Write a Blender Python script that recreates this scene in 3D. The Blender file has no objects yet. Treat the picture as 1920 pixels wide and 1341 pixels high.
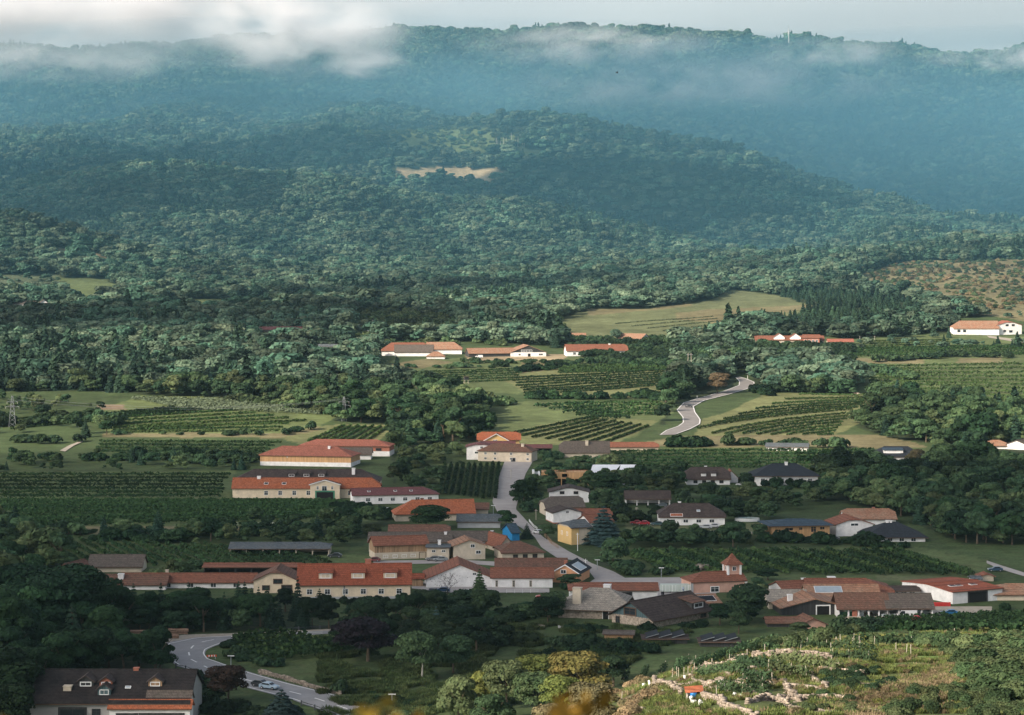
import bpy, bmesh, math, random
import numpy as np
from mathutils import Vector, Matrix
random.seed(7); rng = np.random.default_rng(7)
R = math.radians
C = bpy.context.scene.collection
scene = bpy.context.scene
# ------------------------------------------------------------------ camera
F = 4080.0           # focal length in photo pixels (photo is 1920 wide)
HV = 500.0           # eye level row
cam_d = bpy.data.cameras.new('camera'); cam = bpy.data.objects.new('camera', cam_d); C.objects.link(cam)
cam_d.sensor_width = 36; cam_d.lens = 36*F/1920; cam_d.shift_y = -170.5/1920
cam_d.clip_start = 0.5; cam_d.clip_end = 40000
cam.location = (0, 0, 0); cam.rotation_euler = (R(90), 0, 0)
cam_d.dof.use_dof = True; cam_d.dof.focus_distance = 900; cam_d.dof.aperture_fstop = 2.2
scene.camera = cam
# ------------------------------------------------------------------ world, sun
SUN = Vector((-0.70, -0.52, 0.48)).normalized()
w = bpy.data.worlds.new("World"); scene.world = w; w.use_nodes = True
nt = w.node_tree; bg = nt.nodes['Background']
sky = nt.nodes.new('ShaderNodeTexSky'); sky.sky_type = 'NISHITA'; sky.sun_disc = False
sky.sun_elevation = math.asin(SUN.z); sky.sun_rotation = math.atan2(SUN.x, SUN.y) % (2*math.pi)
sky.air_density = 1.0; sky.dust_density = 2.5; sky.ozone_density = 2.0
# a milky, half overcast sky: part of the blue is greyed by high cloud
_bw = nt.nodes.new('ShaderNodeRGBToBW'); nt.links.new(sky.outputs[0], _bw.inputs[0])
_tn = nt.nodes.new('ShaderNodeVectorMath'); _tn.operation = 'SCALE'; _tn.inputs[0].default_value = (1.03, 1.0, .99); nt.links.new(_bw.outputs[0], _tn.inputs['Scale'])
_mx = nt.nodes.new('ShaderNodeMix'); _mx.data_type = 'RGBA'; _mx.inputs[0].default_value = .62
nt.links.new(sky.outputs[0], _mx.inputs[6]); nt.links.new(_tn.outputs[0], _mx.inputs[7]); nt.links.new(_mx.outputs[2], bg.inputs[0]); bg.inputs[1].default_value = 0.15
sd = bpy.data.lights.new('sun', 'SUN'); sd.energy = 5.0; sd.angle = R(0.5); sd.color = (1.0, 0.86, 0.70)
sun = bpy.data.objects.new('sun', sd); C.objects.link(sun)
sun.rotation_euler = SUN.to_track_quat('Z', 'Y').to_euler()
scene.view_settings.view_transform = 'Standard'; scene.view_settings.look = 'None'
scene.view_settings.exposure = 0.64; scene.view_settings.gamma = 1
scene.render.engine = 'CYCLES'
scene.cycles.volume_bounces = 2
scene.cycles.max_bounces = 6; scene.cycles.diffuse_bounces = 2; scene.cycles.transparent_max_bounces = 12

# ------------------------------------------------------------------ helpers
def srgb(r, g, b):
    f = lambda c: (c/255/12.92) if c/255 <= .04045 else ((c/255+.055)/1.055)**2.4
    return (f(r), f(g), f(b))
def tag(o, label=None, cat=None, group=None, kind=None):
    if label: o['label'] = label
    if cat: o['category'] = cat
    if group: o['group'] = group
    if kind: o['kind'] = kind
    return o
def empty(name, loc=(0,0,0), rz=0, label=None, cat=None, group=None):
    o = bpy.data.objects.new(name, None); C.objects.link(o)
    o.location = loc; o.rotation_euler = (0, 0, rz); o.empty_display_size = 0.5
    return tag(o, label, cat, group)
def link(name, me, parent=None, loc=None, rz=None, sc=None):
    o = bpy.data.objects.new(name, me); C.objects.link(o)
    if parent: o.parent = parent
    if loc is not None: o.location = loc
    if rz is not None: o.rotation_euler = (0, 0, rz)
    if sc is not None: o.scale = sc
    return o
def mesh(name, V, Fc, mats, smooth=False, mi=None):
    me = bpy.data.meshes.new(name)
    me.from_pydata([tuple(v) for v in V], [], [tuple(f) for f in Fc])
    for m in (mats if isinstance(mats, (list, tuple)) else [mats]): me.materials.append(m)
    if mi is not None: me.polygons.foreach_set('material_index', mi)
    if smooth: me.polygons.foreach_set('use_smooth', [True]*len(me.polygons))
    me.update(); return me
def nmesh(name, V, Q, mats, smooth=False):
    """numpy quads"""
    me = bpy.data.meshes.new(name); n = len(Q)
    me.vertices.add(len(V)); me.vertices.foreach_set('co', np.asarray(V, np.float32).ravel())
    me.loops.add(n*4); me.loops.foreach_set('vertex_index', np.asarray(Q, np.int32).ravel())
    me.polygons.add(n); me.polygons.foreach_set('loop_start', np.arange(0, n*4, 4, dtype=np.int32))
    me.polygons.foreach_set('loop_total', np.full(n, 4, np.int32))
    for m in (mats if isinstance(mats, (list, tuple)) else [mats]): me.materials.append(m)
    me.update(calc_edges=True)
    if smooth: me.polygons.foreach_set('use_smooth', [True]*n)
    me.validate(); return me
class MB:
    """collects boxes, prisms, tubes into one mesh"""
    def __init__(s): s.V = []; s.F = []
    def add(s, V, Fc):
        b = len(s.V); s.V += [tuple(v) for v in V]; s.F += [tuple(i+b for i in f) for f in Fc]; return s
    def box(s, x0, x1, y0, y1, z0, z1, M=None):
        V = [Vector((x, y, z)) for z in (z0, z1) for y in (y0, y1) for x in (x0, x1)]
        if M: V = [M @ v for v in V]
        return s.add(V, [(0,2,3,1),(4,5,7,6),(0,1,5,4),(2,6,7,3),(0,4,6,2),(1,3,7,5)])
    def tube(s, a, b, r0, r1=None, n=6):
        a = Vector(a); b = Vector(b); r1 = r0 if r1 is None else r1
        d = (b-a).normalized(); u = d.orthogonal().normalized(); v = d.cross(u)
        V = []
        for p, r in ((a, r0), (b, r1)):
            for i in range(n):
                t = 2*math.pi*i/n; V.append(p+(u*math.cos(t)+v*math.sin(t))*r)
        Fc = [(i, (i+1) % n, n+(i+1) % n, n+i) for i in range(n)]
        Fc += [tuple(range(n-1, -1, -1)), tuple(range(n, 2*n))]
        return s.add(V, Fc)
    def prism(s, pts, f0, f1):
        """pts 2-D outline; f0/f1 map a 2-D point to the two 3-D ends"""
        n = len(pts); V = [f0(p) for p in pts]+[f1(p) for p in pts]
        Fc = [(i, (i+1) % n, n+(i+1) % n, n+i) for i in range(n)]+[tuple(range(n-1,-1,-1)), tuple(range(n, 2*n))]
        return s.add(V, Fc)
    def mesh(s, name, mat, smooth=False):
        me = mesh(name, s.V, s.F, mat, smooth)
        bm = bmesh.new(); bm.from_mesh(me); bmesh.ops.recalc_face_normals(bm, faces=bm.faces); bm.to_mesh(me); bm.free()
        return me
    def build(s, name, mat, parent=None, **k):
        return link(name, s.mesh(name, mat, k.pop('smooth', False)), parent, **k)

# ------------------------------------------------------------------ materials
MATS = {}
def newmat(name):
    m = bpy.data.materials.new(name); m.use_nodes = True; nt = m.node_tree
    return m, nt, nt.nodes['Principled BSDF']
def N(nt, t, **k):
    n = nt.nodes.new(t)
    for a, v in k.items():
        if a.startswith('i_'): n.inputs[int(a[2:])].default_value = v
        else: setattr(n, a, v)
    return n
def plain(name, col, rough=.7, var=.15, scale=.6, metal=0, stretch=None, spec=.3, bump=0):
    """surface with two scales of mottling in object space"""
    key = (name, col, rough, var, scale)
    if key in MATS: return MATS[key]
    m, nt, b = newmat(name); L = nt.links.new
    tc = N(nt, 'ShaderNodeTexCoord'); mp = N(nt, 'ShaderNodeMapping')
    if stretch: mp.inputs['Scale'].default_value = stretch
    L(tc.outputs['Object'], mp.inputs[0])
    n1 = N(nt, 'ShaderNodeTexNoise'); n1.inputs['Scale'].default_value = scale; n1.inputs['Detail'].default_value = 6
    n1.inputs['Roughness'].default_value = .7
    L(mp.outputs[0], n1.inputs[0])
    mr = N(nt, 'ShaderNodeMapRange'); mr.inputs[1].default_value = .3; mr.inputs[2].default_value = .7
    mr.inputs[3].default_value = 1-var*1.6; mr.inputs[4].default_value = 1+var
    L(n1.outputs[0], mr.inputs[0])
    mx = N(nt, 'ShaderNodeVectorMath', operation='SCALE'); mx.inputs[0].default_value = col
    L(mr.outputs[0], mx.inputs['Scale']); L(mx.outputs[0], b.inputs['Base Color'])
    b.inputs['Roughness'].default_value = rough; b.inputs['Metallic'].default_value = metal
    b.inputs['Specular IOR Level'].default_value = spec
    if bump:
        bp = N(nt, 'ShaderNodeBump'); bp.inputs['Strength'].default_value = bump; bp.inputs['Distance'].default_value = .1
        L(n1.outputs[0], bp.inputs['Height']); L(bp.outputs[0], b.inputs['Normal'])
    MATS[key] = m; return m
def roofmat(name, col, col2=None, old=.3):
    """tiled roof: courses, per-tile variation, weathering patches"""
    key = ('roof', name, col)
    if key in MATS: return MATS[key]
    m, nt, b = newmat(name); L = nt.links.new
    tc = N(nt, 'ShaderNodeTexCoord')
    br = N(nt, 'ShaderNodeTexBrick'); br.offset = .5
    mp = N(nt, 'ShaderNodeMapping'); mp.inputs['Scale'].default_value = (1.0, 1.0, 1.0)
    # use slope direction: x + y folded, z for the courses
    sx = N(nt, 'ShaderNodeSeparateXYZ'); L(tc.outputs['Object'], sx.inputs[0])
    cx = N(nt, 'ShaderNodeCombineXYZ')
    ad = N(nt, 'ShaderNodeMath', operation='ADD'); L(sx.outputs[0], ad.inputs[0]); L(sx.outputs[1], ad.inputs[1])
    L(ad.outputs[0], cx.inputs[0]); L(sx.outputs[2], cx.inputs[1])
    L(cx.outputs[0], br.inputs[0])
    br.inputs['Scale'].default_value = 1; br.inputs['Brick Width'].default_value = .5; br.inputs['Row Height'].default_value = .42
    br.inputs['Mortar Size'].default_value = .05; br.inputs['Mortar Smooth'].default_value = .6
    c2 = col2 or tuple(c*.72 for c in col)
    br.inputs['Color1'].default_value = (*[min(1, c*1.12) for c in col], 1); br.inputs['Color2'].default_value = (*[c*.8 for c in col], 1)
    br.inputs['Mortar'].default_value = (*[c*.45 for c in col], 1)
    n1 = N(nt, 'ShaderNodeTexNoise'); n1.inputs['Scale'].default_value = .35; n1.inputs['Detail'].default_value = 7; n1.inputs['Roughness'].default_value = .75
    L(tc.outputs['Object'], n1.inputs[0])
    mr = N(nt, 'ShaderNodeMapRange'); mr.inputs[1].default_value = .42; mr.inputs[2].default_value = .68; mr.inputs[3].default_value = 0; mr.inputs[4].default_value = old*2.2
    L(n1.outputs[0], mr.inputs[0])
    mx = N(nt, 'ShaderNodeMix', data_type='RGBA'); L(mr.outputs[0], mx.inputs[0]); L(br.outputs[0], mx.inputs[6])
    mx.inputs[7].default_value = (*c2, 1)
    n2 = N(nt, 'ShaderNodeTexNoise'); n2.inputs['Scale'].default_value = 1.6; n2.inputs['Detail'].default_value = 3; n2.inputs['Roughness'].default_value = .8; L(tc.outputs['Object'], n2.inputs[0])
    m2 = N(nt, 'ShaderNodeMapRange'); m2.inputs[1].default_value = .3; m2.inputs[2].default_value = .7; m2.inputs[3].default_value = .62; m2.inputs[4].default_value = 1.3; L(n2.outputs[0], m2.inputs[0])
    s2 = N(nt, 'ShaderNodeVectorMath', operation='SCALE'); L(mx.outputs[2], s2.inputs[0]); L(m2.outputs[0], s2.inputs['Scale']); L(s2.outputs[0], b.inputs['Base Color'])
    b.inputs['Roughness'].default_value = .85; b.inputs['Specular IOR Level'].default_value = .2
    MATS[key] = m; return m
def leafmat(name, col, col2, rnd=.35, tr=.25):
    """foliage: colour per tree (object random) and per clump (noise)"""
    m, nt, b = newmat(name); L = nt.links.new
    oi = N(nt, 'ShaderNodeObjectInfo'); tc = N(nt, 'ShaderNodeTexCoord'); ge = N(nt, 'ShaderNodeNewGeometry')
    n1 = N(nt, 'ShaderNodeTexNoise'); n1.inputs['Scale'].default_value = .9; n1.inputs['Detail'].default_value = 2
    L(tc.outputs['Object'], n1.inputs[0])
    a1 = N(nt, 'ShaderNodeMath', operation='MULTIPLY_ADD'); a1.inputs[1].default_value = .9; a1.inputs[2].default_value = -.05
    L(oi.outputs['Random'], a1.inputs[0])
    n2 = N(nt, 'ShaderNodeMath', operation='MULTIPLY_ADD'); n2.inputs[1].default_value = 1.2; n2.inputs[2].default_value = -.6
    L(n1.outputs[0], n2.inputs[0])
    s = N(nt, 'ShaderNodeMath', operation='ADD', use_clamp=True); L(a1.outputs[0], s.inputs[0]); L(n2.outputs[0], s.inputs[1])
    mx = N(nt, 'ShaderNodeMix', data_type='RGBA'); L(s.outputs[0], mx.inputs[0])
    mx.inputs[6].default_value = (*col, 1); mx.inputs[7].default_value = (*col2, 1)
    # stands of different age and kind: a broad variation over the land
    # brightness per instance and per leaf island
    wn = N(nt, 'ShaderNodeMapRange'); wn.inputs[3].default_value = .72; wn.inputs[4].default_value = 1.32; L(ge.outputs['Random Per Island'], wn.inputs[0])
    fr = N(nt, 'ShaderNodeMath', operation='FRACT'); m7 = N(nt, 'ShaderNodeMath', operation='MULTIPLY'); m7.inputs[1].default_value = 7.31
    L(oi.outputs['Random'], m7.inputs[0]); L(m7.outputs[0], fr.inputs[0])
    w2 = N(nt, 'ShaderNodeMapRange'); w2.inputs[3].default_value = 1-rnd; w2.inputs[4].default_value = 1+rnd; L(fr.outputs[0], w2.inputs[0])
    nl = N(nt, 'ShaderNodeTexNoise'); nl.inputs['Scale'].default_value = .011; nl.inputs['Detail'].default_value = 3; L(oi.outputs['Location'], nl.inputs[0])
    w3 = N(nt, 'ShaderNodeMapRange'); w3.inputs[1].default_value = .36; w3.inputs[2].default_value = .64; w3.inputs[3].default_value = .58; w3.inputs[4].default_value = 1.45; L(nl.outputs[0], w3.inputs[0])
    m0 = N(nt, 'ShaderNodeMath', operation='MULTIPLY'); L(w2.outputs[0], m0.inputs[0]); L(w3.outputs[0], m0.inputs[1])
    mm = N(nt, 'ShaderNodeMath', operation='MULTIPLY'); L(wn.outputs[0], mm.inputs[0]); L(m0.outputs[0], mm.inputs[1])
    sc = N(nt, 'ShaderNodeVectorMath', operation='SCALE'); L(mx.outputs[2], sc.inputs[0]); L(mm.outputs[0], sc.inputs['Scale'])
    L(sc.outputs[0], b.inputs['Base Color']); b.inputs['Roughness'].default_value = .8; b.inputs['Specular IOR Level'].default_value = .15
    out = nt.nodes['Material Output']; t = N(nt, 'ShaderNodeBsdfTranslucent'); L(sc.outputs[0], t.inputs[0])
    ms = N(nt, 'ShaderNodeMixShader'); ms.inputs[0].default_value = tr
    L(b.outputs[0], ms.inputs[1]); L(t.outputs[0], ms.inputs[2]); L(ms.outputs[0], out.inputs[0])
    return m

# ------------------------------------------------------------------ terrain
UK = np.array([-500, 0, 240, 480, 720, 960, 1200, 1440, 1680, 1920, 2440], float)
def zr(D, vs): return (HV-np.array(vs, float))/F*D
rows = []
def Rz(D, z): rows.append((D, np.full(len(UK), float(z))))
def Rv(D, *vs): rows.append((D, zr(D, vs)))
Rz(0, -1.8); Rz(6, -3.0); Rz(14, -6.5); Rz(40, -17); Rz(90, -31)
rows.append((150, np.array([-62,-62,-62,-62,-62,-52,-40,-38,-38,-38,-38.])))
rows.append((200, np.array([-72,-72,-72,-72,-72,-60,-43,-42,-42,-42,-42.])))
rows.append((240, np.array([-77,-77,-77,-77,-77,-64,-49.5,-46,-46,-46.5,-47.])))
rows.append((285, np.array([-82,-82,-82,-82,-81,-69,-57,-51,-50,-50,-51.])))
rows.append((330, np.array([-86,-86,-86,-86,-83,-72,-64,-57.5,-55.5,-55.5,-56.])))
rows.append((380, np.array([-87,-87,-87,-88,-86,-80,-76,-70,-66,-66,-68.])))
rows.append((430, np.array([-87,-87,-87.5,-88,-88,-86,-85,-84,-83,-83,-83.])))
Rz(500, -88); Rz(600, -88); Rz(800, -86.3); Rz(1000, -83.5)
rows.append((1200, zr(1200, [765,765,765,765,768,768,766,766,766,766,766])))
Rv(1400, 704,704,704,704,704,706,708,706,706,706,706)
Rv(1600, 653,653,655,655,655,656,655,653,654,655,655)
Rv(1800, 606,606,606,606,606,608,606,606,606,606,606)
Rv(2000, 560,560,560,565,568,565,562,558,560,555,555)
Rv(2180, 495,500,515,540,546,540,530,530,525,510,500)
Rv(2300, 380,402,470,516,530,525,515,512,505,490,480)
Rv(2450, 500,575,545,528,510,507,502,498,492,480,470)
Rv(2700, 420,440,450,450,450,455,470,482,476,462,450)
Rv(3000, 330,345,306,340,364,388,442,492,462,445,440)
Rv(3130, 380,400,420,450,470,500,560,530,440,435,430)
Rv(3350, 305,318,303,318,325,342,398,400,420,425,420)
Rv(3600, 275,270,262,254,243,224,254,317,370,412,432)
Rv(3850, 250,244,238,230,220,248,335,395,440,465,470)
Rv(4300, 195,200,195,190,188,190,235,290,332,372,385)
Rv(4800, 132,142,142,136,122,112,122,142,162,172,182)
Rv(5200, 92, 92, 90, 88, 66, 63, 60, 80, 95, 106,116)
Rv(5700, 140,140,140,140,130,125,120,130,140,150,160)
Rv(7500, 300,300,300,300,300,300,300,300,300,300,300)
Rv(14000, 440,440,440,440,440,440,440,440,440,440,440)
DK = np.array([r[0] for r in rows], float); ZK = np.array([r[1] for r in rows])
def hermite(xk, yk, x, lim=True):
    """monotone cubic along axis 0"""
    h = np.diff(xk); d = np.diff(yk, axis=0)/h.reshape(-1, *([1]*(yk.ndim-1)))
    m = np.zeros_like(yk); m[0] = d[0]; m[-1] = d[-1]
    w1 = (2*h[1:]+h[:-1]); w2 = (h[1:]+2*h[:-1]); sh = [-1]+[1]*(yk.ndim-1)
    same = (d[1:]*d[:-1]) > 0
    with np.errstate(all='ignore'):
        hm = (w1+w2).reshape(sh)/(w1.reshape(sh)/d[:-1]+w2.reshape(sh)/d[1:])
    m[1:-1] = np.where(same, hm, 0)
    i = np.clip(np.searchsorted(xk, x)-1, 0, len(xk)-2); t = ((x-xk[i])/h[i]).reshape(sh); hh = h[i].reshape(sh)
    return ((2*t**3-3*t**2+1)*yk[i]+(t**3-2*t**2+t)*hh*m[i]+(-2*t**3+3*t**2)*yk[i+1]+(t**3-t**2)*hh*m[i+1])
UG = np.arange(-500, 2441, 5.0)
DG = np.concatenate([np.array([0, 1, 2, 3, 4, 5, 6, 8, 10, 13, 17, 22, 28, 34]), np.arange(40, 200, 8), np.arange(200, 400, 2.5), np.arange(400, 1000, 4),
                     np.arange(1000, 2300, 6), np.arange(2300, 5500, 14), np.geomspace(5500, 30000, 40)])
rows2 = hermite(UK, ZK.T, UG).T            # DK x UG
ZG = hermite(DK, rows2, np.minimum(DG, 14000))
_grid = rng.random((256, 256))
def vnoise(x, y, s):
    x = x/s+1000.3; y = y/s+1000.7; xi = np.floor(x).astype(int); yi = np.floor(y).astype(int); fx = x-xi; fy = y-yi
    fx = fx*fx*(3-2*fx); fy = fy*fy*(3-2*fy); g = lambda a, b: _grid[a % 256, b % 256]
    return (g(xi, yi)*(1-fx)+g(xi+1, yi)*fx)*(1-fy)+(g(xi, yi+1)*(1-fx)+g(xi+1, yi+1)*fx)*fy-.5
DD, UU = np.meshgrid(DG, UG, indexing='ij'); XX = (UU-960)/F*DD
def sstep(a, b, x): t = np.clip((x-a)/(b-a), 0, 1); return t*t*(3-2*t)
rel = sstep(2050, 2800, DD)
relief = rel*(vnoise(XX, DD*.8, 190)*44+vnoise(XX+71, DD*.8, 80)*20) + sstep(3200, 4300, DD)*(1-sstep(4900, 5150, DD))*vnoise(XX*1.3+300, DD*.5, 330)*70
ZG = ZG+relief
ZG += sstep(5000, 5200, DD)*vnoise(XX, DD*0, 160)*6
ZG += 5*np.exp(-(((UU+60)/190.)**2))*np.exp(-((DD-500)/50.)**2)           # rise under the dark wood at lower left
kn = ((UU > 1080) & (DD > 200) & (DD < 360))
ZG += kn*(vnoise(XX, DD, 14)*1.4+vnoise(XX, DD, 5)*.5)
ZG += vnoise(XX, DD, 30)*.5*sstep(1100, 1300, DD)*(1-sstep(2000, 2300, DD))
VG = np.where(DD > 0, HV-ZG*F/np.maximum(DD, .01), 9999)
VMIN = np.minimum.accumulate(VG, axis=0)
def ground(x, y):
    """terrain height at world x, y (y > 1)"""
    x = np.asarray(x, float); y = np.asarray(y, float)
    u = 960+x/np.maximum(y, .5)*F; ui = (u-UG[0])/5; i = np.clip(np.floor(ui).astype(int), 0, len(UG)-2); fu = np.clip(ui-i, 0, 1)
    j = np.clip(np.searchsorted(DG, y)-1, 0, len(DG)-2); fd = np.clip((y-DG[j])/(DG[j+1]-DG[j]), 0, 1)
    return (ZG[j, i]*(1-fu)+ZG[j, i+1]*fu)*(1-fd)+(ZG[j+1, i]*(1-fu)+ZG[j+1, i+1]*fu)*fd
def at(u, v, dz=0.0):
    """world point where the sight line of pixel (u, v) first meets the terrain"""
    ui = (u-UG[0])/5; i = int(min(max(math.floor(ui), 0), len(UG)-2)); fu = min(max(ui-i, 0), 1)
    col = VG[:, i]*(1-fu)+VG[:, i+1]*fu
    k = int(np.argmax(col <= v))
    if col[k] > v: k = int(np.argmin(col))
    k = max(k, 1); a, b = col[k-1], col[k]; t = (a-v)/(a-b) if a > b else 0; t = min(max(t, 0), 1)
    D = DG[k-1]+(DG[k]-DG[k-1])*t; x = (u-960)/F*D
    return Vector((x, D, float(ground(x, D))+dz))
def inpoly(px, py, poly):
    px = np.asarray(px); py = np.asarray(py); ins = np.zeros(px.shape, bool); n = len(poly)
    for a in range(n):
        x1, y1 = poly[a]; x2, y2 = poly[(a+1) % n]
        if y1 == y2: continue
        c = ((y1 > py) != (y2 > py)) & (px < (x2-x1)*(py-y1)/(y2-y1)+x1); ins ^= c
    return ins
def P(s): a = [float(t) for t in s.replace(',', ' ').split()]; return list(zip(a[::2], a[1::2]))

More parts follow.
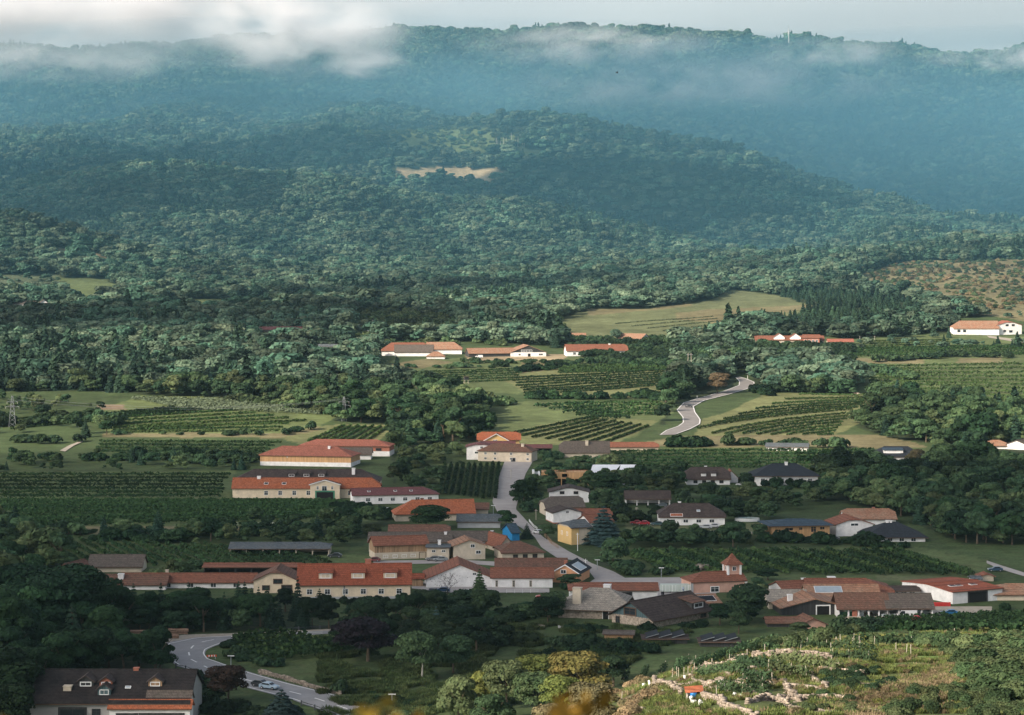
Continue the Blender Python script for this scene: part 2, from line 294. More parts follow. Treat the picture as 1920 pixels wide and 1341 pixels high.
# cover map: every patch is where that ground lies on the land; (outline, tree cover, ground colour)
G_GRASS = (.055,.082,.032); G_DRY = (.17,.15,.08); G_MEAD = (.125,.140,.068); G_FLOOR = (.030,.045,.022)
G_TAN = (.30,.24,.15); G_VINE = (.115,.145,.055); G_DVINE = (.085,.115,.045); G_GAP = (.150,.160,.070); G_EARTH = (.23,.17,.11); G_OLIVE = (.100,.128,.052)
COVER = [
 ('wood', G_FLOOR, '-600,0 2600,0 2600,560 1750,600 1400,610 1050,600 900,640 640,630 -600,660'),
 # woods in the valley
 ('wood', G_FLOOR, '-600,575 300,600 640,640 720,660 690,700 560,725 450,752 200,735 -600,735'),
 ('wood', G_FLOOR, '470,740 690,700 750,715 900,760 960,775 905,830 800,835 735,850 738,800 640,790 560,770'),
 ('wood', G_FLOOR, '620,600 800,600 1050,600 1060,650 860,640 700,640 600,645'),
 ('thin', G_GRASS, '1060,640 1420,640 1600,645 1580,690 1290,692 1100,680'),
 ('wood', G_FLOOR, '1250,640 1420,610 1450,645 1300,655'),
 ('wood', G_FLOOR, '1330,606 1400,598 1560,600 1790,604 1790,622 1600,636 1550,630 1400,640 1330,640'),
 ('wood', G_FLOOR, '1390,690 1560,680 1620,700 1600,738 1480,735 1425,725'),
 ('wood', G_FLOOR, '1285,700 1375,690 1385,722 1345,738 1270,762 1240,800 1215,770 1250,740'),
 ('wood', G_FLOOR, '1590,775 1680,752 1920,775 2500,775 2500,850 1920,850 1800,835 1690,828 1600,800'),
 ('wood', G_FLOOR, '1540,880 1650,862 1760,855 1920,840 2500,840 2500,965 1690,970 1600,945 1530,935'),
 ('thin', G_FLOOR, '1260,900 1540,900 1530,945 1360,945 1250,940'),
 ('wood', G_FLOOR, '1710,975 1800,955 1920,960 2500,960 2500,1025 1800,1020'),
 ('wood', G_FLOOR, '735,855 860,855 830,925 800,925 735,905'),
 ('thin', G_GRASS, '0,858 480,858 480,885 380,900 0,885'),
 ('thin', G_GRASS, '-600,740 190,750 220,800 150,822 -600,822'),
 ('thin', G_GRASS, '180,985 640,975 760,985 700,1015 420,1015 180,1010'),
 ('wood', G_FLOOR, '700,975 760,965 930,972 900,995 730,985'),
 ('garden', G_GRASS, '190,1000 640,985 760,975 930,968 940,1000 850,1010 690,1010 620,1030 430,1030 190,1018'),
 ('garden', G_GRASS, '430,945 740,940 760,965 640,945'),
 ('garden', G_GRASS, '740,850 870,850 860,880 830,930 820,945 740,905'),
 ('garden', G_GRASS, '90,1060 480,1070 480,1095 90,1100'),
 ('garden', G_GRASS, '1000,865 1120,862 1180,885 1290,895 1290,930 1240,945 1180,940 1110,950 1050,925 985,935 965,900'),
 ('garden', G_GRASS, '1100,940 1250,945 1440,945 1440,985 1180,985 1110,990'),
 ('garden', G_GRASS, '1100,1005 1440,1005 1700,1015 1700,1032 1130,1036 1060,1030'),
 ('garden', G_GRASS, '1260,905 1540,905 1540,960 1440,960 1260,945'),
 ('garden', G_GRASS, '1400,1055 1650,1055 1670,1085 1430,1095'),
 ('garden', G_GRASS, '1390,1095 1450,1095 1470,1180 1400,1200 1340,1180'),
 ('garden', G_GRASS, '770,1108 1060,1108 1070,1135 1050,1200 900,1235 700,1250 640,1190 620,1130'),
 ('wood', G_FLOOR, '200,1130 560,1128 620,1150 625,1180 480,1184 300,1190 190,1180'),
 ('wood', G_FLOOR, '-600,1085 30,1085 120,1130 230,1190 290,1222 310,1250 340,1268 200,1274 60,1300 60,1420 -600,1420'),
 ('wood', G_FLOOR, '-600,985 20,1000 80,1030 120,1070 -600,1090'),
 ('thin', G_GRASS, '620,1190 700,1200 860,1240 760,1262 620,1250'),
 ('wood', G_FLOOR, '1130,1040 1260,1050 1200,1075 1120,1060'),
 ('thin', G_GRASS, '1410,1062 1640,1060 1660,1088 1440,1092'),
 ('thin', G_GRASS, '1330,1160 1480,1165 1560,1190 1400,1205 1330,1195'),
 # clearings and fields
 ('none', G_TAN, '742,318 830,314 962,318 945,334 900,340 850,332 742,333'),
 ('thin', G_OLIVE, '640,255 700,243 860,238 980,250 960,272 870,290 760,282 720,262'),
 ('none', G_OLIVE, '765,270 840,262 832,282 760,282'),
 ('none', G_TAN, '70,470 110,466 170,474 206,484 196,492 140,484'),
 ('thin', (.085,.105,.060), '-100,515 110,515 125,530 100,552 -100,556'),
 ('none', G_OLIVE, '110,520 200,525 240,545 170,575 120,560'),
 ('none', G_OLIVE, '300,566 420,560 520,565 524,582 330,584'),
 ('none', G_TAN, '330,570 520,572 522,580 340,580'),
 ('none', G_TAN, '560,492 620,494 620,500 550,499'),
 ('none', G_OLIVE, '700,600 775,585 860,600 880,625 700,630'),
 ('none', G_MEAD, '1020,606 1110,580 1220,578 1330,562 1375,542 1470,556 1525,574 1490,592 1420,600 1340,628 1310,640 1100,640 1020,626'),
 ('none', G_DRY, '1100,580 1220,578 1300,566 1300,574 1100,592'),
 ('none', G_DRY, '1270,586 1420,575 1525,572 1460,592 1350,606 1270,598'),
 ('clear', G_DRY, '1610,512 1700,490 1920,486 2440,486 2440,600 1920,602 1830,590 1750,568 1700,555 1620,545'),
 ('none', G_OLIVE, '1560,655 1700,636 1800,632 1920,640 2440,640 2440,770 1920,772 1760,756 1640,745 1620,715 1560,690'),
 ('none', G_DRY, '1585,672 1730,672 1730,682 1590,684'),
 ('none', G_DRY, '1800,672 1880,670 1880,680 1790,680'),
 ('none', G_OLIVE, '700,690 860,672 1190,668 1290,690 1290,700 1000,712 975,740 830,725 730,712'),
 ('none', G_TAN, '870,665 1060,664 1058,676 880,678'),
 ('none', G_DRY, '700,688 800,672 850,680 790,690'),
 ('none', G_DRY, '980,680 1060,676 1060,690 960,702'),
 ('none', G_EARTH, '605,712 640,706 700,722 690,732 610,728'),
 ('none', G_GAP, '940,708 1060,688 1200,684 1290,688 1280,712 1250,745 1060,745 990,742'),
 ('none', G_DRY, '800,722 870,732 960,750 985,762 930,758 850,742'),
 ('none', G_OLIVE, '920,760 985,752 1240,752 1262,775 1225,795 1195,820 1080,835 930,830 900,800'),
 ('thin', G_OLIVE, '1600,636 1760,628 1920,630 2440,630 2440,650 1600,655'),
 ('none', G_GAP, '1290,830 1320,785 1370,770 1440,735 1640,740 1660,765 1600,800 1560,818'),
 ('none', G_GAP, '920,818 1100,780 1232,790 1200,812 1135,838 930,834'),
 ('none', G_DRY, '1210,828 1290,818 1640,815 1740,838 1600,842 1220,838'),
 ('none', G_DVINE, '1120,842 1500,838 1640,842 1630,858 1600,884 1300,892 1180,884'),
 ('none', G_OLIVE, '1490,866 1600,862 1640,880 1560,885 1500,878'),
 ('none', G_VINE, '190,768 260,742 420,746 640,778 600,800 560,815 200,818 205,790'),
 ('none', G_EARTH, '180,760 230,758 235,768 185,770'),
 ('none', G_GRASS, '0,826 200,820 540,826 520,856 0,858'),
 ('none', G_GAP, '500,815 640,795 745,795 705,832 560,832'),
 ('none', G_DRY, '190,812 520,812 600,800 600,806 520,822 190,820'),
 ('none', G_DVINE, '-500,885 440,884 432,935 650,942 735,968 650,984 80,996 -500,975'),
 ('none', G_MEAD, '360,932 410,936 412,948 380,944'),
 ('none', G_DRY, '70,988 420,985 600,988 590,994 300,998 80,1002'),
 ('none', G_DVINE, '60,1005 430,1022 690,1045 700,1062 150,1075'),
 ('none', G_DVINE, '800,872 942,866 925,940 820,926'),
 ('none', G_DVINE, '1125,1028 1720,1026 1850,1050 1840,1085 1640,1096 1400,1092 1240,1078 1160,1062'),
 ('none', G_OLIVE, '1190,1072 1300,1074 1300,1084 1200,1082'),
 ('none', G_MEAD, '1640,1078 1800,1080 1790,1088 1650,1090'),
 ('none', G_MEAD, '1170,982 1420,980 1420,1000 1180,1012'),
 ('none', G_DVINE, '1580,1166 1920,1148 2440,1148 2440,1190 1640,1192'),
 ('none', G_GRASS, '620,1262 780,1258 880,1280 840,1345 640,1345'),
 ('none', G_DVINE, '420,1202 520,1192 690,1186 660,1250 560,1275 440,1240'),
 ('none', G_GRASS, '1010,1180 1330,1176 1380,1210 1180,1262 1050,1250 900,1230'),
]
cov = np.zeros(UU.shape, np.int8)      # 0 none 1 thin 2 wood 3 clear-cut
CC = np.zeros(UU.shape+(3,)); CC[:] = G_GRASS
CODE = {'none': 0, 'thin': 1, 'wood': 2, 'clear': 3, 'garden': 4}
JU = UU+vnoise(XX, DD, 20)*10*np.minimum(1, 1200/np.maximum(DD, 1)); JV = VG+vnoise(XX+50, DD, 25)*3
for kind, col, s in COVER:
    m = inpoly(JU, JV, P(s)) & (DD > 400); cov[m] = CODE[kind]; CC[m] = col
cov[DD > 5300] = 2
m = (DD > 2650) & (VG > VMIN+8); cov[m & (cov == 0)] = 2         # hidden folds of the hills are wooded too
kn = (DD < 400); CC[kn] = (.080,.100,.038)
m = kn & (UU > 1100); CC[m] = (.090,.115,.042)
for s, c in (('1560,1330 1650,1290 1740,1260 1800,1245 1870,1255 1900,1280 1780,1310 1700,1341 1600,1360', (.19,.155,.09)),
             ('1160,1300 1230,1320 1330,1345 1200,1380 1150,1360', (.18,.15,.085)), ('1180,1255 1290,1240 1300,1250 1200,1275', (.20,.16,.10)),
             ('1550,1218 1680,1215 1640,1240 1560,1232', (.24,.18,.11)), ('1560,1186 1920,1192 1920,1202 1600,1200', (.20,.19,.05)),
             ('1700,1222 1800,1232 1815,1262 1720,1240', (.11,.17,.05))):
    m = kn & inpoly(JU, JV, P(s)); CC[m] = c
CC *= (1+.35*(vnoise(XX, DD, 9)+vnoise(XX, DD, 40)))[..., None]
mt, nt, b = newmat('ground'); L = nt.links.new
va = N(nt, 'ShaderNodeVertexColor', layer_name='land'); ge = N(nt, 'ShaderNodeNewGeometry')
prev = va.outputs[0]
for sc_, lo, hi in ((.9, .70, 1.3), (.16, .75, 1.25), (.03, .82, 1.18)):
    n1 = N(nt, 'ShaderNodeTexNoise'); n1.inputs['Scale'].default_value = sc_; n1.inputs['Detail'].default_value = 4; n1.inputs['Roughness'].default_value = .7
    L(ge.outputs['Position'], n1.inputs[0]); mr = N(nt, 'ShaderNodeMapRange'); mr.inputs[1].default_value = .3; mr.inputs[2].default_value = .7
    mr.inputs[3].default_value = lo; mr.inputs[4].default_value = hi; L(n1.outputs[0], mr.inputs[0])
    sc = N(nt, 'ShaderNodeVectorMath', operation='SCALE'); L(prev, sc.inputs[0]); L(mr.outputs[0], sc.inputs['Scale']); prev = sc.outputs[0]
mp = N(nt, 'ShaderNodeTexNoise'); mp.inputs['Scale'].default_value = .45; mp.inputs['Detail'].default_value = 5; L(ge.outputs['Position'], mp.inputs[0])
mr = N(nt, 'ShaderNodeMapRange'); mr.inputs[1].default_value = .52; mr.inputs[2].default_value = .68; mr.inputs[4].default_value = .35; L(mp.outputs[0], mr.inputs[0])
mx = N(nt, 'ShaderNodeMix', data_type='RGBA'); L(mr.outputs[0], mx.inputs[0]); L(prev, mx.inputs[6]); mx.inputs[7].default_value = (.10,.085,.045,1)
L(mx.outputs[2], b.inputs['Base Color']); b.inputs['Roughness'].default_value = .95; b.inputs['Specular IOR Level'].default_value = .1
nr, nc = UU.shape
idx = np.arange(nr*nc).reshape(nr, nc)
Q = np.stack([idx[:-1, :-1], idx[:-1, 1:], idx[1:, 1:], idx[1:, :-1]], -1).reshape(-1, 4)
keep = slice(None)
XXs = XX.copy(); XXs[0] = (UU[0]-960)/F*.5
YYs = DD.copy(); YYs[0] = -3
ZGs = ZG.copy()
me = nmesh('ground', np.stack([XXs, YYs, ZGs], -1).reshape(-1, 3), Q, mt, True)
ca = me.color_attributes.new('land', 'FLOAT_COLOR', 'POINT')
ca.data.foreach_set('color', np.concatenate([np.clip(CC, 0, 1), np.ones(CC.shape[:2]+(1,))], -1).astype(np.float32).ravel())
tag(link('ground', me), 'valley floor and hillsides under the fields and woods', kind='structure')
HAZE = 2.0e-5; MIST = True
# ------------------------------------------------------------------ air and clouds
def volmat(name, col, dens, aniso=0.0, noise=None):
    m = bpy.data.materials.new(name); m.use_nodes = True; nt = m.node_tree; nt.nodes.remove(nt.nodes['Principled BSDF'])
    v = nt.nodes.new('ShaderNodeVolumePrincipled'); v.inputs['Color'].default_value = (*col, 1); v.inputs['Density'].default_value = dens
    v.inputs['Anisotropy'].default_value = aniso; nt.links.new(v.outputs[0], nt.nodes['Material Output'].inputs['Volume'])
    return m, nt, v
hm, _, _ = volmat('haze', (.50, .82, 1.0), HAZE)
MB().box(-7000, 7000, -60, 9000, -600, 640).build('haze', hm)
tag(bpy.data.objects['haze'], 'thin blue air filling the valley', kind='stuff')
def blob_mesh(name, mat, rx, ry, rz, seed=0, amp=.25, sub=4):
    bm = bmesh.new(); bmesh.ops.create_icosphere(bm, subdivisions=sub, radius=1)
    from mathutils import noise as mn
    for v in bm.verts:
        k = 1+amp*mn.noise(v.co*1.7+Vector((seed*3.1, seed, 0)))+amp*.5*mn.noise(v.co*4+Vector((seed, 0, 5)))
        v.co = Vector((v.co.x*rx*k, v.co.y*ry*k, v.co.z*rz*k))
    me = bpy.data.meshes.new(name); bm.to_mesh(me); bm.free(); me.materials.append(mat); return me
cm, _, _ = volmat('shade_cloud_vapour', (1, 1, 1), .0036, .3)
def shade_cloud(u, v, rw, rd, seed, D=None, dens=None, h=800):
    """an unseen cumulus, placed so that its shadow falls on the land at pixel (u, v)"""
    g = at(u, v) if D is None else Vector(((u-960)/F*D, D, float(ground((u-960)/F*D, D))))
    t = (h-g.z)/SUN.z; p = g+SUN*t
    mat = cm if dens is None else volmat('shade_cloud_vapour', (1, 1, 1), dens, .3)[0]
    o = link('cloud', blob_mesh('cloud', mat, rw, rd, 130, seed), loc=p)
    tag(o, 'unseen high cloud placed to shade the land below', kind='structure')
SHADE_CLOUDS = [(960, 1000, 330, 175, 1), (560, 960, 230, 160, 2), (1480, 960, 230, 160, 4), (180, 1170, 85, 130, 5), (640, 1290, 38, 60, 21),
          (1200, 1120, 130, 75, 6), (150, 905, 180, 120, 3)]
for c in SHADE_CLOUDS: shade_cloud(*c)
shade_cloud(220, 610, 300, 75, 7, D=1780, dens=.02)
shade_cloud(250, 400, 140, 120, 8, D=2830, dens=.05)  # unseen clouds over the hills, added to darken flanks and folds
shade_cloud(10, 400, 140, 120, 22, D=2940, dens=.05)
shade_cloud(40, 300, 260, 110, 9, D=3250)
shade_cloud(110, 1230, 45, 90, 11, D=470, h=600, dens=.02)  # unseen cloud added to deepen the shade on the lower left wood
shade_cloud(420, 300, 280, 60, 12, D=3440, dens=.05)
shade_cloud(900, 540, 150, 40, 14, D=2100, dens=.02)
fm = volmat('far_cloud', (.86, .94, 1.0), 4e-4, -.3)[0]
for u, z, D, a, b, c, sd_ in ((700, 2400, 18000, 7000, 2200, 1900, 3), (2000, 2900, 19000, 5000, 2000, 1900, 4), (-200, 2600, 18500, 5000, 2000, 2100, 5)):
    tag(link('far_cloud', blob_mesh('far_cloud', fm, a, b, c, sd_, .25), loc=((u-960)/F*D, D, z)), 'pale high cloud beyond the ridge', kind='structure')
shade_cloud(1230, 400, 260, 80, 10, D=3380, dens=.05)
shade_cloud(1750, 200, 420, 300, 15, D=3950, dens=.004, h=1150)
hm2, _, _ = volmat('hill_air', (.12, .40, .56), 1.9e-4)
tag(MB().box(-3800, 3800, 1850, 4900, -300, 330).build('hill_air', hm2), 'bluer damp air over the wooded hills', kind='stuff')
vm = volmat('ridge_air', (.19, .40, .53), 3.9e-4)[0]
for u, v, D, a, b, c, sd_, lab in ((500, 290, 4150, 1700, 850, 245, 1, 'blue veil of damp air before the left of the ridge'), (1550, 300, 4200, 1500, 800, 240, 2, 'blue veil of damp air before the right of the ridge')):
    tag(link('ridge_air', blob_mesh('ridge_air', vm, a, b, c, sd_, .1), loc=((u-960)/F*D, D, (HV-v)/F*D)), lab, kind='stuff')
def mist(label, u, v, D, rx, ry, rz, dens, seed, lo=.42, hi=.75, ns=.006):
    m, nt, vn = volmat('mist_vapour', (1.0, .985, 1.0), dens, -.25); L = nt.links.new
    tc = N(nt, 'ShaderNodeTexCoord'); mp = N(nt, 'ShaderNodeMapping'); mp.inputs['Location'].default_value = (seed*300, 0, seed*70)
    mp.inputs['Scale'].default_value = (.7, .6, 1.5)
    n1 = N(nt, 'ShaderNodeTexNoise'); n1.inputs['Scale'].default_value = ns; n1.inputs['Detail'].default_value = 7; n1.inputs['Roughness'].default_value = .62; n1.inputs['Distortion'].default_value = .4
    L(tc.outputs['Object'], mp.inputs[0]); L(mp.outputs[0], n1.inputs[0])
    mr = N(nt, 'ShaderNodeMapRange'); m.cycles.volume_step_rate = .3; mr.inputs[1].default_value = lo; mr.inputs[2].default_value = hi; L(n1.outputs[0], mr.inputs[0])
    # fade to the rim of the bank
    dv = N(nt, 'ShaderNodeVectorMath', operation='DIVIDE'); dv.inputs[1].default_value = (rx, ry, rz); L(tc.outputs['Object'], dv.inputs[0])
    ln = N(nt, 'ShaderNodeVectorMath', operation='LENGTH'); L(dv.outputs[0], ln.inputs[0])
    fr = N(nt, 'ShaderNodeMapRange', interpolation_type='SMOOTHSTEP'); fr.inputs[1].default_value = 1.0; fr.inputs[2].default_value = .05; L(ln.outputs['Value'], fr.inputs[0])
    m1 = N(nt, 'ShaderNodeMath', operation='MULTIPLY'); L(mr.outputs[0], m1.inputs[0]); L(fr.outputs[0], m1.inputs[1])
    m2 = N(nt, 'ShaderNodeMath', operation='MULTIPLY'); L(m1.outputs[0], m2.inputs[0]); m2.inputs[1].default_value = dens; L(m2.outputs[0], vn.inputs['Density'])
    p = Vector(((u-960)/F*D, D, (HV-v)/F*D))
    o = link('low_cloud', blob_mesh('low_cloud', m, rx*1.02, ry*1.02, rz*1.02, seed, 0, 3), loc=p); tag(o, label, kind='stuff'); return o
if MIST:
    mist('long grey bank of cloud covering the ridge at the left', 180, 10, 3950, 760, 200, 120, .024, 1, .42, .68, .009)
    mist('bulging tongue of cloud hanging down the slope left of the clear ridge', 560, 62, 3850, 230, 150, 100, .030, 2, .40, .68, .012)
    mist('ragged lower edge of the cloud tongue at its right end', 690, 120, 3800, 90, 80, 34, .030, 9, .38, .66, .020)
    mist('thin wisps of cloud along the ridge crest in the middle', 1110, 84, 3950, 280, 100, 52, .013, 3, .44, .70, .016)
    mist('small torn wisps of cloud under the radio mast', 1560, 100, 3950, 210, 90, 36, .010, 4, .44, .70, .018)
    mist('flat wisp of cloud on the ridge at the right edge', 1880, 108, 3950, 180, 90, 32, .013, 5, .42, .68, .016)
    mist('faint veil of cloud over the wooded slope at right', 1330, 158, 3900, 440, 130, 66, .008, 6, .42, .70, .012)
    mist('pale cloud lying on the left part of the slope', 110, 112, 3850, 320, 120, 52, .012, 7, .40, .68, .014)

# ------------------------------------------------------------------ foliage prototypes
GREENS = {
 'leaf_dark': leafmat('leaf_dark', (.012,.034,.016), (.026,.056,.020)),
 'leaf_mid': leafmat('leaf_mid', (.027,.060,.029), (.056,.090,.038)),
 'leaf_light': leafmat('leaf_light', (.048,.086,.036), (.100,.120,.052)),
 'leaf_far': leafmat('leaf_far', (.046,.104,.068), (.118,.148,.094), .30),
 'leaf_conifer': leafmat('leaf_conifer', (.016,.040,.026), (.030,.058,.030), .25, .1),
 'leaf_blue': leafmat('leaf_blue', (.045,.095,.090), (.080,.140,.120), .15, .1),
 'leaf_bluedark': leafmat('leaf_bluedark', (.020,.045,.048), (.035,.065,.062), .15, .1),
 'leaf_purple': leafmat('leaf_purple', (.014,.010,.016), (.030,.018,.026), .15, .1),
 'leaf_rust': leafmat('leaf_rust', (.040,.026,.022), (.075,.045,.032), .2),
 'leaf_orange': leafmat('leaf_orange', (.14,.13,.04), (.30,.17,.05), .1),
 'leaf_yellow': leafmat('leaf_yellow', (.10,.13,.035), (.20,.20,.05), .25),
 'leaf_brown': leafmat('leaf_brown', (.12,.11,.055), (.24,.17,.10), .25),
 'leaf_vine': leafmat('leaf_vine', (.034,.075,.024), (.070,.110,.034), .15),
 'leaf_vinedark': leafmat('leaf_vinedark', (.020,.048,.018), (.036,.070,.024), .15),
 'leaf_vinepale': leafmat('leaf_vinepale', (.070,.105,.060), (.12,.15,.09), .15),
}
BARK = plain('bark', (.10,.075,.05), .9, .3, 1.5); PALEBARK = plain('pale_bark', (.42,.40,.35), .9, .3, 1.5)
def quads(P0, Nn, s, asp=1.0, r=None):
    """one quad per point, facing Nn"""
    r = r or rng; n = len(P0); Nn = Nn/np.linalg.norm(Nn, axis=1, keepdims=True)
    T = np.cross(Nn, r.normal(size=(n, 3))); T /= np.linalg.norm(T, axis=1, keepdims=True)+1e-9; B = np.cross(Nn, T)
    s = np.broadcast_to(np.asarray(s).reshape(-1, 1), (n, 1))/2
    a = T*s*asp; b_ = B*s
    V = np.stack([P0-a-b_*.6, P0+a*.7-b_, P0+a+b_*.6, P0-a*.7+b_], 1).reshape(-1, 3)
    return V, np.arange(n*4).reshape(n, 4)
def crown_mesh(name, mat, rad, h0, h1, nl, n, ls, seed, flat=.62, spread=.62):
    """broad crown: leaf clumps on many overlapping lobes between heights h0 and h1"""
    r = np.random.default_rng(seed); hc = (h0+h1)/2; hh = (h1-h0)/2
    cs = []; 
    for k in range(nl):
        a = r.uniform(0, 2*math.pi); q = math.sqrt(r.uniform(0, 1))*spread; z = r.uniform(-.75, .75)
        q *= math.sqrt(max(.15, 1-z*z)); lr = rad*r.uniform(.26, .46)
        cs.append((math.cos(a)*q*rad*1.15, math.sin(a)*q*rad, hc+z*hh*.9, lr))
    cs.append((0, 0, hc+hh*.35, rad*.5)); cs = np.array(cs)
    w_ = cs[:, 3]**2; pick = r.choice(len(cs), n, p=w_/w_.sum()); d = r.normal(size=(n, 3)); d /= np.linalg.norm(d, axis=1, keepdims=True)
    d[:, 2] = np.where(d[:, 2] < -.35, -d[:, 2], d[:, 2])
    pp = cs[pick, :3]+d*cs[pick, 3:4]*np.array([1.12, 1.0, flat])*r.uniform(.8, 1.08, (n, 1))
    V, Q = quads(pp, d*np.array([1, 1, 1.35])+r.normal(size=(n, 3))*.38, ls*r.uniform(.6, 1.25, n), 1.25, r)
    return nmesh(name, V, Q, mat)
def conifer_mesh(name, mat, rad, h, n, ls, seed, base=.06, layers=11):
    r = np.random.default_rng(seed); t = 1-np.sqrt(r.uniform(0.0, 1, n)); lay = (np.floor(t*layers)+r.uniform(0, .45, n))/layers
    rr = rad*(1-lay)**.9*(1-.25*((t*layers) % 1))*r.uniform(.55, 1.05, n); a = r.uniform(0, 2*math.pi, n)
    br = 1+.16*np.sin(a*7+np.floor(t*layers)*2.1)
    pp = np.stack([np.cos(a)*rr*br, np.sin(a)*rr*br, h*(base+(1-base)*lay)-rr*.16], 1)
    nn = np.stack([np.cos(a)*.7, np.sin(a)*.7, np.full(n, .8)], 1)+r.normal(size=(n, 3))*.35
    V, Q = quads(pp, nn, ls*r.uniform(.6, 1.2, n)*(.5+.6*(1-lay)), 1.3, r)
    return nmesh(name, V, Q, mat)
def trunk_mesh(name, mat, h, r0, seed, limbs=5, hs=.45, sp=.5):
    r = random.Random(seed); m = MB(); p = Vector((0, 0, -.6)); top = Vector((r.uniform(-.3, .3), r.uniform(-.3, .3), h*hs))
    mid = (p+top)/2+Vector((r.uniform(-.2, .2), r.uniform(-.2, .2), 0)); m.tube(p, mid, r0*1.25, r0*.85, 7); m.tube(mid, top, r0*.85, r0*.6, 7)
    for k in range(limbs):
        a = k*2*math.pi/limbs+r.uniform(-.4, .4); q = h*sp*r.uniform(.35, .6)
        e = top+Vector((math.cos(a)*q, math.sin(a)*q, h*r.uniform(.2, .38))); m.tube(top-Vector((0, 0, .3)), e, r0*.45, r0*.12, 5)
    m.tube(top-Vector((0, 0, .2)), Vector((0, 0, h*.82)), r0*.55, r0*.1, 5)
    return m.mesh(name, mat)
BROAD = {}
def broad(matn, k, res):
    """cached crown meshes: res 'hi' near, 'mid', 'lo'"""
    key = (matn, k, res)
    if key not in BROAD:
        n, ls = {'hi': (5400, .42), 'mid': (1100, .95), 'lo': (420, 1.5)}[res]
        rad, h0, h1, nl, fl = [(4.6, 2.2, 9.5, 15, .62), (5.6, 2.4, 9.0, 20, .55), (3.7, 1.8, 10.5, 13, .75)][k]
        BROAD[key] = crown_mesh('crown', GREENS[matn], rad, h0, h1, nl, n, ls, 11+k*5, fl)
    return BROAD[key]
def conif(matn, res):
    key = (matn, 'c', res)
    if key not in BROAD:
        n, ls = {'hi': (3000, .55), 'mid': (900, 1.0), 'lo': (260, 1.8)}[res]
        BROAD[key] = conifer_mesh('crown', GREENS[matn], 2.9, 11, n, ls, 5)
    return BROAD[key]
TR = {k: trunk_mesh('trunk', BARK, 9.5, .26, k) for k in range(3)}; TRC = None
_m = MB(); _m.tube((0,0,-.6), (0,0,10.2), .24, .04, 6); TRC = _m.mesh('trunk', BARK)
def tree(p, s, matn, k, label, group, cat='tree', res='mid', name='broadleaf_tree', rz=None, sx=1.15, trunk=None):
    """k 0..2 broad crowns, 3 conifer; s scales a tree about 10 m high"""
    o = empty(name, p, random.uniform(0, 6.28) if rz is None else rz, label, cat, group)
    o.scale = (s*sx, s*sx, s)
    cr = conif(matn, res) if k == 3 else broad(matn, k, res)
    link('crown', cr, o); link('trunk', trunk or (TRC if k == 3 else TR[k]), o)
    return o
# the far woods: instances on points, one object per mix
def gn_scatter(name, pts, sc, rz, proto_me, label):
    po = bpy.data.objects.new(name+'_source', proto_me)
    me = bpy.data.meshes.new(name); n = len(pts); me.vertices.add(n); me.vertices.foreach_set('co', np.asarray(pts, np.float32).ravel())
    a = me.attributes.new('sc', 'FLOAT_VECTOR', 'POINT'); a.data.foreach_set('vector', np.asarray(sc, np.float32).ravel())
    a = me.attributes.new('rot', 'FLOAT_VECTOR', 'POINT'); rr = np.zeros((n, 3), np.float32); rr[:, 2] = rz; a.data.foreach_set('vector', rr.ravel())
    o = link(name, me); g = bpy.data.node_groups.new(name, 'GeometryNodeTree')
    g.interface.new_socket('Geometry', in_out='INPUT', socket_type='NodeSocketGeometry'); g.interface.new_socket('Geometry', in_out='OUTPUT', socket_type='NodeSocketGeometry')
    gi = g.nodes.new('NodeGroupInput'); go = g.nodes.new('NodeGroupOutput'); ip = g.nodes.new('GeometryNodeInstanceOnPoints')
    oi = g.nodes.new('GeometryNodeObjectInfo'); oi.inputs['Object'].default_value = po; oi.inputs['As Instance'].default_value = True
    def na(nm):
        x = g.nodes.new('GeometryNodeInputNamedAttribute'); x.data_type = 'FLOAT_VECTOR'; x.inputs['Name'].default_value = nm; return x.outputs['Attribute']
    l = g.links.new; l(gi.outputs[0], ip.inputs['Points']); l(oi.outputs['Geometry'], ip.inputs['Instance']); l(na('sc'), ip.inputs['Scale'])
    e = g.nodes.new('FunctionNodeEulerToRotation'); l(na('rot'), e.inputs[0]); l(e.outputs[0], ip.inputs['Rotation']); l(ip.outputs[0], go.inputs[0])
    md = o.modifiers.new('scatter', 'NODES'); md.node_group = g
    return tag(o, label, kind='stuff')
# ------------------------------------------------------------------ roads
def ribbon(name, left, right, mat, label, dz=.12, nx=8, seg=6):
    """surface between two edge lines given as pixel rows, laid on the land"""
    def res(pl, n):
        d = [0]
        for a, b_ in zip(pl, pl[1:]): d.append(d[-1]+math.dist(a, b_))
        out = []
        for k in range(n+1):
            t = d[-1]*k/n; j = max(0, min(len(pl)-2, np.searchsorted(d, t)-1)); f = (t-d[j])/(d[j+1]-d[j]+1e-9)
            out.append((pl[j][0]+(pl[j+1][0]-pl[j][0])*f, pl[j][1]+(pl[j+1][1]-pl[j][1])*f))
        return out
    n = max(len(left), len(right))*seg; Lp, Rp = res(left, n), res(right, n); V = []
    for a, c in zip(Lp, Rp):
        A = at(*a); B_ = at(*c)
        for k in range(nx+1):
            p = A.lerp(B_, k/nx); V.append((p.x, p.y, float(ground(p.x, p.y))+dz))
    Fc = [(r*(nx+1)+k, r*(nx+1)+k+1, (r+1)*(nx+1)+k+1, (r+1)*(nx+1)+k) for r in range(n) for k in range(nx)]
    o = link(name, mesh(name, V, Fc, mat, True)); return tag(o, label, kind='structure')
ASPH = plain('asphalt', (.24,.24,.245), .85, .12, .25); PALEASPH = plain('old_asphalt', (.36,.33,.31), .9, .12, .2)
GRAVEL = plain('gravel', (.36,.32,.26), .95, .2, .5); PAINT = plain('road_paint', (.72,.72,.70), .7, .1, 2)
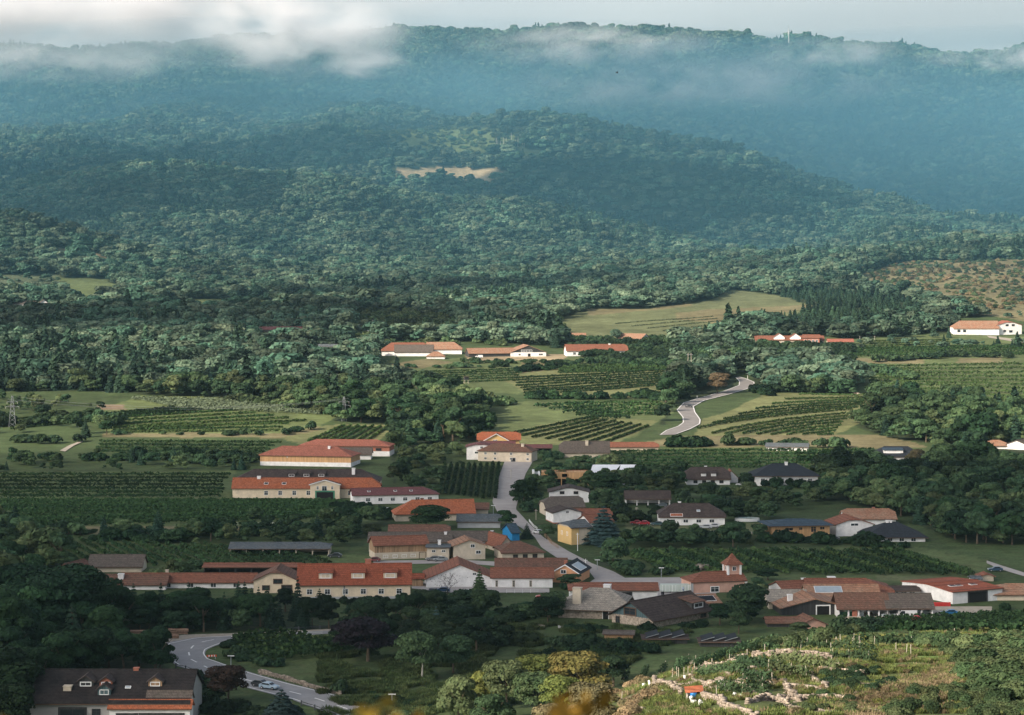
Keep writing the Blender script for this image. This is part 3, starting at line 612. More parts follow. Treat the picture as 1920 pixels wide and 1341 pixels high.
VL = P('946,866 936,893 928,920 923,942 935,965 955,977 977,990 1002,1007 1015,1027 1045,1047 1077,1050 1107,1075 1120,1092')
VR = P('1000,864 985,890 977,918 967,955 990,980 1020,1009 1042,1020 1067,1035 1110,1057 1150,1072 1182,1090 1190,1100')
ribbon('village_street', VL, VR, PALEASPH, 'pale grey street running down between the houses')
ribbon('paved_yard', P('1115,1086 1180,1084 1400,1082'), P('1060,1124 1180,1124 1330,1120'), PALEASPH, 'paved yard beside the chapel', .1)
RU = P('620,1183 528,1188 439,1193 368,1196 310,1206 299,1227 333,1250 386,1266 460,1290 545,1312 620,1340 660,1356')
RI = P('620,1189 466,1198 420,1206 404,1212 386,1220 384,1229 393,1239 430,1249 484,1266 545,1283 620,1301 760,1341')
ribbon('main_road', RU, RI, ASPH, 'grey two lane road bending in front of the village', .12, 14, 8)
ribbon('lay_by', P('620,1180 439,1188 340,1191 296,1205 285,1216'), P('620,1184 439,1194 368,1197 309,1207 298,1222'), GRAVEL, 'gravel strip outside the bend of the road', .09)
ML = P('1379,708 1386,716 1385,724 1348,737 1308,748 1281,756 1268,770 1279,783 1280,793 1271,800 1248,808 1236,817')
MR = P('1384,707 1400,711 1415,717 1416,723 1402,730 1369,740 1321,752 1301,763 1304,774 1314,788 1313,796 1294,806 1266,816')
ribbon('winding_road', ML, MR, plain('sunny_asphalt', (.22,.205,.195), .85, .12, .25), 'pale road winding uphill between the vineyards', .3, 8, 8)
ribbon('farm_track', P('1940,640 1900,636 1850,630'), P('1940,646 1900,641 1855,634'), GRAVEL, 'pale track to the white farm', .3)
ribbon('hill_track', P('775,586 730,592 690,603 655,614'), P('780,590 735,597 700,608 668,620'), PALEASPH, 'road climbing into the woods', .4)
ribbon('footpath', P('150,828 130,836 112,846'), P('156,829 138,837 122,848'), GRAVEL, 'short pale path through the meadow', .3)
ribbon('vineyard_road', P('1850,1052 1880,1062 1925,1076'), P('1850,1057 1875,1068 1925,1083'), PALEASPH, 'lane behind the small hut at right', .15)
ribbon('farm_yard', P('700,1052 860,1050 930,1054'), P('700,1060 860,1056 930,1062'), PALEASPH, 'concrete yard in front of the timber barn', .12)
ribbon('front_drive', P('772,1088 860,1100 1030,1104'), P('772,1104 840,1112 1030,1112'), PALEASPH, 'drive in front of the long white gable wall', .12)
ribbon('winery_yard', P('1555,1140 1700,1138 1860,1138'), P('1575,1164 1700,1158 1860,1150'), GRAVEL, 'yard in front of the winery sheds', .12)
ribbon('garden_drive', P('1180,994 1300,995 1460,999'), P('1180,997 1300,998 1460,1003'), GRAVEL, 'narrow garden drive', .12)
def dashes(left, right, fr, n, label, wid, duty=.5, dz=.16):
    m = MB(); pts = []
    for k in range(161):
        t = k/160
        def pt(pl):
            d = [0]
            for a, b_ in zip(pl, pl[1:]): d.append(d[-1]+math.dist(a, b_))
            j = max(0, min(len(pl)-2, int(np.searchsorted(d, t*d[-1]))-1)); f = (t*d[-1]-d[j])/(d[j+1]-d[j]+1e-9)
            return at(pl[j][0]+(pl[j+1][0]-pl[j][0])*f, pl[j][1]+(pl[j+1][1]-pl[j][1])*f)
        pts.append(pt(left).lerp(pt(right), fr))
    cum = [0]
    for a, b_ in zip(pts, pts[1:]): cum.append(cum[-1]+(b_-a).length)
    def sample(s):
        j = max(0, min(len(pts)-2, int(np.searchsorted(cum, s))-1)); f = (s-cum[j])/(cum[j+1]-cum[j]+1e-9); return pts[j].lerp(pts[j+1], f), (pts[j+1]-pts[j]).normalized()
    per = n; s = 2
    while s < cum[-1]-per:
        q = s; 
        for st in range(3):
            a, d = sample(q); b_, d2 = sample(q+per*duty/3); nrm = Vector((-d.y, d.x, 0)).normalized()*wid/2; n2 = Vector((-d2.y, d2.x, 0)).normalized()*wid/2
            zz = lambda p: Vector((p.x, p.y, float(ground(p.x, p.y))+dz))
            m.add([zz(a-nrm), zz(a+nrm), zz(b_+n2), zz(b_-n2)], [(0, 1, 2, 3)]); q += per*duty/3
        s += per
    o = m.build('road_marking', PAINT); tag(o, label, kind='structure')
dashes(RU, RI, .45, 9, 'broken white centre line of the bending road', .35, .45)
dashes(RU, RI, .93, 6, 'white edge line on the inner side of the bend', .28, 1.0)
dashes(RU, RI, .06, 6, 'white edge line on the outer side of the bend', .28, 1.0)
dashes(ML, MR, .96, 8, 'white line along the right edge of the winding road', .5, 1.0, .36)
dashes(ML, MR, .05, 8, 'white line along the left edge of the winding road', .4, 1.0, .36)

# ------------------------------------------------------------------ vineyards
POST = plain('post_wood', (.42,.38,.31), .9, .2, 2)
def row_geo(pts, h, wd, ls, dens, r, low=.25):
    """leaf faces of one vine row along world points"""
    A = np.array([tuple(p) for p in pts]); d = np.linalg.norm(np.diff(A, axis=0), axis=1); tot = d.sum(); n = max(4, int(tot*dens))
    s = np.sort(np.concatenate([r.uniform(0, tot, n), np.linspace(0, tot, int(tot/.45)+2)])); n = len(s); cu = np.concatenate([[0], np.cumsum(d)]); j = np.clip(np.searchsorted(cu, s)-1, 0, len(d)-1)
    f = ((s-cu[j])/d[j])[:, None]; p = A[j]*(1-f)+A[j+1]*f; dr = (A[j+1]-A[j])/d[j][:, None]; side = np.stack([-dr[:, 1], dr[:, 0], np.zeros(n)], 1)
    lump = .8+.4*vnoise(p[:, 0], p[:, 1], 2.2)+.15*r.normal(size=n)
    hz = h*(low+(1-low)*np.sqrt(r.uniform(0, 1, n)))*np.clip(lump+.12, .5, 1.35); q = r.uniform(-1, 1, n)*wd*.5
    gap = np.ones(n, bool)
    pp = (p+side*q[:, None]); pp[:, 2] += hz; pp = pp[gap]; q = q[gap]; side = side[gap]; n = len(pp)
    nn = side*(np.sign(q)*.8)[:, None]+np.array([0, 0, .75])+r.normal(size=(n, 3))*.4
    return quads(pp, nn, ls*r.uniform(.6, 1.25, n), 1.3, r)
ORD = ['first','second','third','fourth','fifth','sixth','seventh','eighth','ninth','tenth','eleventh','twelfth','thirteenth','fourteenth','fifteenth','sixteenth','seventeenth','eighteenth','nineteenth','twentieth','twenty-first','twenty-second','twenty-third','twenty-fourth','twenty-fifth','twenty-sixth']
def vineyard(corners, n, matn, label, group, single=True, h=1.9, wd=.9, ls=.75, dens=3.2, bend=0, posts=0, jit=.0, rag=.04, no=None):
    """rows from edge A-D to edge B-C of a field given by its corner pixels"""
    A, B_, C_, D_ = P(corners); r = np.random.default_rng(int(A[0]*7+A[1])); VV = []; QQ = []; base = 0; mat = GREENS[matn]; pm = MB()
    for k in range(n):
        t = (k+.5)/n+r.uniform(-jit, jit)/n; a = (A[0]+(D_[0]-A[0])*t, A[1]+(D_[1]-A[1])*t); c = (B_[0]+(C_[0]-B_[0])*t, B_[1]+(C_[1]-B_[1])*t)
        s0, s1 = r.uniform(0, rag), 1-r.uniform(0, rag); P0 = at(*a); P1 = at(*c); sg = max(6, int((P1-P0).length/6)); pts = []
        for i in range(sg+1):
            f = s0+(s1-s0)*i/sg; q = P0.lerp(P1, f)
            if bend: nv = Vector((-(P1-P0).y, (P1-P0).x, 0)).normalized(); q = q+nv*bend*4*f*(1-f)
            pts.append(Vector((q.x, q.y, float(ground(q.x, q.y)))))
        V, Q = row_geo(pts, h, wd, ls, dens, r)
        pmr = MB()
        if posts:
            L_ = (P1-P0).length; m_ = max(1, int(L_/posts))
            for i in range(m_+1):
                q = pts[min(sg, int(i/m_*sg))]; pmr.tube(q-Vector((0,0,.3)), q+Vector((0, 0, h*1.12)), .07, .07, 4)
        if single:
            o0 = P0; V = V-np.array(tuple(o0)); me = nmesh('vine_row', V, Q, mat); o = link('vine_row', me, loc=o0); tag(o, ((ORD[no]+' from the left, ') if no is not None else (ORD[k]+' from the top, ' if n > 1 else ''))+label, 'vine row', group)
            if posts:
                pmr.V = [tuple(Vector(v)-o0) for v in pmr.V]; pmr.build('posts', POST, o)
        else: VV.append(V); QQ.append(Q+base); base += len(V)
    if not single: tag(link('vineyard', nmesh('vineyard', np.concatenate(VV), np.concatenate(QQ), mat)), label, kind='stuff')
g_ = 'vine rows of the '
# field right of the winding road, three fans
for k in range(8):
    t = k/7
    vineyard('%f,%f %f,%f %f,%f %f,%f' % (1496-196*t, 740+66*t, 1648-44*t, 743+25*t, 1648-44*t, 744+25*t, 1496-196*t, 741+66*t), 1, 'leaf_vine',
             'vine row in the striped vineyard right of the winding road', 'vine rows right of the winding road', h=1.1, wd=.9, ls=.7, dens=10, no=k, bend=10*t)
for k in range(8):
    t = (k+1)/8
    vineyard('%f,%f %f,%f %f,%f %f,%f' % (1300+232*t, 815+2*t, 1604-40*t, 769+46*t, 1604-40*t, 770+46*t, 1300+232*t, 816+2*t), 1, 'leaf_vine',
             'slanting vine row at the foot of the striped vineyard', 'slanting vine rows above the tan strip', h=1.1, wd=.9, ls=.7, dens=10, no=k, bend=10*(1-t))
vineyard('935,815 1100,782 1225,800 1130,838', 8, 'leaf_vine', 'slanting vine row above the orange roofed yellow house', 'slanting vine rows above the yellow house', h=1.0, wd=1.1, ls=.8, dens=8, posts=0)
vineyard('985,762 1110,756 1190,788 1120,788', 5, 'leaf_vinedark', 'dark vine row in the grassy strips left of the winding road', 'rows between the grass strips', h=2, wd=2, ls=1.0, dens=4)
vineyard('1050,757 1240,754 1250,780 1120,786', 5, 'leaf_vine', 'vines of the small pale green field left of the winding road', '', False, h=1.8, wd=1.3, ls=1.0, dens=3)
vineyard('950,708 1285,690 1280,722 985,745', 8, 'leaf_vinedark', 'vines of the dark green field below the red roofed farms', '', False, h=1.0, wd=1.3, ls=.9, dens=6)
vineyard('1060,688 1290,682 1290,692 1040,700', 5, 'leaf_vine', 'vines of the sunny strip below the white house', '', False, h=2.0, wd=1.4, ls=1.1, dens=3)
vineyard('730,700 1000,688 960,716 800,722', 6, 'leaf_vine', 'young vines on the olive slope around the hunting stand', '', False, h=1.0, wd=.9, ls=.8, dens=4, posts=0)
vineyard('1590,688 1940,680 1940,768 1660,745', 11, 'leaf_vine', 'terraced vines at the right edge under the white farm', '', False, h=1.8, wd=1.3, ls=1.0, dens=3)
vineyard('1560,655 1930,648 1930,668 1570,670', 7, 'leaf_vine', 'vine terraces just below the white farm', '', False, h=1.8, wd=1.3, ls=1.0, dens=2.4)
vineyard('240,748 430,752 620,780 330,768', 6, 'leaf_vinepale', 'grey green vines of the pale curved field at left', '', False, h=2.0, wd=2.2, ls=1.0, dens=5)
vineyard('215,775 400,762 600,792 210,812', 6, 'leaf_vine', 'vine row in the sunny field left of the pylon', 'vine rows of the sunny left field', h=1.0, wd=1.1, ls=1.0, dens=5, posts=0)
vineyard('60,790 320,764 420,766 60,800', 4, 'leaf_vinedark', 'thin dark vine row atop the sunny left field', 'thin dark rows at the top of the left field', h=1.0, wd=1.1, ls=1.0, dens=4)
vineyard('178,826 540,828 500,852 178,850', 4, 'leaf_vinedark', 'vine row in the strip below the brown bank at left', 'vine rows below the brown bank', h=1.0, wd=1.1, ls=.9, dens=5)
vineyard('565,830 640,798 735,800 690,832', 7, 'leaf_vine', 'short vine row behind the hall with the big orange roof', 'vine rows behind the orange roofed hall', h=1.0, wd=1.1, ls=.9, dens=5)
vineyard('1125,846 1500,842 1620,880 1170,882', 6, 'leaf_vinedark', 'level dark vine row behind the building site', 'level vine rows behind the building site', h=1.1, wd=1.1, ls=.8, dens=6, posts=0)
vineyard('1490,848 1640,846 1640,856 1490,872', 4, 'leaf_vinedark', 'dark vines between the flat white building and the dark roofed house', '', False, h=2.0, wd=1.2, ls=.8, dens=5)
vineyard('-60,888 440,888 430,935 -60,935', 7, 'leaf_vinedark', 'vine row left of the long hotel', 'vine rows left of the hotel', h=1.1, wd=1.1, ls=.75, dens=6, posts=0)
vineyard('-60,938 640,940 725,970 60,990', 15, 'leaf_vinedark', 'dark vine row in the field below the long hotel', 'vine rows below the hotel', h=1.2, wd=1.2, ls=.7, dens=6, posts=0)
for k in range(18):
    t = k/17
    vineyard('%f,%f %f,%f %f,%f %f,%f' % (70+440*t, 1010+18*t, 165+460*t, 1068-8*t, 166+460*t, 1069-8*t, 71+440*t, 1010+18*t), 1, 'leaf_vinedark',
             'short dark vine row above the long red roofed wing', 'vine rows above the long red roof', h=1.3, wd=1.2, ls=.7, dens=7, posts=0, rag=.1, no=k)
for k in range(10):
    t = k/9
    vineyard('%f,%f %f,%f %f,%f %f,%f' % (822+105*t, 930+10*t, 835+100*t, 874-2*t, 836+100*t, 874-2*t, 823+105*t, 930+10*t), 1, 'leaf_vinedark',
             'upright vine row in the garden left of the street', 'vine rows left of the street', h=1.9, wd=1.2, ls=.75, dens=6, no=k)
for k in range(26):
    t = k/25
    vineyard('%f,%f %f,%f %f,%f %f,%f' % (1150+520*t, 1034-2*t, 1280+560*t, 1076+6*t, 1281+560*t, 1077+6*t, 1151+520*t, 1034-2*t), 1, 'leaf_vinedark' if k % 3 else 'leaf_vine',
             'slanting vine row in the broad vineyard behind the chapel', 'vine rows behind the chapel', h=1.5, wd=1.3, ls=.7, dens=9, posts=0, rag=.12, no=k)
vineyard('1600,1166 1960,1150 1960,1190 1640,1190', 9, 'leaf_vinedark', 'level vine row in front of the winery yard', 'vine rows in front of the winery', h=1.4, wd=1.3, ls=.6, dens=9, posts=0)
for k in range(12):
    t = k/11
    vineyard('%f,%f %f,%f %f,%f %f,%f' % (430+40*t, 1206+40*t, 540+130*t, 1192+30*t, 541+130*t, 1193+30*t, 431+40*t, 1207+40*t), 1, 'leaf_vinedark' if k % 2 else 'leaf_vine',
             'bushy vine row on the slope inside the road bend', 'vine rows inside the road bend', h=2.1, wd=1.5, ls=.65, dens=10, posts=0, rag=.12, no=k)
vineyard('250,800 560,792 520,812 215,814', 3, 'leaf_vine', 'vine row on the bank below the sunny left field', 'vine rows on the bank below the left field', h=1.0, wd=1.1, ls=.9, dens=6)
vineyard('10,786 180,770 190,792 20,808', 4, 'leaf_vine', 'vine row in the small plot right of the left pylon', 'vine rows beside the left pylon', h=1.0, wd=1.1, ls=.9, dens=6)
vineyard('1060,690 1250,684 1280,694 1040,702', 3, 'leaf_vine', 'vine row in the strip above the dark green field', 'vine rows above the dark green field', h=1.0, wd=1.1, ls=.9, dens=6)
vineyard('1620,640 1780,636 1790,652 1600,656', 4, 'leaf_vine', 'vine row on the slope left of the white farm', 'vine rows left of the white farm', h=1.0, wd=1.1, ls=.9, dens=5)
vineyard('1130,606 1330,592 1420,612 1320,632', 6, 'leaf_vinepale', 'faint planted lines on the big pale meadow', '', False, h=.7, wd=.8, ls=.8, dens=1.6)
# ------------------------------------------------------------------ buildings
BR = []
RED = roofmat('red_tiles', (.30,.085,.045)); ORANGE = roofmat('orange_tiles', (.38,.115,.052), (.27,.11,.065), .3); RUST = roofmat('rust_tiles', (.25,.098,.06), (.16,.075,.05))
BROWN = roofmat('brown_tiles', (.18,.09,.062), (.10,.075,.055)); DBROWN = roofmat('dark_brown_tiles', (.062,.045,.042), (.09,.07,.055)); GREYBR = roofmat('grey_brown_tiles', (.13,.105,.09), (.09,.08,.065), .4)
BLACK = roofmat('black_tiles', (.030,.036,.045)); SLATE = roofmat('grey_sheet', (.10,.12,.135), (.14,.14,.13)); BLUEROOF = roofmat('blue_grey_roof', (.05,.08,.11)); PURPLE = roofmat('plum_tiles', (.17,.07,.07))
SHINGLE = roofmat('pale_shingles', (.34,.30,.25), (.22,.20,.17), .5); TANROOF = roofmat('sunbleached_tiles', (.33,.17,.105), (.28,.2,.14), .4); SALMON = roofmat('salmon_tiles', (.33,.12,.08), (.36,.14,.1), .2)
WHITE = plain('white_render', (.74,.73,.71), .9, .14, .5); CREAM = plain('cream_render', (.66,.55,.40), .9, .14, .5); BEIGE = plain('beige_render', (.52,.45,.35), .9, .14, .5)
PINK = plain('pink_render', (.56,.34,.26), .9, .14, .4); PEACH = plain('peach_render', (.66,.34,.18), .9, .08, .5); YELLOW = plain('yellow_render', (.62,.42,.18), .9, .07, .5)
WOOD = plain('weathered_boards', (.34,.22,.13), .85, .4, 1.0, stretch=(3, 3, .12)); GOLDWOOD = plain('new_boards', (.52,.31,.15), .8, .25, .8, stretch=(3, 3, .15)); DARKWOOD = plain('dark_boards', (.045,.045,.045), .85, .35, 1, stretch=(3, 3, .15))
TEALWOOD = plain('dark_teal_boards', (.075,.125,.135), .8, .3, 1, stretch=(3, 3, .15)); STONE = plain('rubble_stone', (.40,.33,.26), .95, .45, 2.2, bump=.5); BRICKM = plain('brick_wall', (.36,.14,.09), .9, .25, 1.4)
GREYW = plain('grey_render', (.36,.37,.38), .9, .12, .5); BLUEW = plain('blue_boards', (.015,.19,.42), .7, .12, 1); CONC = plain('concrete', (.42,.41,.38), .9, .15, .5); TRIM = plain('white_trim', (.78,.78,.76), .6, .05, 2)
GLASS = plain('window_glass', (.025,.032,.038), .08, .2, .5, spec=.6); DARKIN = plain('dark_opening', (.012,.012,.012), .95, .2, 1); PANEL = plain('solar_glass', (.30,.36,.40), .4, .12, .8, spec=.7); PANELD = plain('dark_solar_glass', (.010,.013,.018), .6, .1, .8, spec=.15)
BROWNT = plain('brown_trim', (.10,.06,.04), .7, .1, 2); GREENP = plain('green_paint', (.05,.20,.12), .6, .1, 2); METAL = plain('galvanised_metal', (.35,.37,.38), .5, .15, 2, metal=.5)
def Wd(n, fz, a=.08, b_=.92, w=1.0, h=1.2, face='F', tr=None, door=False):
    return [(face, a+(b_-a)*(i+.5)/n if n > 1 else (a+b_)/2, fz, w, h, tr, door) for i in range(n)]
_wc = {}
def window_meshes(w, h, trim, door, glass=None):
    k = (round(w, 2), round(h, 2), trim.name, door)
    if k not in _wc:
        t = max(.10, w*.09); f = MB(); f.box(-w/2-t, w/2+t, -.10, .02, h/2, h/2+t); f.box(-w/2-t, w/2+t, -.10, .02, -h/2-t, -h/2); f.box(-w/2-t, -w/2, -.098, .02, -h/2, h/2); f.box(w/2, w/2+t, -.098, .02, -h/2, h/2)
        g = MB(); g.box(-w/2, w/2, -.045, .02, -h/2, h/2); 
        if not door:
            f.box(-.03, .03, -.08, -.046, -h/2, h/2)
            if h > 1: f.box(-w/2, w/2, -.078, -.047, h*.12, h*.12+.05)
        _wc[k] = (f.mesh('window_frame', trim), g.mesh('pane', DARKIN if door else GLASS))
    return _wc[k]
def building(label, x0, x1, vb, ve, vr, dep=10, yaw=0, ax='x', jl=0, jr=0, roof=RED, wall=WHITE, wins=(), chim=(), dorm=(), sky=(), band=None, oh=.5, th=.22, cat='house', name='house', base=None, gable=None, openf=None, Y=None, group=None):
    uc = (x0+x1)/2; g = at(uc, vb); D = g.y if Y is None else Y
    s = D/F; yr = R(yaw); wt = (x1-x0)*s; Lw = (wt-dep*abs(math.sin(yr)))/math.cos(yr); Lw = max(Lw, 2.0)
    yc = D+(Lw*abs(math.sin(yr))+dep*math.cos(yr))/2; xc = (uc-960)/F*yc*.35+(uc-960)/F*D*.65; zb = (HV-vb)*s; Hw = (vb-ve)*s
    zr_ = (HV-vr)/F*yc; rise = max(.4, zr_-zb-Hw)
    BR.append((x0, x1, vr, ve, vb, D, dep, xc, yc, Lw/2))
    o = empty(name, (xc, yc, zb), yr+(math.pi/2 if ax == 'y' else 0), label, cat, group)
    if ax == 'x': RL, RW = Lw, dep
    else: RL, RW = dep, Lw
    # view frame -> local frame
    def loc(x, y): return (x, y) if ax == 'x' else (y, -x)
    rot = 0 if ax == 'x' else -math.pi/2
    m = rise/(RW/2)
    # walls
    wm = MB(); hL, hW = RL/2, RW/2; BZ = -4.0
    def endp(j): 
        if j >= .99: return [(-hW, BZ), (hW, BZ), (hW, Hw), (-hW, Hw)]
        if j <= .01: return [(-hW, BZ), (hW, BZ), (hW, Hw), (0, Hw+rise), (-hW, Hw)]
        return [(-hW, BZ), (hW, BZ), (hW, Hw), (hW*j, Hw+rise*(1-j)), (-hW*j, Hw+rise*(1-j)), (-hW, Hw)]
    # box body and gable caps
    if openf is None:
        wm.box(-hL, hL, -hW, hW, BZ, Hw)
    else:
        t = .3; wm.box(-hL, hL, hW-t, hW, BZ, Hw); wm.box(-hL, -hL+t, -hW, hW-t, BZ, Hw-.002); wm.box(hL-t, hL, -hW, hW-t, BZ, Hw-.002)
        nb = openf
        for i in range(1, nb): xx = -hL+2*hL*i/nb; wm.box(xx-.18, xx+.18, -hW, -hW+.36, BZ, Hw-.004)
    link('wall', wm.mesh('wall', wall), o)
    for j, sx in ((jl, -1), (jr, 1)):
        if j > .98 or openf: continue
        gm = MB(); gm.prism(endp(j)[2:], lambda p: (sx*hL, p[0], p[1]+.001), lambda p: (sx*(hL-.25), p[0], p[1]+.001)); link('gable', gm.mesh('gable', gable or wall), o)
    if base:
        bm_, fz = base; q = MB(); e = .05; zt = Hw*fz; q.box(-hL-e, hL+e, -hW-e, -hW, BZ, zt); q.box(-hL-e, hL+e, hW, hW+e, BZ, zt); q.box(-hL-e, -hL, -hW, hW, BZ, zt-.003); q.box(hL, hL+e, -hW, hW, BZ, zt-.003)
        link('plinth', q.mesh('plinth', bm_), o)
    # roof
    L2, W2 = hL+oh, hW+oh; z0 = Hw-m*oh+th; Rr = rise+m*oh; V = []
    def jp(j, sx):
        ins = min(W2*j, L2*.96) if j > 0 else 0
        return [(sx*L2, -W2*j, z0+Rr*(1-j)), (sx*(L2-ins), 0, z0+Rr), (sx*L2, W2*j, z0+Rr*(1-j))]
    a, b_ = jp(jl, -1), jp(jr, 1)
    faces = [[(-L2, -W2, z0), (L2, -W2, z0), b_[0], b_[1], a[1], a[0]], [(L2, W2, z0), (-L2, W2, z0), a[2], a[1], b_[1], b_[2]]]
    if jl > .01: faces.append([a[2], a[0], a[1]])
    if jr > .01: faces.append([b_[0], b_[2], b_[1]])
    bm = bmesh.new()
    for f in faces:
        ff = []
        for p in f:
            if not ff or (Vector(p)-Vector(ff[-1])).length > 1e-4: ff.append(p)
        if (Vector(ff[0])-Vector(ff[-1])).length < 1e-4: ff.pop()
        bm.faces.new([bm.verts.new(p) for p in ff])
    bmesh.ops.remove_doubles(bm, verts=bm.verts, dist=1e-3); bmesh.ops.recalc_face_normals(bm, faces=bm.faces)
    for f in bm.faces:
        if f.normal.z < 0: f.normal_flip()
    me = bpy.data.meshes.new('roof'); 
    top = list(bm.faces); edges = [e for e in bm.edges if e.is_boundary]; mp = {}
    for v in list(bm.verts): mp[v] = bm.verts.new(v.co-Vector((0, 0, th)))
    for f in top: bm.faces.new([mp[v] for v in reversed(f.verts)])
    for e in edges: x, y = e.verts; bm.faces.new([x, y, mp[y], mp[x]])
    bmesh.ops.recalc_face_normals(bm, faces=bm.faces); bm.to_mesh(me); bm.free(); me.materials.append(roof)
    ro = link('roof', me, o)
    rm = MB(); rm.box(-(L2-min(W2*jl, L2*.96)), (L2-min(W2*jr, L2*.96)), -.16, .16, z0+Rr-.08, z0+Rr+.10); link('ridge_cap', rm.mesh('ridge_cap', roof), ro)
    if Lw > 5:
        q = MB(); yy = -W2-.10 if ax == 'x' else None
        if ax == 'x': q.box(-L2, L2, -W2-.12, -W2-.005, z0-th-.06, z0-th+.12)
        else: q.box(-L2, L2, W2+.005, W2+.12, z0-th-.06, z0-th+.12); q.box(-L2, L2, -W2-.12, -W2-.005, z0-th-.06, z0-th+.12)
        link('gutter', q.mesh('gutter', BROWNT), ro)
    def zroof(x, y):  # view frame point
        lx, ly = loc(x, y); return z0+Rr*(1-abs(ly)/W2)
    # window frames of reference
    fw = Lw; fd = dep
    FACE = {'F': (lambda f: (-fw/2+fw*f, -fd/2), 0, fw), 'L': (lambda f: (-fw/2, fd/2-fd*f), -math.pi/2, fd), 'R': (lambda f: (fw/2, -fd/2+fd*f), math.pi/2, fd)}
    for face, fx, fz, w_, h_, tr, door in wins:
        fn, ra, _ = FACE[face]; x, y = fn(fx); lx, ly = loc(x, y); z = fz*Hw
        if door: z = h_/2
        fm, pm_ = window_meshes(w_, h_, tr or TRIM, door)
        wo = link('door' if door else 'window', fm, o, loc=(lx, ly, z), rz=rot+ra); link('door_leaf' if door else 'pane', pm_, wo)
    for fx, fy, hh, cm_, sz in [tuple(c)+(BEIGE, .8)[len(c)-3:] if len(c) < 5 else c for c in chim]:
        x = -fw/2+fw*fx; y = -fd/2+fd*fy; lx, ly = loc(x, y); zt = z0+Rr+hh; q = MB(); q.box(lx-sz/2, lx+sz/2, ly-sz/2, ly+sz/2, zroof(x, y)-1.0, zt); q.box(lx-sz/2-.1, lx+sz/2+.1, ly-sz/2-.1, ly+sz/2+.1, zt, zt+.15)
        link('chimney', q.mesh('chimney', cm_), ro)
    for fx, t, w_, h_, mt_ in sky:     # flat light on the slope that faces the viewer (ax x) or left slope (ax y)
        ly = -W2*(1-t); lx = -L2+2*L2*fx; z = z0+Rr*t; a_ = math.atan(Rr/W2); q = MB(); M = Matrix.Translation((lx, ly, z)) @ Matrix.Rotation(a_, 4, 'X'); q.box(-w_/2, w_/2, -h_/2, h_/2, .01, .14, M)
        so = link('skylight', q.mesh('skylight', TRIM), ro); q = MB(); q.box(-w_/2+.12, w_/2-.12, -h_/2+.12, h_/2-.12, .141, .16, M); link('glass', q.mesh('glass', mt_), so)
    for kind, fx, t, w_, h_, wmat, rmat in dorm:
        lx = -L2+2*L2*fx; ly = -W2*(1-t); zz = z0+Rr*t-.3; q = MB()
        dl = (h_+.3)/max(.05, (Rr/W2)-.18) if kind == 'shed' else (h_+w_*.35+.3)/(Rr/W2); dl = min(dl, W2*(1-t)+.4)
        q.box(lx-w_/2, lx+w_/2, ly, ly+dl*.8, zz-.2, zz+h_+.3)
        if kind == 'gable': q.prism([(-w_/2, zz+h_+.3), (w_/2, zz+h_+.3), (0, zz+h_+.3+w_*.34)], lambda p: (lx+p[0], ly, p[1]), lambda p: (lx+p[0], ly+dl*.7, p[1]))
        do = link('dormer', q.mesh('dormer', wmat), ro); q = MB(); zt = zz+h_+.3
        if kind == 'shed':
            q.add([(lx-w_/2-.3, ly-.4, zt-.05), (lx+w_/2+.3, ly-.4, zt-.05), (lx+w_/2+.3, ly+dl, zt+dl*.2), (lx-w_/2-.3, ly+dl, zt+dl*.2), (lx-w_/2-.3, ly-.4, zt+.13), (lx+w_/2+.3, ly-.4, zt+.13), (lx+w_/2+.3, ly+dl, zt+dl*.2+.18), (lx-w_/2-.3, ly+dl, zt+dl*.2+.18)],
                  [(0,3,2,1), (4,5,6,7), (0,1,5,4), (1,2,6,5), (2,3,7,6), (3,0,4,7)])
        else:
            e = .35
            for sx in (-1, 1):
                q.prism([(sx*(w_/2+e), zt-e*.68), (0, zt+w_*.34), (0, zt+w_*.34+.2), (sx*(w_/2+e), zt-e*.68+.2)], lambda p: (lx+p[0], ly-.35, p[1]), lambda p: (lx+p[0], ly+dl, p[1]))
        link('dormer_roof', q.mesh('dormer_roof', rmat), do)
        fm, pm_ = window_meshes(w_*.62, h_*.62, TRIM, False); wo = link('window', fm, do, loc=(lx, ly, zz+.25+h_*.5)); 
    if band:   # fascia boards on the verge of the gable that faces the viewer
        q = MB(); sx = -1
        for sy in (-1, 1): q.prism([(sy*W2, z0-.25), (0, z0+Rr-.25), (0, z0+Rr+.03), (sy*W2, z0+.03)], lambda p: (-L2-.06, p[0], p[1]), lambda p: (-L2, p[0], p[1]))
        link('bargeboard', q.mesh('bargeboard', band), ro)
    return o, dict(Hw=Hw, Lw=Lw, rise=rise, z0=z0, D=D, s=s, xc=xc, yc=yc, zb=zb)
BU = building
# village, left of the street
o, i_ = BU('large cream house with a red tiled roof and three wide dormers', 556, 770, 1124, 1096, 1058, 12, 3, roof=RED, wall=CREAM, jr=0, wins=Wd(6, .5, .02, .98, 1.3, 1.25)+[('F', .41, .5, .22, 3.6, METAL, False)],
   chim=[(.62, .55, .9, BRICKM, 1.6)], dorm=[('shed', .25, .30, 3.6, 1.5, CREAM, RED), ('shed', .53, .30, 3.6, 1.5, CREAM, RED), ('shed', .81, .30, 3.6, 1.5, CREAM, RED)], base=(GREYW, .16))
BU('cream gabled wing with two dark balconies left of the three dormer house', 477, 560, 1112, 1089, 1064, 12, 0, 'y', jl=.25, roof=BROWN, wall=CREAM, wins=[('F', .55, .95, 2.2, 1.0, BROWNT, False), ('F', .28, .42, 1.8, 1.1, BROWNT, False), ('F', .75, .42, 2.6, 1.2, BROWNT, False)])
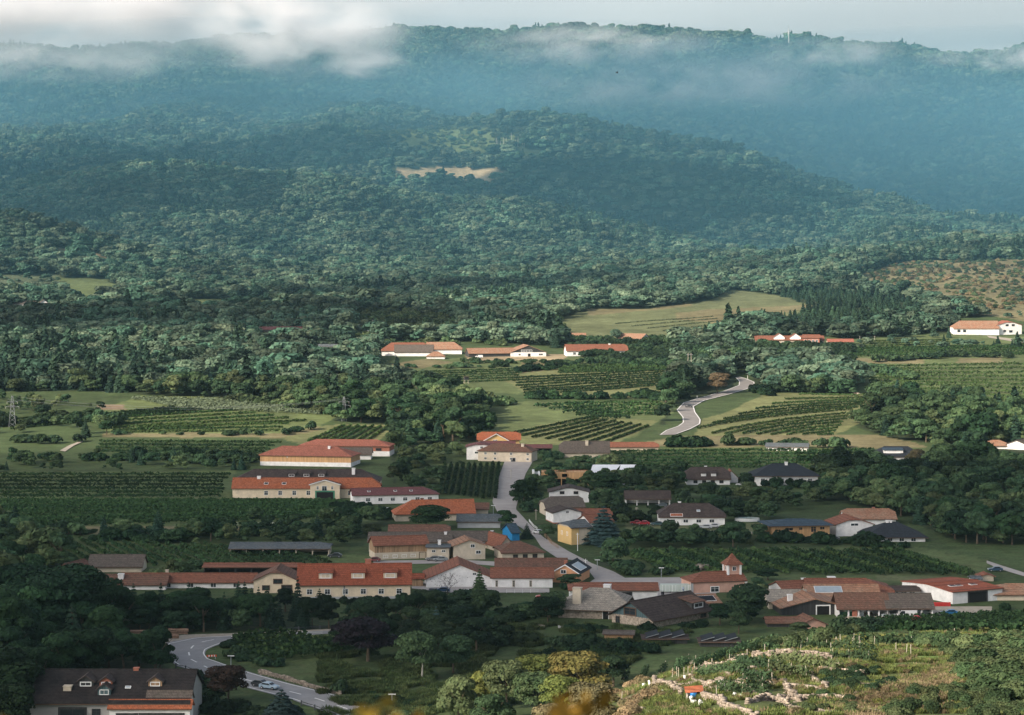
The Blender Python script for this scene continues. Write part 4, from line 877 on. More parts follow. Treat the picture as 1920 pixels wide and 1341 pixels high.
BU('very long low white wing under a red roof behind dark trees', 228, 478, 1103, 1092, 1076, 9, 0, roof=RUST, wall=WHITE, wins=Wd(5, .5, .1, .95, 1.4, 1.0), chim=[(.32, .7, .5, BEIGE, .8)])
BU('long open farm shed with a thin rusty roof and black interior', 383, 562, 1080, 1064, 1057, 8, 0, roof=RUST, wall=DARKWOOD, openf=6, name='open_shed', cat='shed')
BU('dark gabled barn half hidden behind trees at far left', 96, 172, 1082, 1076, 1054, 11, -18, 'y', roof=BROWN, wall=DARKWOOD, name='barn', cat='barn')
BU('low brown roofed cottage with a square white chimney at far left', 168, 312, 1106, 1096, 1078, 9, 0, roof=BROWN, wall=WHITE, chim=[(.4, .3, .2, WHITE, 1.5)])
BU('low flat dark cottage with a white gutter at far left', 92, 168, 1104, 1084, 1079, 8, 0, roof=BROWN, wall=DARKWOOD, wins=[('F', .45, .35, 2.2, .9, TRIM, False)])
BU('faded brown tiled roof standing alone among trees above the red wing', 168, 267, 1073, 1062, 1041, 9, 0, roof=GREYBR, wall=BEIGE, name='barn', cat='barn')
# hotel group
BU('long hotel wing behind, with a dark hipped roof', 437, 712, 928, 902, 881, 14, 0, jl=1, jr=1, roof=DBROWN, wall=CREAM, name='hotel', cat='hotel', Y=None, dorm=[('shed', .40, .40, 3, 1.0, DBROWN, DBROWN), ('shed', .50, .40, 3, 1.0, DBROWN, DBROWN), ('shed', .60, .40, 3, 1.0, DBROWN, DBROWN)], chim=[(.82, .3, .6, WHITE, 1.2)])
BU('long yellow hotel front with an orange tiled lower roof', 437, 712, 934, 915, 897, 9, 0, jr=.7, roof=ORANGE, wall=CREAM, name='hotel', cat='hotel', wins=Wd(5, .5, .18, .66, 1.3, 1.5)+Wd(2, .5, .76, .92, 1.3, 1.5), sky=[(.23, .45, 1.6, 1.2, PANELD), (.35, .45, 1.6, 1.2, PANELD)], chim=[(.17, .5, .5, WHITE, 1.3)])
BU('projecting hotel entrance gable with a balcony over a dark porch', 582, 637, 936, 909, 900, 3, 0, 'y', roof=BROWN, wall=CREAM, name='hotel_entrance', cat='porch', wins=[('F', .25, .78, .7, 1.1, None, False), ('F', .48, .74, 1.7, 1.6, None, False), ('F', .75, .78, .7, 1.1, None, False), ('F', .5, .2, 6.2, 2.6, GREENP, True)], band=TRIM)
BU('wood clad hall with a big plain salmon red hipped roof and a white corner', 486, 672, 876, 856, 838, 16, -10, jl=.9, jr=1, roof=SALMON, wall=GOLDWOOD, name='hall', cat='hall', base=(WHITE, .40), chim=[(.72, .4, .2, WHITE, 1)], wins=[('F', .3, .85, .3, .2, None, False)])
BU('second hall behind with a red hipped roof and brick red upper wall', 560, 737, 856, 837, 825, 13, -6, jl=1, jr=1, roof=SALMON, wall=BRICKM, name='hall', cat='hall', base=(WHITE, .5), wins=[('F', .88, .68, 2.2, .8, DARKWOOD, False)])
BU('grey roofed link building between the two red halls', 640, 696, 862, 852, 840, 9, 0, roof=GREYBR, wall=WHITE)
BU('long white house with a plum red roof hipped at the right', 654, 822, 946, 929, 915, 10, 10, jr=1, roof=PURPLE, wall=WHITE, wins=Wd(6, .5, .1, .97, 1.5, 1.1), sky=[(.2, .5, 1.2, 1, PANELD), (.5, .5, 1.2, 1, PANELD), (.68, .5, 1.2, 1, PANELD)])
BU('bright orange tiled roof with hipped end left of the street', 733, 890, 978, 964, 938, 12, 8, jl=1, jr=0, roof=ORANGE, wall=BEIGE, chim=[(.36, .6, .3, BROWN, 1)])
BU('low brown roof behind the bright orange one', 800, 915, 968, 955, 944, 9, 0, roof=BROWN, wall=BEIGE, name='barn', cat='barn')
BU('long open garage shed with a grey sheet roof in the vineyard', 432, 618, 1042, 1029, 1018, 9, 0, roof=SLATE, wall=BEIGE, openf=6, jr=.6, name='open_shed', cat='shed')
BU('barn with weathered upright boards above a white stone base', 690, 802, 1050, 1023, 1006, 9, 14, roof=RUST, wall=WOOD, base=(BEIGE, .48), gable=WOOD, wins=[('F', f, .22, 1.3, .7, None, False) for f in (.2, .38, .55, .72)]+[('F', .9, .2, 1.8, 1.8, BROWNT, True)], name='barn', cat='barn')
BU('long old roof patched with moss behind the boarded barn', 692, 846, 1034, 1016, 999, 9, 0, roof=GREYBR, wall=BEIGE, chim=[(.93, .4, 0, WHITE, .8)])
BU('furthest brown roof behind the boarded barn', 730, 842, 1012, 1000, 985, 9, 0, roof=BROWN, wall=BEIGE, jr=.3)
BU('small cream house with a flat pale blue roof beside the boarded barn', 801, 842, 1050, 1027, 1023, 7, 0, roof=SLATE, wall=BEIGE, wins=[('F', .3, .72, 1, .6, None, False), ('F', .75, .72, 1, .6, None, False), ('F', .3, .22, .9, .7, None, False), ('F', .6, .22, .9, .7, None, False)], chim=[(.55, .4, 1.2, WHITE, .9)])
BU('beige gabled house with two windows beside the boarded barn', 840, 910, 1050, 1024, 1009, 10, 10, 'y', roof=TANROOF, wall=BEIGE, wins=[('F', .6, .98, 1.2, .9, None, False), ('F', .78, .52, 1.4, .9, None, False)])
BU('cream house with a mossy brown roof behind the beige gable', 840, 924, 1028, 1014, 997, 9, 0, roof=GREYBR, wall=CREAM, wins=Wd(4, .5, .45, .98, 1.3, 1.1), chim=[(.98, .4, .1, WHITE, .8)])
BU('brown roofed house set crosswise beside the blue shed', 905, 962, 1036, 1024, 1002, 13, 24, 'y', roof=RUST, wall=BEIGE)
BU('low house with a wide brown hipped roof on the left side of the street', 926, 1020, 1052, 1037, 1016, 12, 12, jl=.8, jr=1, roof=BROWN, wall=BEIGE, wins=Wd(3, .5, .2, .9, 1.3, 1.1, tr=BROWNT))
BU('bright blue shed with a dark roof beside the street', 942, 974, 1014, 999, 983, 9, 20, roof=BLUEROOF, wall=BLUEW, name='shed', cat='shed')
BU('grey roofed shed among trees above the blue shed', 858, 938, 990, 978, 965, 8, 0, roof=SLATE, wall=GREYW, name='shed', cat='shed')
BU('white barn with a broad blank gable and a long left slope', 792, 925, 1102, 1086, 1052, 16, 4, 'y', roof=RUST, wall=WHITE, name='barn', cat='barn', wins=[('F', .72, 1.55, .9, .5, None, False)])
BU('long white outbuilding under a brown roof right of the broad white gable', 922, 1036, 1102, 1083, 1066, 9, 0, roof=RUST, wall=WHITE, wins=[('F', f, .4, .5, 1.6, BEIGE, False) for f in (.08, .36, .64)])
BU('old brown roof behind the long white outbuilding', 930, 1062, 1080, 1066, 1048, 9, 0, roof=BROWN, wall=BEIGE)
BU('peach gabled house with solar panels on its dark roof', 1036, 1108, 1094, 1075, 1054, 13, -16, 'y', roof=BLACK, wall=PEACH, wins=[('F', .42, 1.1, 1.4, .9, None, False), ('F', .7, .42, 1.4, 1.0, None, False)], sky=[(.5, .45, 7, 3, PANEL)], band=TRIM, chim=[(.2, .7, -.3, BRICKM, .8)])
BU('small dark wooden gate shed beside the blank white gable', 768, 793, 1100, 1084, 1077, 4, 0, roof=RED, wall=WOOD, name='shed', cat='shed')
# village, right of the street
BU('white gabled house with brown shuttered windows below the building site', 1030, 1104, 942, 923, 911, 11, 0, 'y', jl=.15, roof=DBROWN, wall=WHITE, wins=[('F', .32, .95, 1.5, .9, BROWNT, False), ('F', .67, .95, 1.5, .9, BROWNT, False), ('F', .32, .45, 1.8, .9, BROWNT, False), ('F', .67, .45, 1.8, .9, BROWNT, False)])
BU('old house with a large grey brown half hipped roof beside the street', 1012, 1096, 968, 952, 932, 11, 12, jl=.5, jr=.2, roof=GREYBR, wall=BEIGE)
BU('low white gabled house in front of the grey brown roof', 1024, 1090, 982, 962, 951, 10, 14, 'y', roof=DBROWN, wall=WHITE, wins=[('F', .5, 1.05, .9, .7, None, False)], base=(BRICKM, .1))
BU('long low rust roofed shed behind the low white gable', 1070, 1146, 976, 965, 955, 8, 0, roof=RUST, wall=BEIGE, name='shed', cat='shed')
BU('narrow rust roof running beside the big blue spruce', 1085, 1150, 992, 980, 965, 9, 25, roof=RUST, wall=WHITE)
o, i_ = BU('yellow and beige house with a grey roof behind the lamp pole', 1047, 1108, 1022, 990, 976, 10, 24, 'x', jl=.6, roof=SLATE, wall=BEIGE, wins=[('L', .3, .6, 1, 1.1, None, False), ('L', .7, .6, 1, 1.1, None, False)])
q = MB(); q.box(-i_['Lw']/2-.03, -i_['Lw']*.12, -5.06, -5.001, -1, i_['Hw']-.02); q.box(-i_['Lw']/2-.06, -i_['Lw']/2-.001, -5, 5, -1, i_['Hw']-.02); link('painted_wall', q.mesh('painted_wall', YELLOW), o)
BU('long dark roofed garage with a green fronted carport', 1173, 1256, 948, 935, 921, 8, 0, roof=DBROWN, wall=WHITE, openf=4, name='garage', cat='garage')
BU('white bungalow with a wide brown hipped roof and an orange awning', 1236, 1358, 985, 969, 945, 12, 0, jl=.8, jr=.8, roof=DBROWN, wall=WHITE, wins=Wd(4, .5, .1, .9, 1.5, 1.0), sky=[(.60, .45, 1.2, 1.0, PANEL), (.27, .14, 4.2, 1.6, ORANGE)], chim=[(.33, .6, .3, WHITE, .9)])
BU('white chalet with a steep dark brown gabled roof on the slope', 1287, 1368, 909, 898, 877, 11, 0, jl=.45, jr=.45, roof=DBROWN, wall=WHITE, wins=Wd(4, .5, .1, .9, 1.4, 1.0, tr=BROWNT), dorm=[('shed', .4, .25, 2, 1.1, WHITE, DBROWN), ('shed', .62, .25, 2, 1.1, WHITE, DBROWN)], chim=[(.47, .6, .2, WHITE, .9)])
BU('small brown roofed annex beside the white chalet', 1358, 1383, 905, 896, 882, 8, 0, 'y', roof=RUST, wall=WHITE)
BU('white villa with a large black hipped roof behind hedges', 1414, 1532, 911, 891, 870, 15, 0, jl=1, jr=1, roof=BLACK, wall=WHITE, wins=Wd(6, .5, .05, .95, 1.6, 1.4), chim=[(.53, .45, .5, WHITE, 1.1)], oh=1.0)
BU('modern two storey house clad in new orange boards with a dark hipped roof', 1434, 1556, 1011, 986, 974, 13, 8, jl=1, jr=1, roof=BLUEROOF, wall=GOLDWOOD, wins=[('F', .3, .72, 2.6, .8, GOLDWOOD, False), ('F', .5, .75, 1, .8, GOLDWOOD, False), ('F', .72, .68, 1.6, 1.6, GOLDWOOD, False), ('F', .87, .76, 1.4, .8, GOLDWOOD, False), ('F', .4, .25, 2.4, 1.4, TRIM, True)], oh=1.1)
BU('white gabled house with a dark red half hipped roof beside the modern board house', 1556, 1636, 1006, 984, 968, 12, 8, 'y', jl=.3, roof=RUST, wall=WHITE, wins=[('F', .5, .98, 2.4, .7, None, False)])
BU('house with an orange half hipped roof behind the dark red one', 1583, 1678, 984, 973, 955, 11, 0, jl=.3, jr=.3, roof=TANROOF, wall=WHITE, chim=[(.62, .6, .2, BRICKM, .8)])
BU('low house under a large black hipped roof at the village edge', 1622, 1732, 1016, 1006, 980, 15, 0, jl=1, jr=1, roof=BLACK, wall=WHITE, wins=Wd(4, .4, .1, .9, 1.4, 1.0), chim=[(.42, .5, .4, WHITE, 1.0), (.48, .5, .4, WHITE, .8)], oh=.9)
# chapel
o, i_ = BU('pink chapel with a rust tiled roof and a small square bell tower', 1281, 1400, 1113, 1092, 1073, 9, 14, jl=.95, jr=.25, roof=RUST, wall=PINK, name='chapel', cat='chapel', wins=[('F', .42, .3, 2.2, 1.3, TRIM, False)], oh=.35)
q = MB(); Hc = i_['Hw']; z1 = Hc+i_['rise']*.75; zt = (HV-1063)*i_['s']-i_['zb']; hx = 27*i_['s']/2/1.1; tx = i_['Lw']/2-hx*1.35
q.box(tx-hx, tx+hx, -hx, hx, Hc, zt); tw = link('tower', q.mesh('tower', PINK), o)
q = MB()
for sx in (-1, 1):
    for sy in (-1, 1): q.box(tx+sx*hx-.28, tx+sx*hx+.28, sy*hx-.28, sy*hx+.28, Hc-.1, zt+.02)
link('corner_strips', q.mesh('corner_strips', TRIM), tw)
q = MB(); top = (HV-1046)*i_['s']-i_['zb']; hh = top-zt; e = 4; rr = [(1.42, -.1), (.95, .28), (.52, .6), (.2, .95), (.03, 1.1)]
V = []; 
for k, (r_, z_) in enumerate(rr): V += [(tx-hx*r_, -hx*r_, zt+hh*z_), (tx+hx*r_, -hx*r_, zt+hh*z_), (tx+hx*r_, hx*r_, zt+hh*z_), (tx-hx*r_, hx*r_, zt+hh*z_)]
Fc = [(3, 2, 1, 0), tuple(range(16, 20))]+[(k*4+a, k*4+(a+1) % 4, k*4+4+(a+1) % 4, k*4+4+a) for k in range(4) for a in range(4)]
link('tower_roof', q.add(V, Fc).mesh('tower_roof', RUST), tw)
for ra, lx, ly in ((0, tx, -hx), (-math.pi/2, tx-hx, 0)):
    fm, pm_ = window_meshes(.9, 1.0, TRIM, False); wo = link('window', fm, tw, loc=(lx, ly, zt-1.3), rz=ra); link('pane', pm_, wo)
q = MB(); 
for lx in (-i_['Lw']/2, -i_['Lw']/2+i_['Lw']*.0, i_['Lw']/2): q.box(lx-.35, lx+.35, -4.5-.08, -4.5+.3, -2, Hc-.02)
link('corner_strips', q.mesh('corner_strips', TRIM), o)
BU('white garage building with a long rust roof below the street end', 1068, 1232, 1131, 1107, 1094, 9, 0, roof=RUST, wall=WHITE, jl=.7, wins=[('F', .62, .3, 3.6, 2.6, DARKWOOD, True), ('F', .47, .5, 2.6, 2.2, BEIGE, True)], name='garage', cat='garage')
BU('stone house with a big pale shingle roof and a tall tapering chimney', 1046, 1188, 1162, 1143, 1104, 15, -12, jl=.9, jr=.6, roof=SHINGLE, wall=STONE, wins=[('F', .75, .3, 1.4, 2.2, TRIM, True)], chim=[(.28, .15, .6, BEIGE, 2.1), (.66, .75, .3, WHITE, 1.8)], name='stone_house', oh=.9)
BU('dark timber house with a teal gable, long black roof and lit looking window', 1148, 1338, 1178, 1161, 1119, 13, 47, jl=0, roof=DBROWN, wall=STONE, gable=TEALWOOD, wins=[('L', .45, 1.5, 3.4, 1.5, BROWNT, False), ('L', .15, .4, 1.2, 1.6, BROWNT, False), ('F', .9, .5, 2, 1.4, BROWNT, False)], dorm=[('shed', .82, .22, 5, 1.4, DARKWOOD, BROWN)], name='timber_house', oh=1.0)
BU('small roof with a dark solar panel behind the timber house', 1290, 1350, 1145, 1132, 1116, 9, 16, roof=TANROOF, wall=BEIGE, sky=[(.4, .5, 6, 3, PANELD)], name='shed', cat='shed')
# winery group right
BU('winery wing with a rust tiled roof and a white left gable', 1448, 1538, 1124, 1111, 1090, 12, 16, roof=RUST, wall=WHITE, chim=[(.85, .6, .2, WHITE, 1.2)])
BU('largest winery roof, red and wide, behind the solar panelled one', 1515, 1672, 1126, 1112, 1086, 15, 0, jr=.8, roof=RUST, wall=BEIGE, chim=[(.32, .6, .1, WHITE, 2.0)])
BU('winery roof carrying a row of pale solar panels', 1512, 1648, 1134, 1121, 1097, 12, 0, roof=TANROOF, wall=BEIGE, sky=[(.32, .6, 7.2, 3.2, PANEL)], jl=0)
BU('dark boarded barn with a broad low gable facing the yard', 1452, 1590, 1154, 1141, 1116, 14, 6, 'y', roof=TANROOF, wall=DARKWOOD, wins=[('F', .62, .5, 3.2, 2.2, TRIM, True)], chim=[(.2, .4, .1, WHITE, 1.2)], name='barn', cat='barn')
BU('mossy old roof of pale tiles left of the dark boarded barn', 1440, 1512, 1142, 1128, 1107, 10, 0, roof=SHINGLE, wall=BEIGE, name='barn', cat='barn')
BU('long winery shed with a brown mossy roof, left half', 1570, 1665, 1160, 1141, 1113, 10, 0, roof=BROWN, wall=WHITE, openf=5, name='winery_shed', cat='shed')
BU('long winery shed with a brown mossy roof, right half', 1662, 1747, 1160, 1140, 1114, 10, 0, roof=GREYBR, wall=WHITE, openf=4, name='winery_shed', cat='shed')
BU('white winery hall with a red roof, three roof lights and a broad left gable', 1710, 1884, 1133, 1111, 1092, 22, 26, roof=RED, wall=WHITE, wins=[('F', .5, .38, 5.5, 2.6, DARKWOOD, True)], sky=[(.28, .55, 2, 1.4, PANELD), (.40, .55, 2, 1.4, PANELD), (.68, .55, 2, 1.4, PANELD)], name='winery_hall', cat='hall', oh=.3)
BU('house with an orange tiled roof cut by the right edge', 1856, 1960, 1126, 1115, 1096, 12, 0, roof=TANROOF, wall=BEIGE, jl=.8)
BU('small white house with a brown roof between winery and hall', 1664, 1722, 1122, 1108, 1100, 8, 0, roof=DBROWN, wall=WHITE, wins=Wd(3, .5, .1, .9, 1.4, 1.4))
BU('tiny open pavilion with a brown roof beside the lane at right', 1836, 1862, 1090, 1081, 1075, 4, 0, 'y', roof=RUST, wall=BEIGE, name='pavilion', cat='pavilion')
BU('low white boundary building beside the small pavilion', 1822, 1838, 1094, 1086, 1084, 4, 0, roof=SLATE, wall=WHITE, name='shed', cat='shed')
BU('low shed with a striped gable and brown roof in front of the winery', 1488, 1548, 1180, 1172, 1156, 7, 12, 'y', roof=BROWN, wall=PINK, name='shed', cat='shed')
BU('flat brown garden shed roof left of the striped gable shed', 1438, 1500, 1176, 1168, 1158, 6, 0, roof=BROWN, wall=DARKWOOD, name='shed', cat='shed')
# garden sheds
BU('small wooden shed with an orange boarded front below the timber house', 1133, 1190, 1203, 1190, 1186, 5, -6, roof=GREYBR, wall=GOLDWOOD, name='shed', cat='shed', th=.15)
for (a_, b_, v_, lab) in ((1206, 1288, 1207, 'low shed carrying three tilted black panels, left of two'), (1312, 1385, 1213, 'low shed carrying three tilted black panels, right of two')):
    o, i_ = BU(lab, a_, b_, v_, v_-9, v_-12, 6, 0, roof=DBROWN, wall=DARKWOOD, name='panel_shed', cat='shed', th=.12)
    for k in (-1, 0, 1):
        q = MB(); M = Matrix.Translation((k*i_['Lw']*.3, -.3, i_['Hw']+.75)) @ Matrix.Rotation(R(-16), 4, 'Y') @ Matrix.Rotation(R(5), 4, 'X'); q.box(-1.5, 1.5, -2.2, 2.2, 0, .12, M); link('solar_panel', q.mesh('solar_panel', PANELD), o)
        q = MB(); q.box(-1.6, 1.6, -2.3, -2.2, 0, .14, M); link('panel_rail', q.mesh('panel_rail', METAL), o)
# upper village
BU('yellow house with an orange roof above the cream farmhouse', 897, 974, 846, 824, 811, 12, 0, jl=.3, jr=.3, roof=ORANGE, wall=YELLOW, oh=.8, wins=[('R', .5, .6, 1, 1, None, False)])
BU('yellow front gable with white edges under the orange roof', 903, 958, 848, 829, 813, 6, 0, 'y', roof=ORANGE, wall=YELLOW, wins=[('F', .5, 1.1, .8, 1.2, None, False), ('F', .42, 1.1, .6, 1.2, None, False)], band=TRIM, name='front_gable', cat='gable', oh=.8)
BU('cream farmhouse with eight small windows at the top of the street', 896, 1008, 867, 847, 833, 11, -14, jl=1, jr=1, roof=BROWN, wall=BEIGE, wins=[('F', f, z, 1.0, .9, None, False) for f in (.14, .32, .62, .93) for z in (.75, .28)]+[('F', .66, .2, 1.9, 1.7, GREYW, True)], chim=[(.8, .35, .1, BEIGE, 1.2)])
BU('white gabled side house left of the cream farmhouse', 875, 926, 862, 838, 830, 11, 0, 'y', jl=.3, roof=PURPLE, wall=WHITE, wins=[('F', .55, .95, 1.1, .8, None, False), ('F', .38, .55, 1.8, .8, None, False)])
BU('plum red low roof between the yellow house and the cream farmhouse', 905, 965, 853, 836, 828, 7, 0, roof=PURPLE, wall=WHITE)
BU('thin plum coloured carport roof right of the cream farmhouse', 986, 1034, 852, 840, 834, 8, 0, roof=PURPLE, wall=DARKWOOD, openf=3, name='carport', cat='carport', th=.15)
BU('old farm building with a grey brown roof and beige yard wall', 1050, 1142, 858, 848, 828, 10, 0, jl=.4, roof=GREYBR, wall=BEIGE, chim=[(.55, .35, .2, BEIGE, 1.3)], name='barn', cat='barn')
BU('long thin red brown roof right of the old farm building', 1138, 1234, 846, 838, 830, 7, 0, roof=RUST, wall=BEIGE, jr=.5, name='barn', cat='barn')
BU('flat white building half sunk behind the dark vines', 1437, 1520, 846, 839, 833, 9, -10, roof=SLATE, wall=WHITE, name='flat_building', cat='building', th=.5)
BU('house with a black roof and a wide white dormer at the wood edge', 1634, 1732, 863, 856, 838, 12, 0, jl=1, jr=1, roof=BLACK, wall=WHITE, dorm=[('shed', .42, .35, 8.5, 1.3, WHITE, BLUEROOF)])
BU('bungalow with a salmon tiled roof hidden in trees at the right edge', 1842, 1898, 842, 836, 826, 10, 0, jl=1, jr=1, roof=TANROOF, wall=WHITE)
BU('white gabled house with a grey roof cut by the right edge', 1890, 1940, 844, 834, 825, 9, -30, 'y', roof=GREYBR, wall=WHITE)
BU('farm with large brown roofs left of the dark gabled farm', 716, 800, 667, 658, 643, 16, 0, jl=.8, jr=.3, roof=RUST, wall=WHITE)
BU('second brown roofed part of the left farm, nearer the trees', 740, 812, 668, 660, 647, 12, 0, roof=GREYBR, wall=WHITE)
BU('third roof of the left farm, set crosswise', 800, 866, 664, 655, 642, 14, 0, jr=.8, roof=TANROOF, wall=WHITE)
BU('small hipped outhouse in front of the left farm', 800, 834, 673, 668, 660, 9, 0, jl=1, jr=1, roof=TANROOF, wall=WHITE, name='outhouse', cat='outhouse')
BU('long farm wing with a faded roof and dark left gable', 872, 965, 670, 663, 653, 12, 14, roof=TANROOF, wall=DARKWOOD)
BU('broad farm building with a black gable over a white ground floor', 948, 1024, 669, 661, 647, 26, 8, 'y', roof=TANROOF, wall=WHITE, gable=DARKWOOD, wins=Wd(4, 1.35, .3, .6, 1.8, 1.3)+[('F', .25, .5, 1.4, 1.0, None, False), ('F', .85, .5, 3, 1.2, None, False), ('F', .52, .4, 1.6, 2, DARKWOOD, True)])
BU('long white farmhouse with a rust roof below the small white house', 1058, 1178, 668, 658, 646, 12, 8, roof=RUST, wall=WHITE, wins=Wd(7, .5, .06, .97, 1.8, 1.6), chim=[(.72, .5, .3, WHITE, 1.4)], jr=.3)
BU('white house with an orange roof standing alone on the meadow', 1160, 1220, 645, 635, 626, 13, -34, roof=TANROOF, wall=WHITE, wins=[('F', .6, .5, 1.2, 1.1, None, False), ('R', .3, .95, 5, 1.0, DARKWOOD, False), ('R', .3, .3, 3, 1.8, BROWNT, False), ('R', .75, .4, 2.6, 1.0, DARKWOOD, False), ('R', .65, 1.0, 1.8, 1.1, DARKWOOD, False)])
BU('long beige institute building with white gables on the hillside', 1416, 1545, 650, 638, 630, 14, 0, roof=RUST, wall=BEIGE, wins=Wd(9, .55, .03, .97, 1.8, 1.6), dorm=[('gable', .35, .2, 8, 1.5, WHITE, RUST), ('gable', .58, .2, 8, 1.5, WHITE, RUST)])
BU('brick coloured block at the right end of the beige institute', 1505, 1540, 652, 634, 628, 12, -8, roof=RUST, wall=BRICKM, wins=Wd(4, .7, .05, .95, 1.6, 1.4)+Wd(4, .3, .05, .95, 1.6, 1.4), name='block', cat='building')
BU('thin red roofed barn right of the beige institute', 1552, 1600, 646, 641, 636, 8, 0, roof=SALMON, wall=BEIGE, name='barn', cat='barn')
BU('white farm with a long orange roof beside the pale track', 1787, 1872, 628, 616, 602, 15, 0, jl=.8, roof=TANROOF, wall=WHITE, wins=Wd(2, .6, .05, .3, 2, 1.6, tr=DARKWOOD))
BU('small white front gable of the orange roofed farm', 1802, 1820, 626, 613, 608, 6, 0, 'y', roof=TANROOF, wall=WHITE, name='front_gable', cat='gable', wins=[('F', .5, .5, 3.5, 1.2, DARKWOOD, False)])
BU('white gabled farmhouse at the end of the pale track', 1862, 1916, 628, 610, 602, 15, 10, 'y', jl=.3, roof=SALMON, wall=WHITE, wins=[('F', .4, 1.0, 2, 1.3, DARKWOOD, False), ('F', .65, 1.0, 2, 1.3, DARKWOOD, False), ('F', .3, .4, 1.8, 1.4, DARKWOOD, False), ('F', .55, .35, 2.4, 1.4, DARKWOOD, False)])
BU('small white gabled house in the dark wood at far left', 66, 92, 580, 571, 562, 9, 20, 'y', roof=GREYBR, wall=WHITE, wins=[('F', .5, .6, 1.5, 1.2, None, False)])
BU('low white roofed building left of the white gable in the wood', 26, 66, 578, 570, 565, 9, 0, roof=GREYBR, wall=WHITE)
BU('long narrow plum roof in the dark wood', 486, 568, 628, 618, 613, 8, 0, roof=PURPLE, wall=DARKWOOD, name='barn', cat='barn')
BU('thin white building at the wood edge', 584, 640, 660, 650, 646, 8, 0, roof=SLATE, wall=WHITE, name='barn', cat='barn')
BU('white shed below the hill road', 662, 690, 634, 626, 620, 8, 0, roof=SLATE, wall=WHITE, name='shed', cat='shed')
BU('little brown roofed hut on the meadow edge', 1062, 1098, 640, 632, 625, 9, 0, roof=TANROOF, wall=BEIGE, name='hut', cat='hut')
# large dark roofed house at the lower left
o, i_ = BU('large white farmhouse under a huge almost black roof at the lower left', 62, 358, 1362, 1318, 1257, 19, 0, roof=roofmat('near_black_tiles', (.022,.018,.018), (.038,.031,.028), .4), wall=plain('shaded_white_render', (.34,.335,.32), .9, .12, .5), wins=[('F', .27, .5, 4.6, 2.0, DARKWOOD, False), ('F', .42, .6, 1.4, 1.1, DARKWOOD, False)],  # white wall greyed in its colour to stand in for deep shade
   chim=[(.215, .2, -2.2, BEIGE, 1.5), (.62, .5, .2, BRICKM, 1.0)], dorm=[('gable', .33, .50, 3.0, .9, DARKWOOD, DBROWN), ('gable', .455, .50, 2.4, .9, BRICKM, DBROWN), ('gable', .46, .24, 2.4, 1.2, TEALWOOD, DBROWN), ('gable', .76, .50, 2.6, .9, WOOD, DBROWN)], sky=[(.595, .46, 1.1, .7, PANEL)], name='farmhouse')
BU('front wing of the dark farmhouse with a bright orange lower roof and garages', 206, 357, 1366, 1328, 1314, 3.5, 0, roof=ORANGE, wall=WHITE, wins=[('F', .22, .4, 3.6, 2.6, DARKWOOD, True), ('F', .52, .4, 4.0, 2.6, DARKWOOD, True), ('F', .78, .4, 4.0, 2.6, DARKWOOD, True)], name='garage_wing', cat='garage', oh=.4)
BU('brown mossy tiled middle roof of the dark farmhouse', 276, 357, 1364, 1316, 1297, 4.4, 0, roof=GREYBR, wall=WHITE, name='lean_to', cat='roof', oh=.3)
KEEPOUT = ['936,862 1010,862 985,900 970,950 1030,1005 1110,1055 1190,1085 1420,1080 1420,1125 1240,1130 1150,1112 1100,1095 1000,1034 920,965',
 '285,1190 500,1180 640,1176 640,1194 430,1206 430,1245 660,1310 790,1345 600,1360 440,1300 340,1270 285,1232',
 '1235,800 1262,775 1268,752 1375,704 1430,706 1425,728 1310,775 1320,800 1240,836',
 '1170,980 1430,985 1470,1004 1170,1004', '660,585 785,583 775,602 665,632','690,1050 930,1050 930,1066 690,1066', '772,1086 1040,1100 1040,1114 772,1106','1550,1136 1880,1136 1860,1160 1570,1166']
# ------------------------------------------------------------------ woods
def cover_at(x, y):
    u = 960+x/y*F; ui = np.clip(np.round((u-UG[0])/5).astype(int), 0, len(UG)-1); j = np.clip(np.searchsorted(DG, y), 0, len(DG)-1)
    return cov[j, ui], VG[j, ui], VMIN[np.maximum(j-1, 0), ui], u
TP = []
def gather(y0, y1, step):
    ys = np.arange(y0, y1, step*.9); out = []
    for yy in ys:
        hw = yy*.245+25; xs = np.arange(-hw, hw, step); 
        x = xs+rng.uniform(-.48, .48, len(xs))*step+rng.uniform(0, step); y = yy+rng.uniform(-.48, .48, len(xs))*step
        out.append(np.stack([x, y], 1))
    p = np.concatenate(out); c, v, vm, u = cover_at(p[:, 0], p[:, 1])
    z = ground(p[:, 0], p[:, 1]); vt = HV-(z+16)*F/p[:, 1]
    keep = (vt < vm+14)
    r = rng.random(len(p)); keep &= ((c == 2) & (r < .97)) | ((c == 1) & (r < .24)) | ((c == 3) & (r < .10)) | ((c == 4) & (r < .62))
    p = p[keep]; return np.stack([p[:, 0], p[:, 1], z[keep], c[keep], u[keep], v[keep]], 1)
T = np.concatenate([gather(405, 1000, 6.0), gather(1000, 2050, 8.0), gather(2050, 3300, 7.8), gather(3300, 5400, 13)])
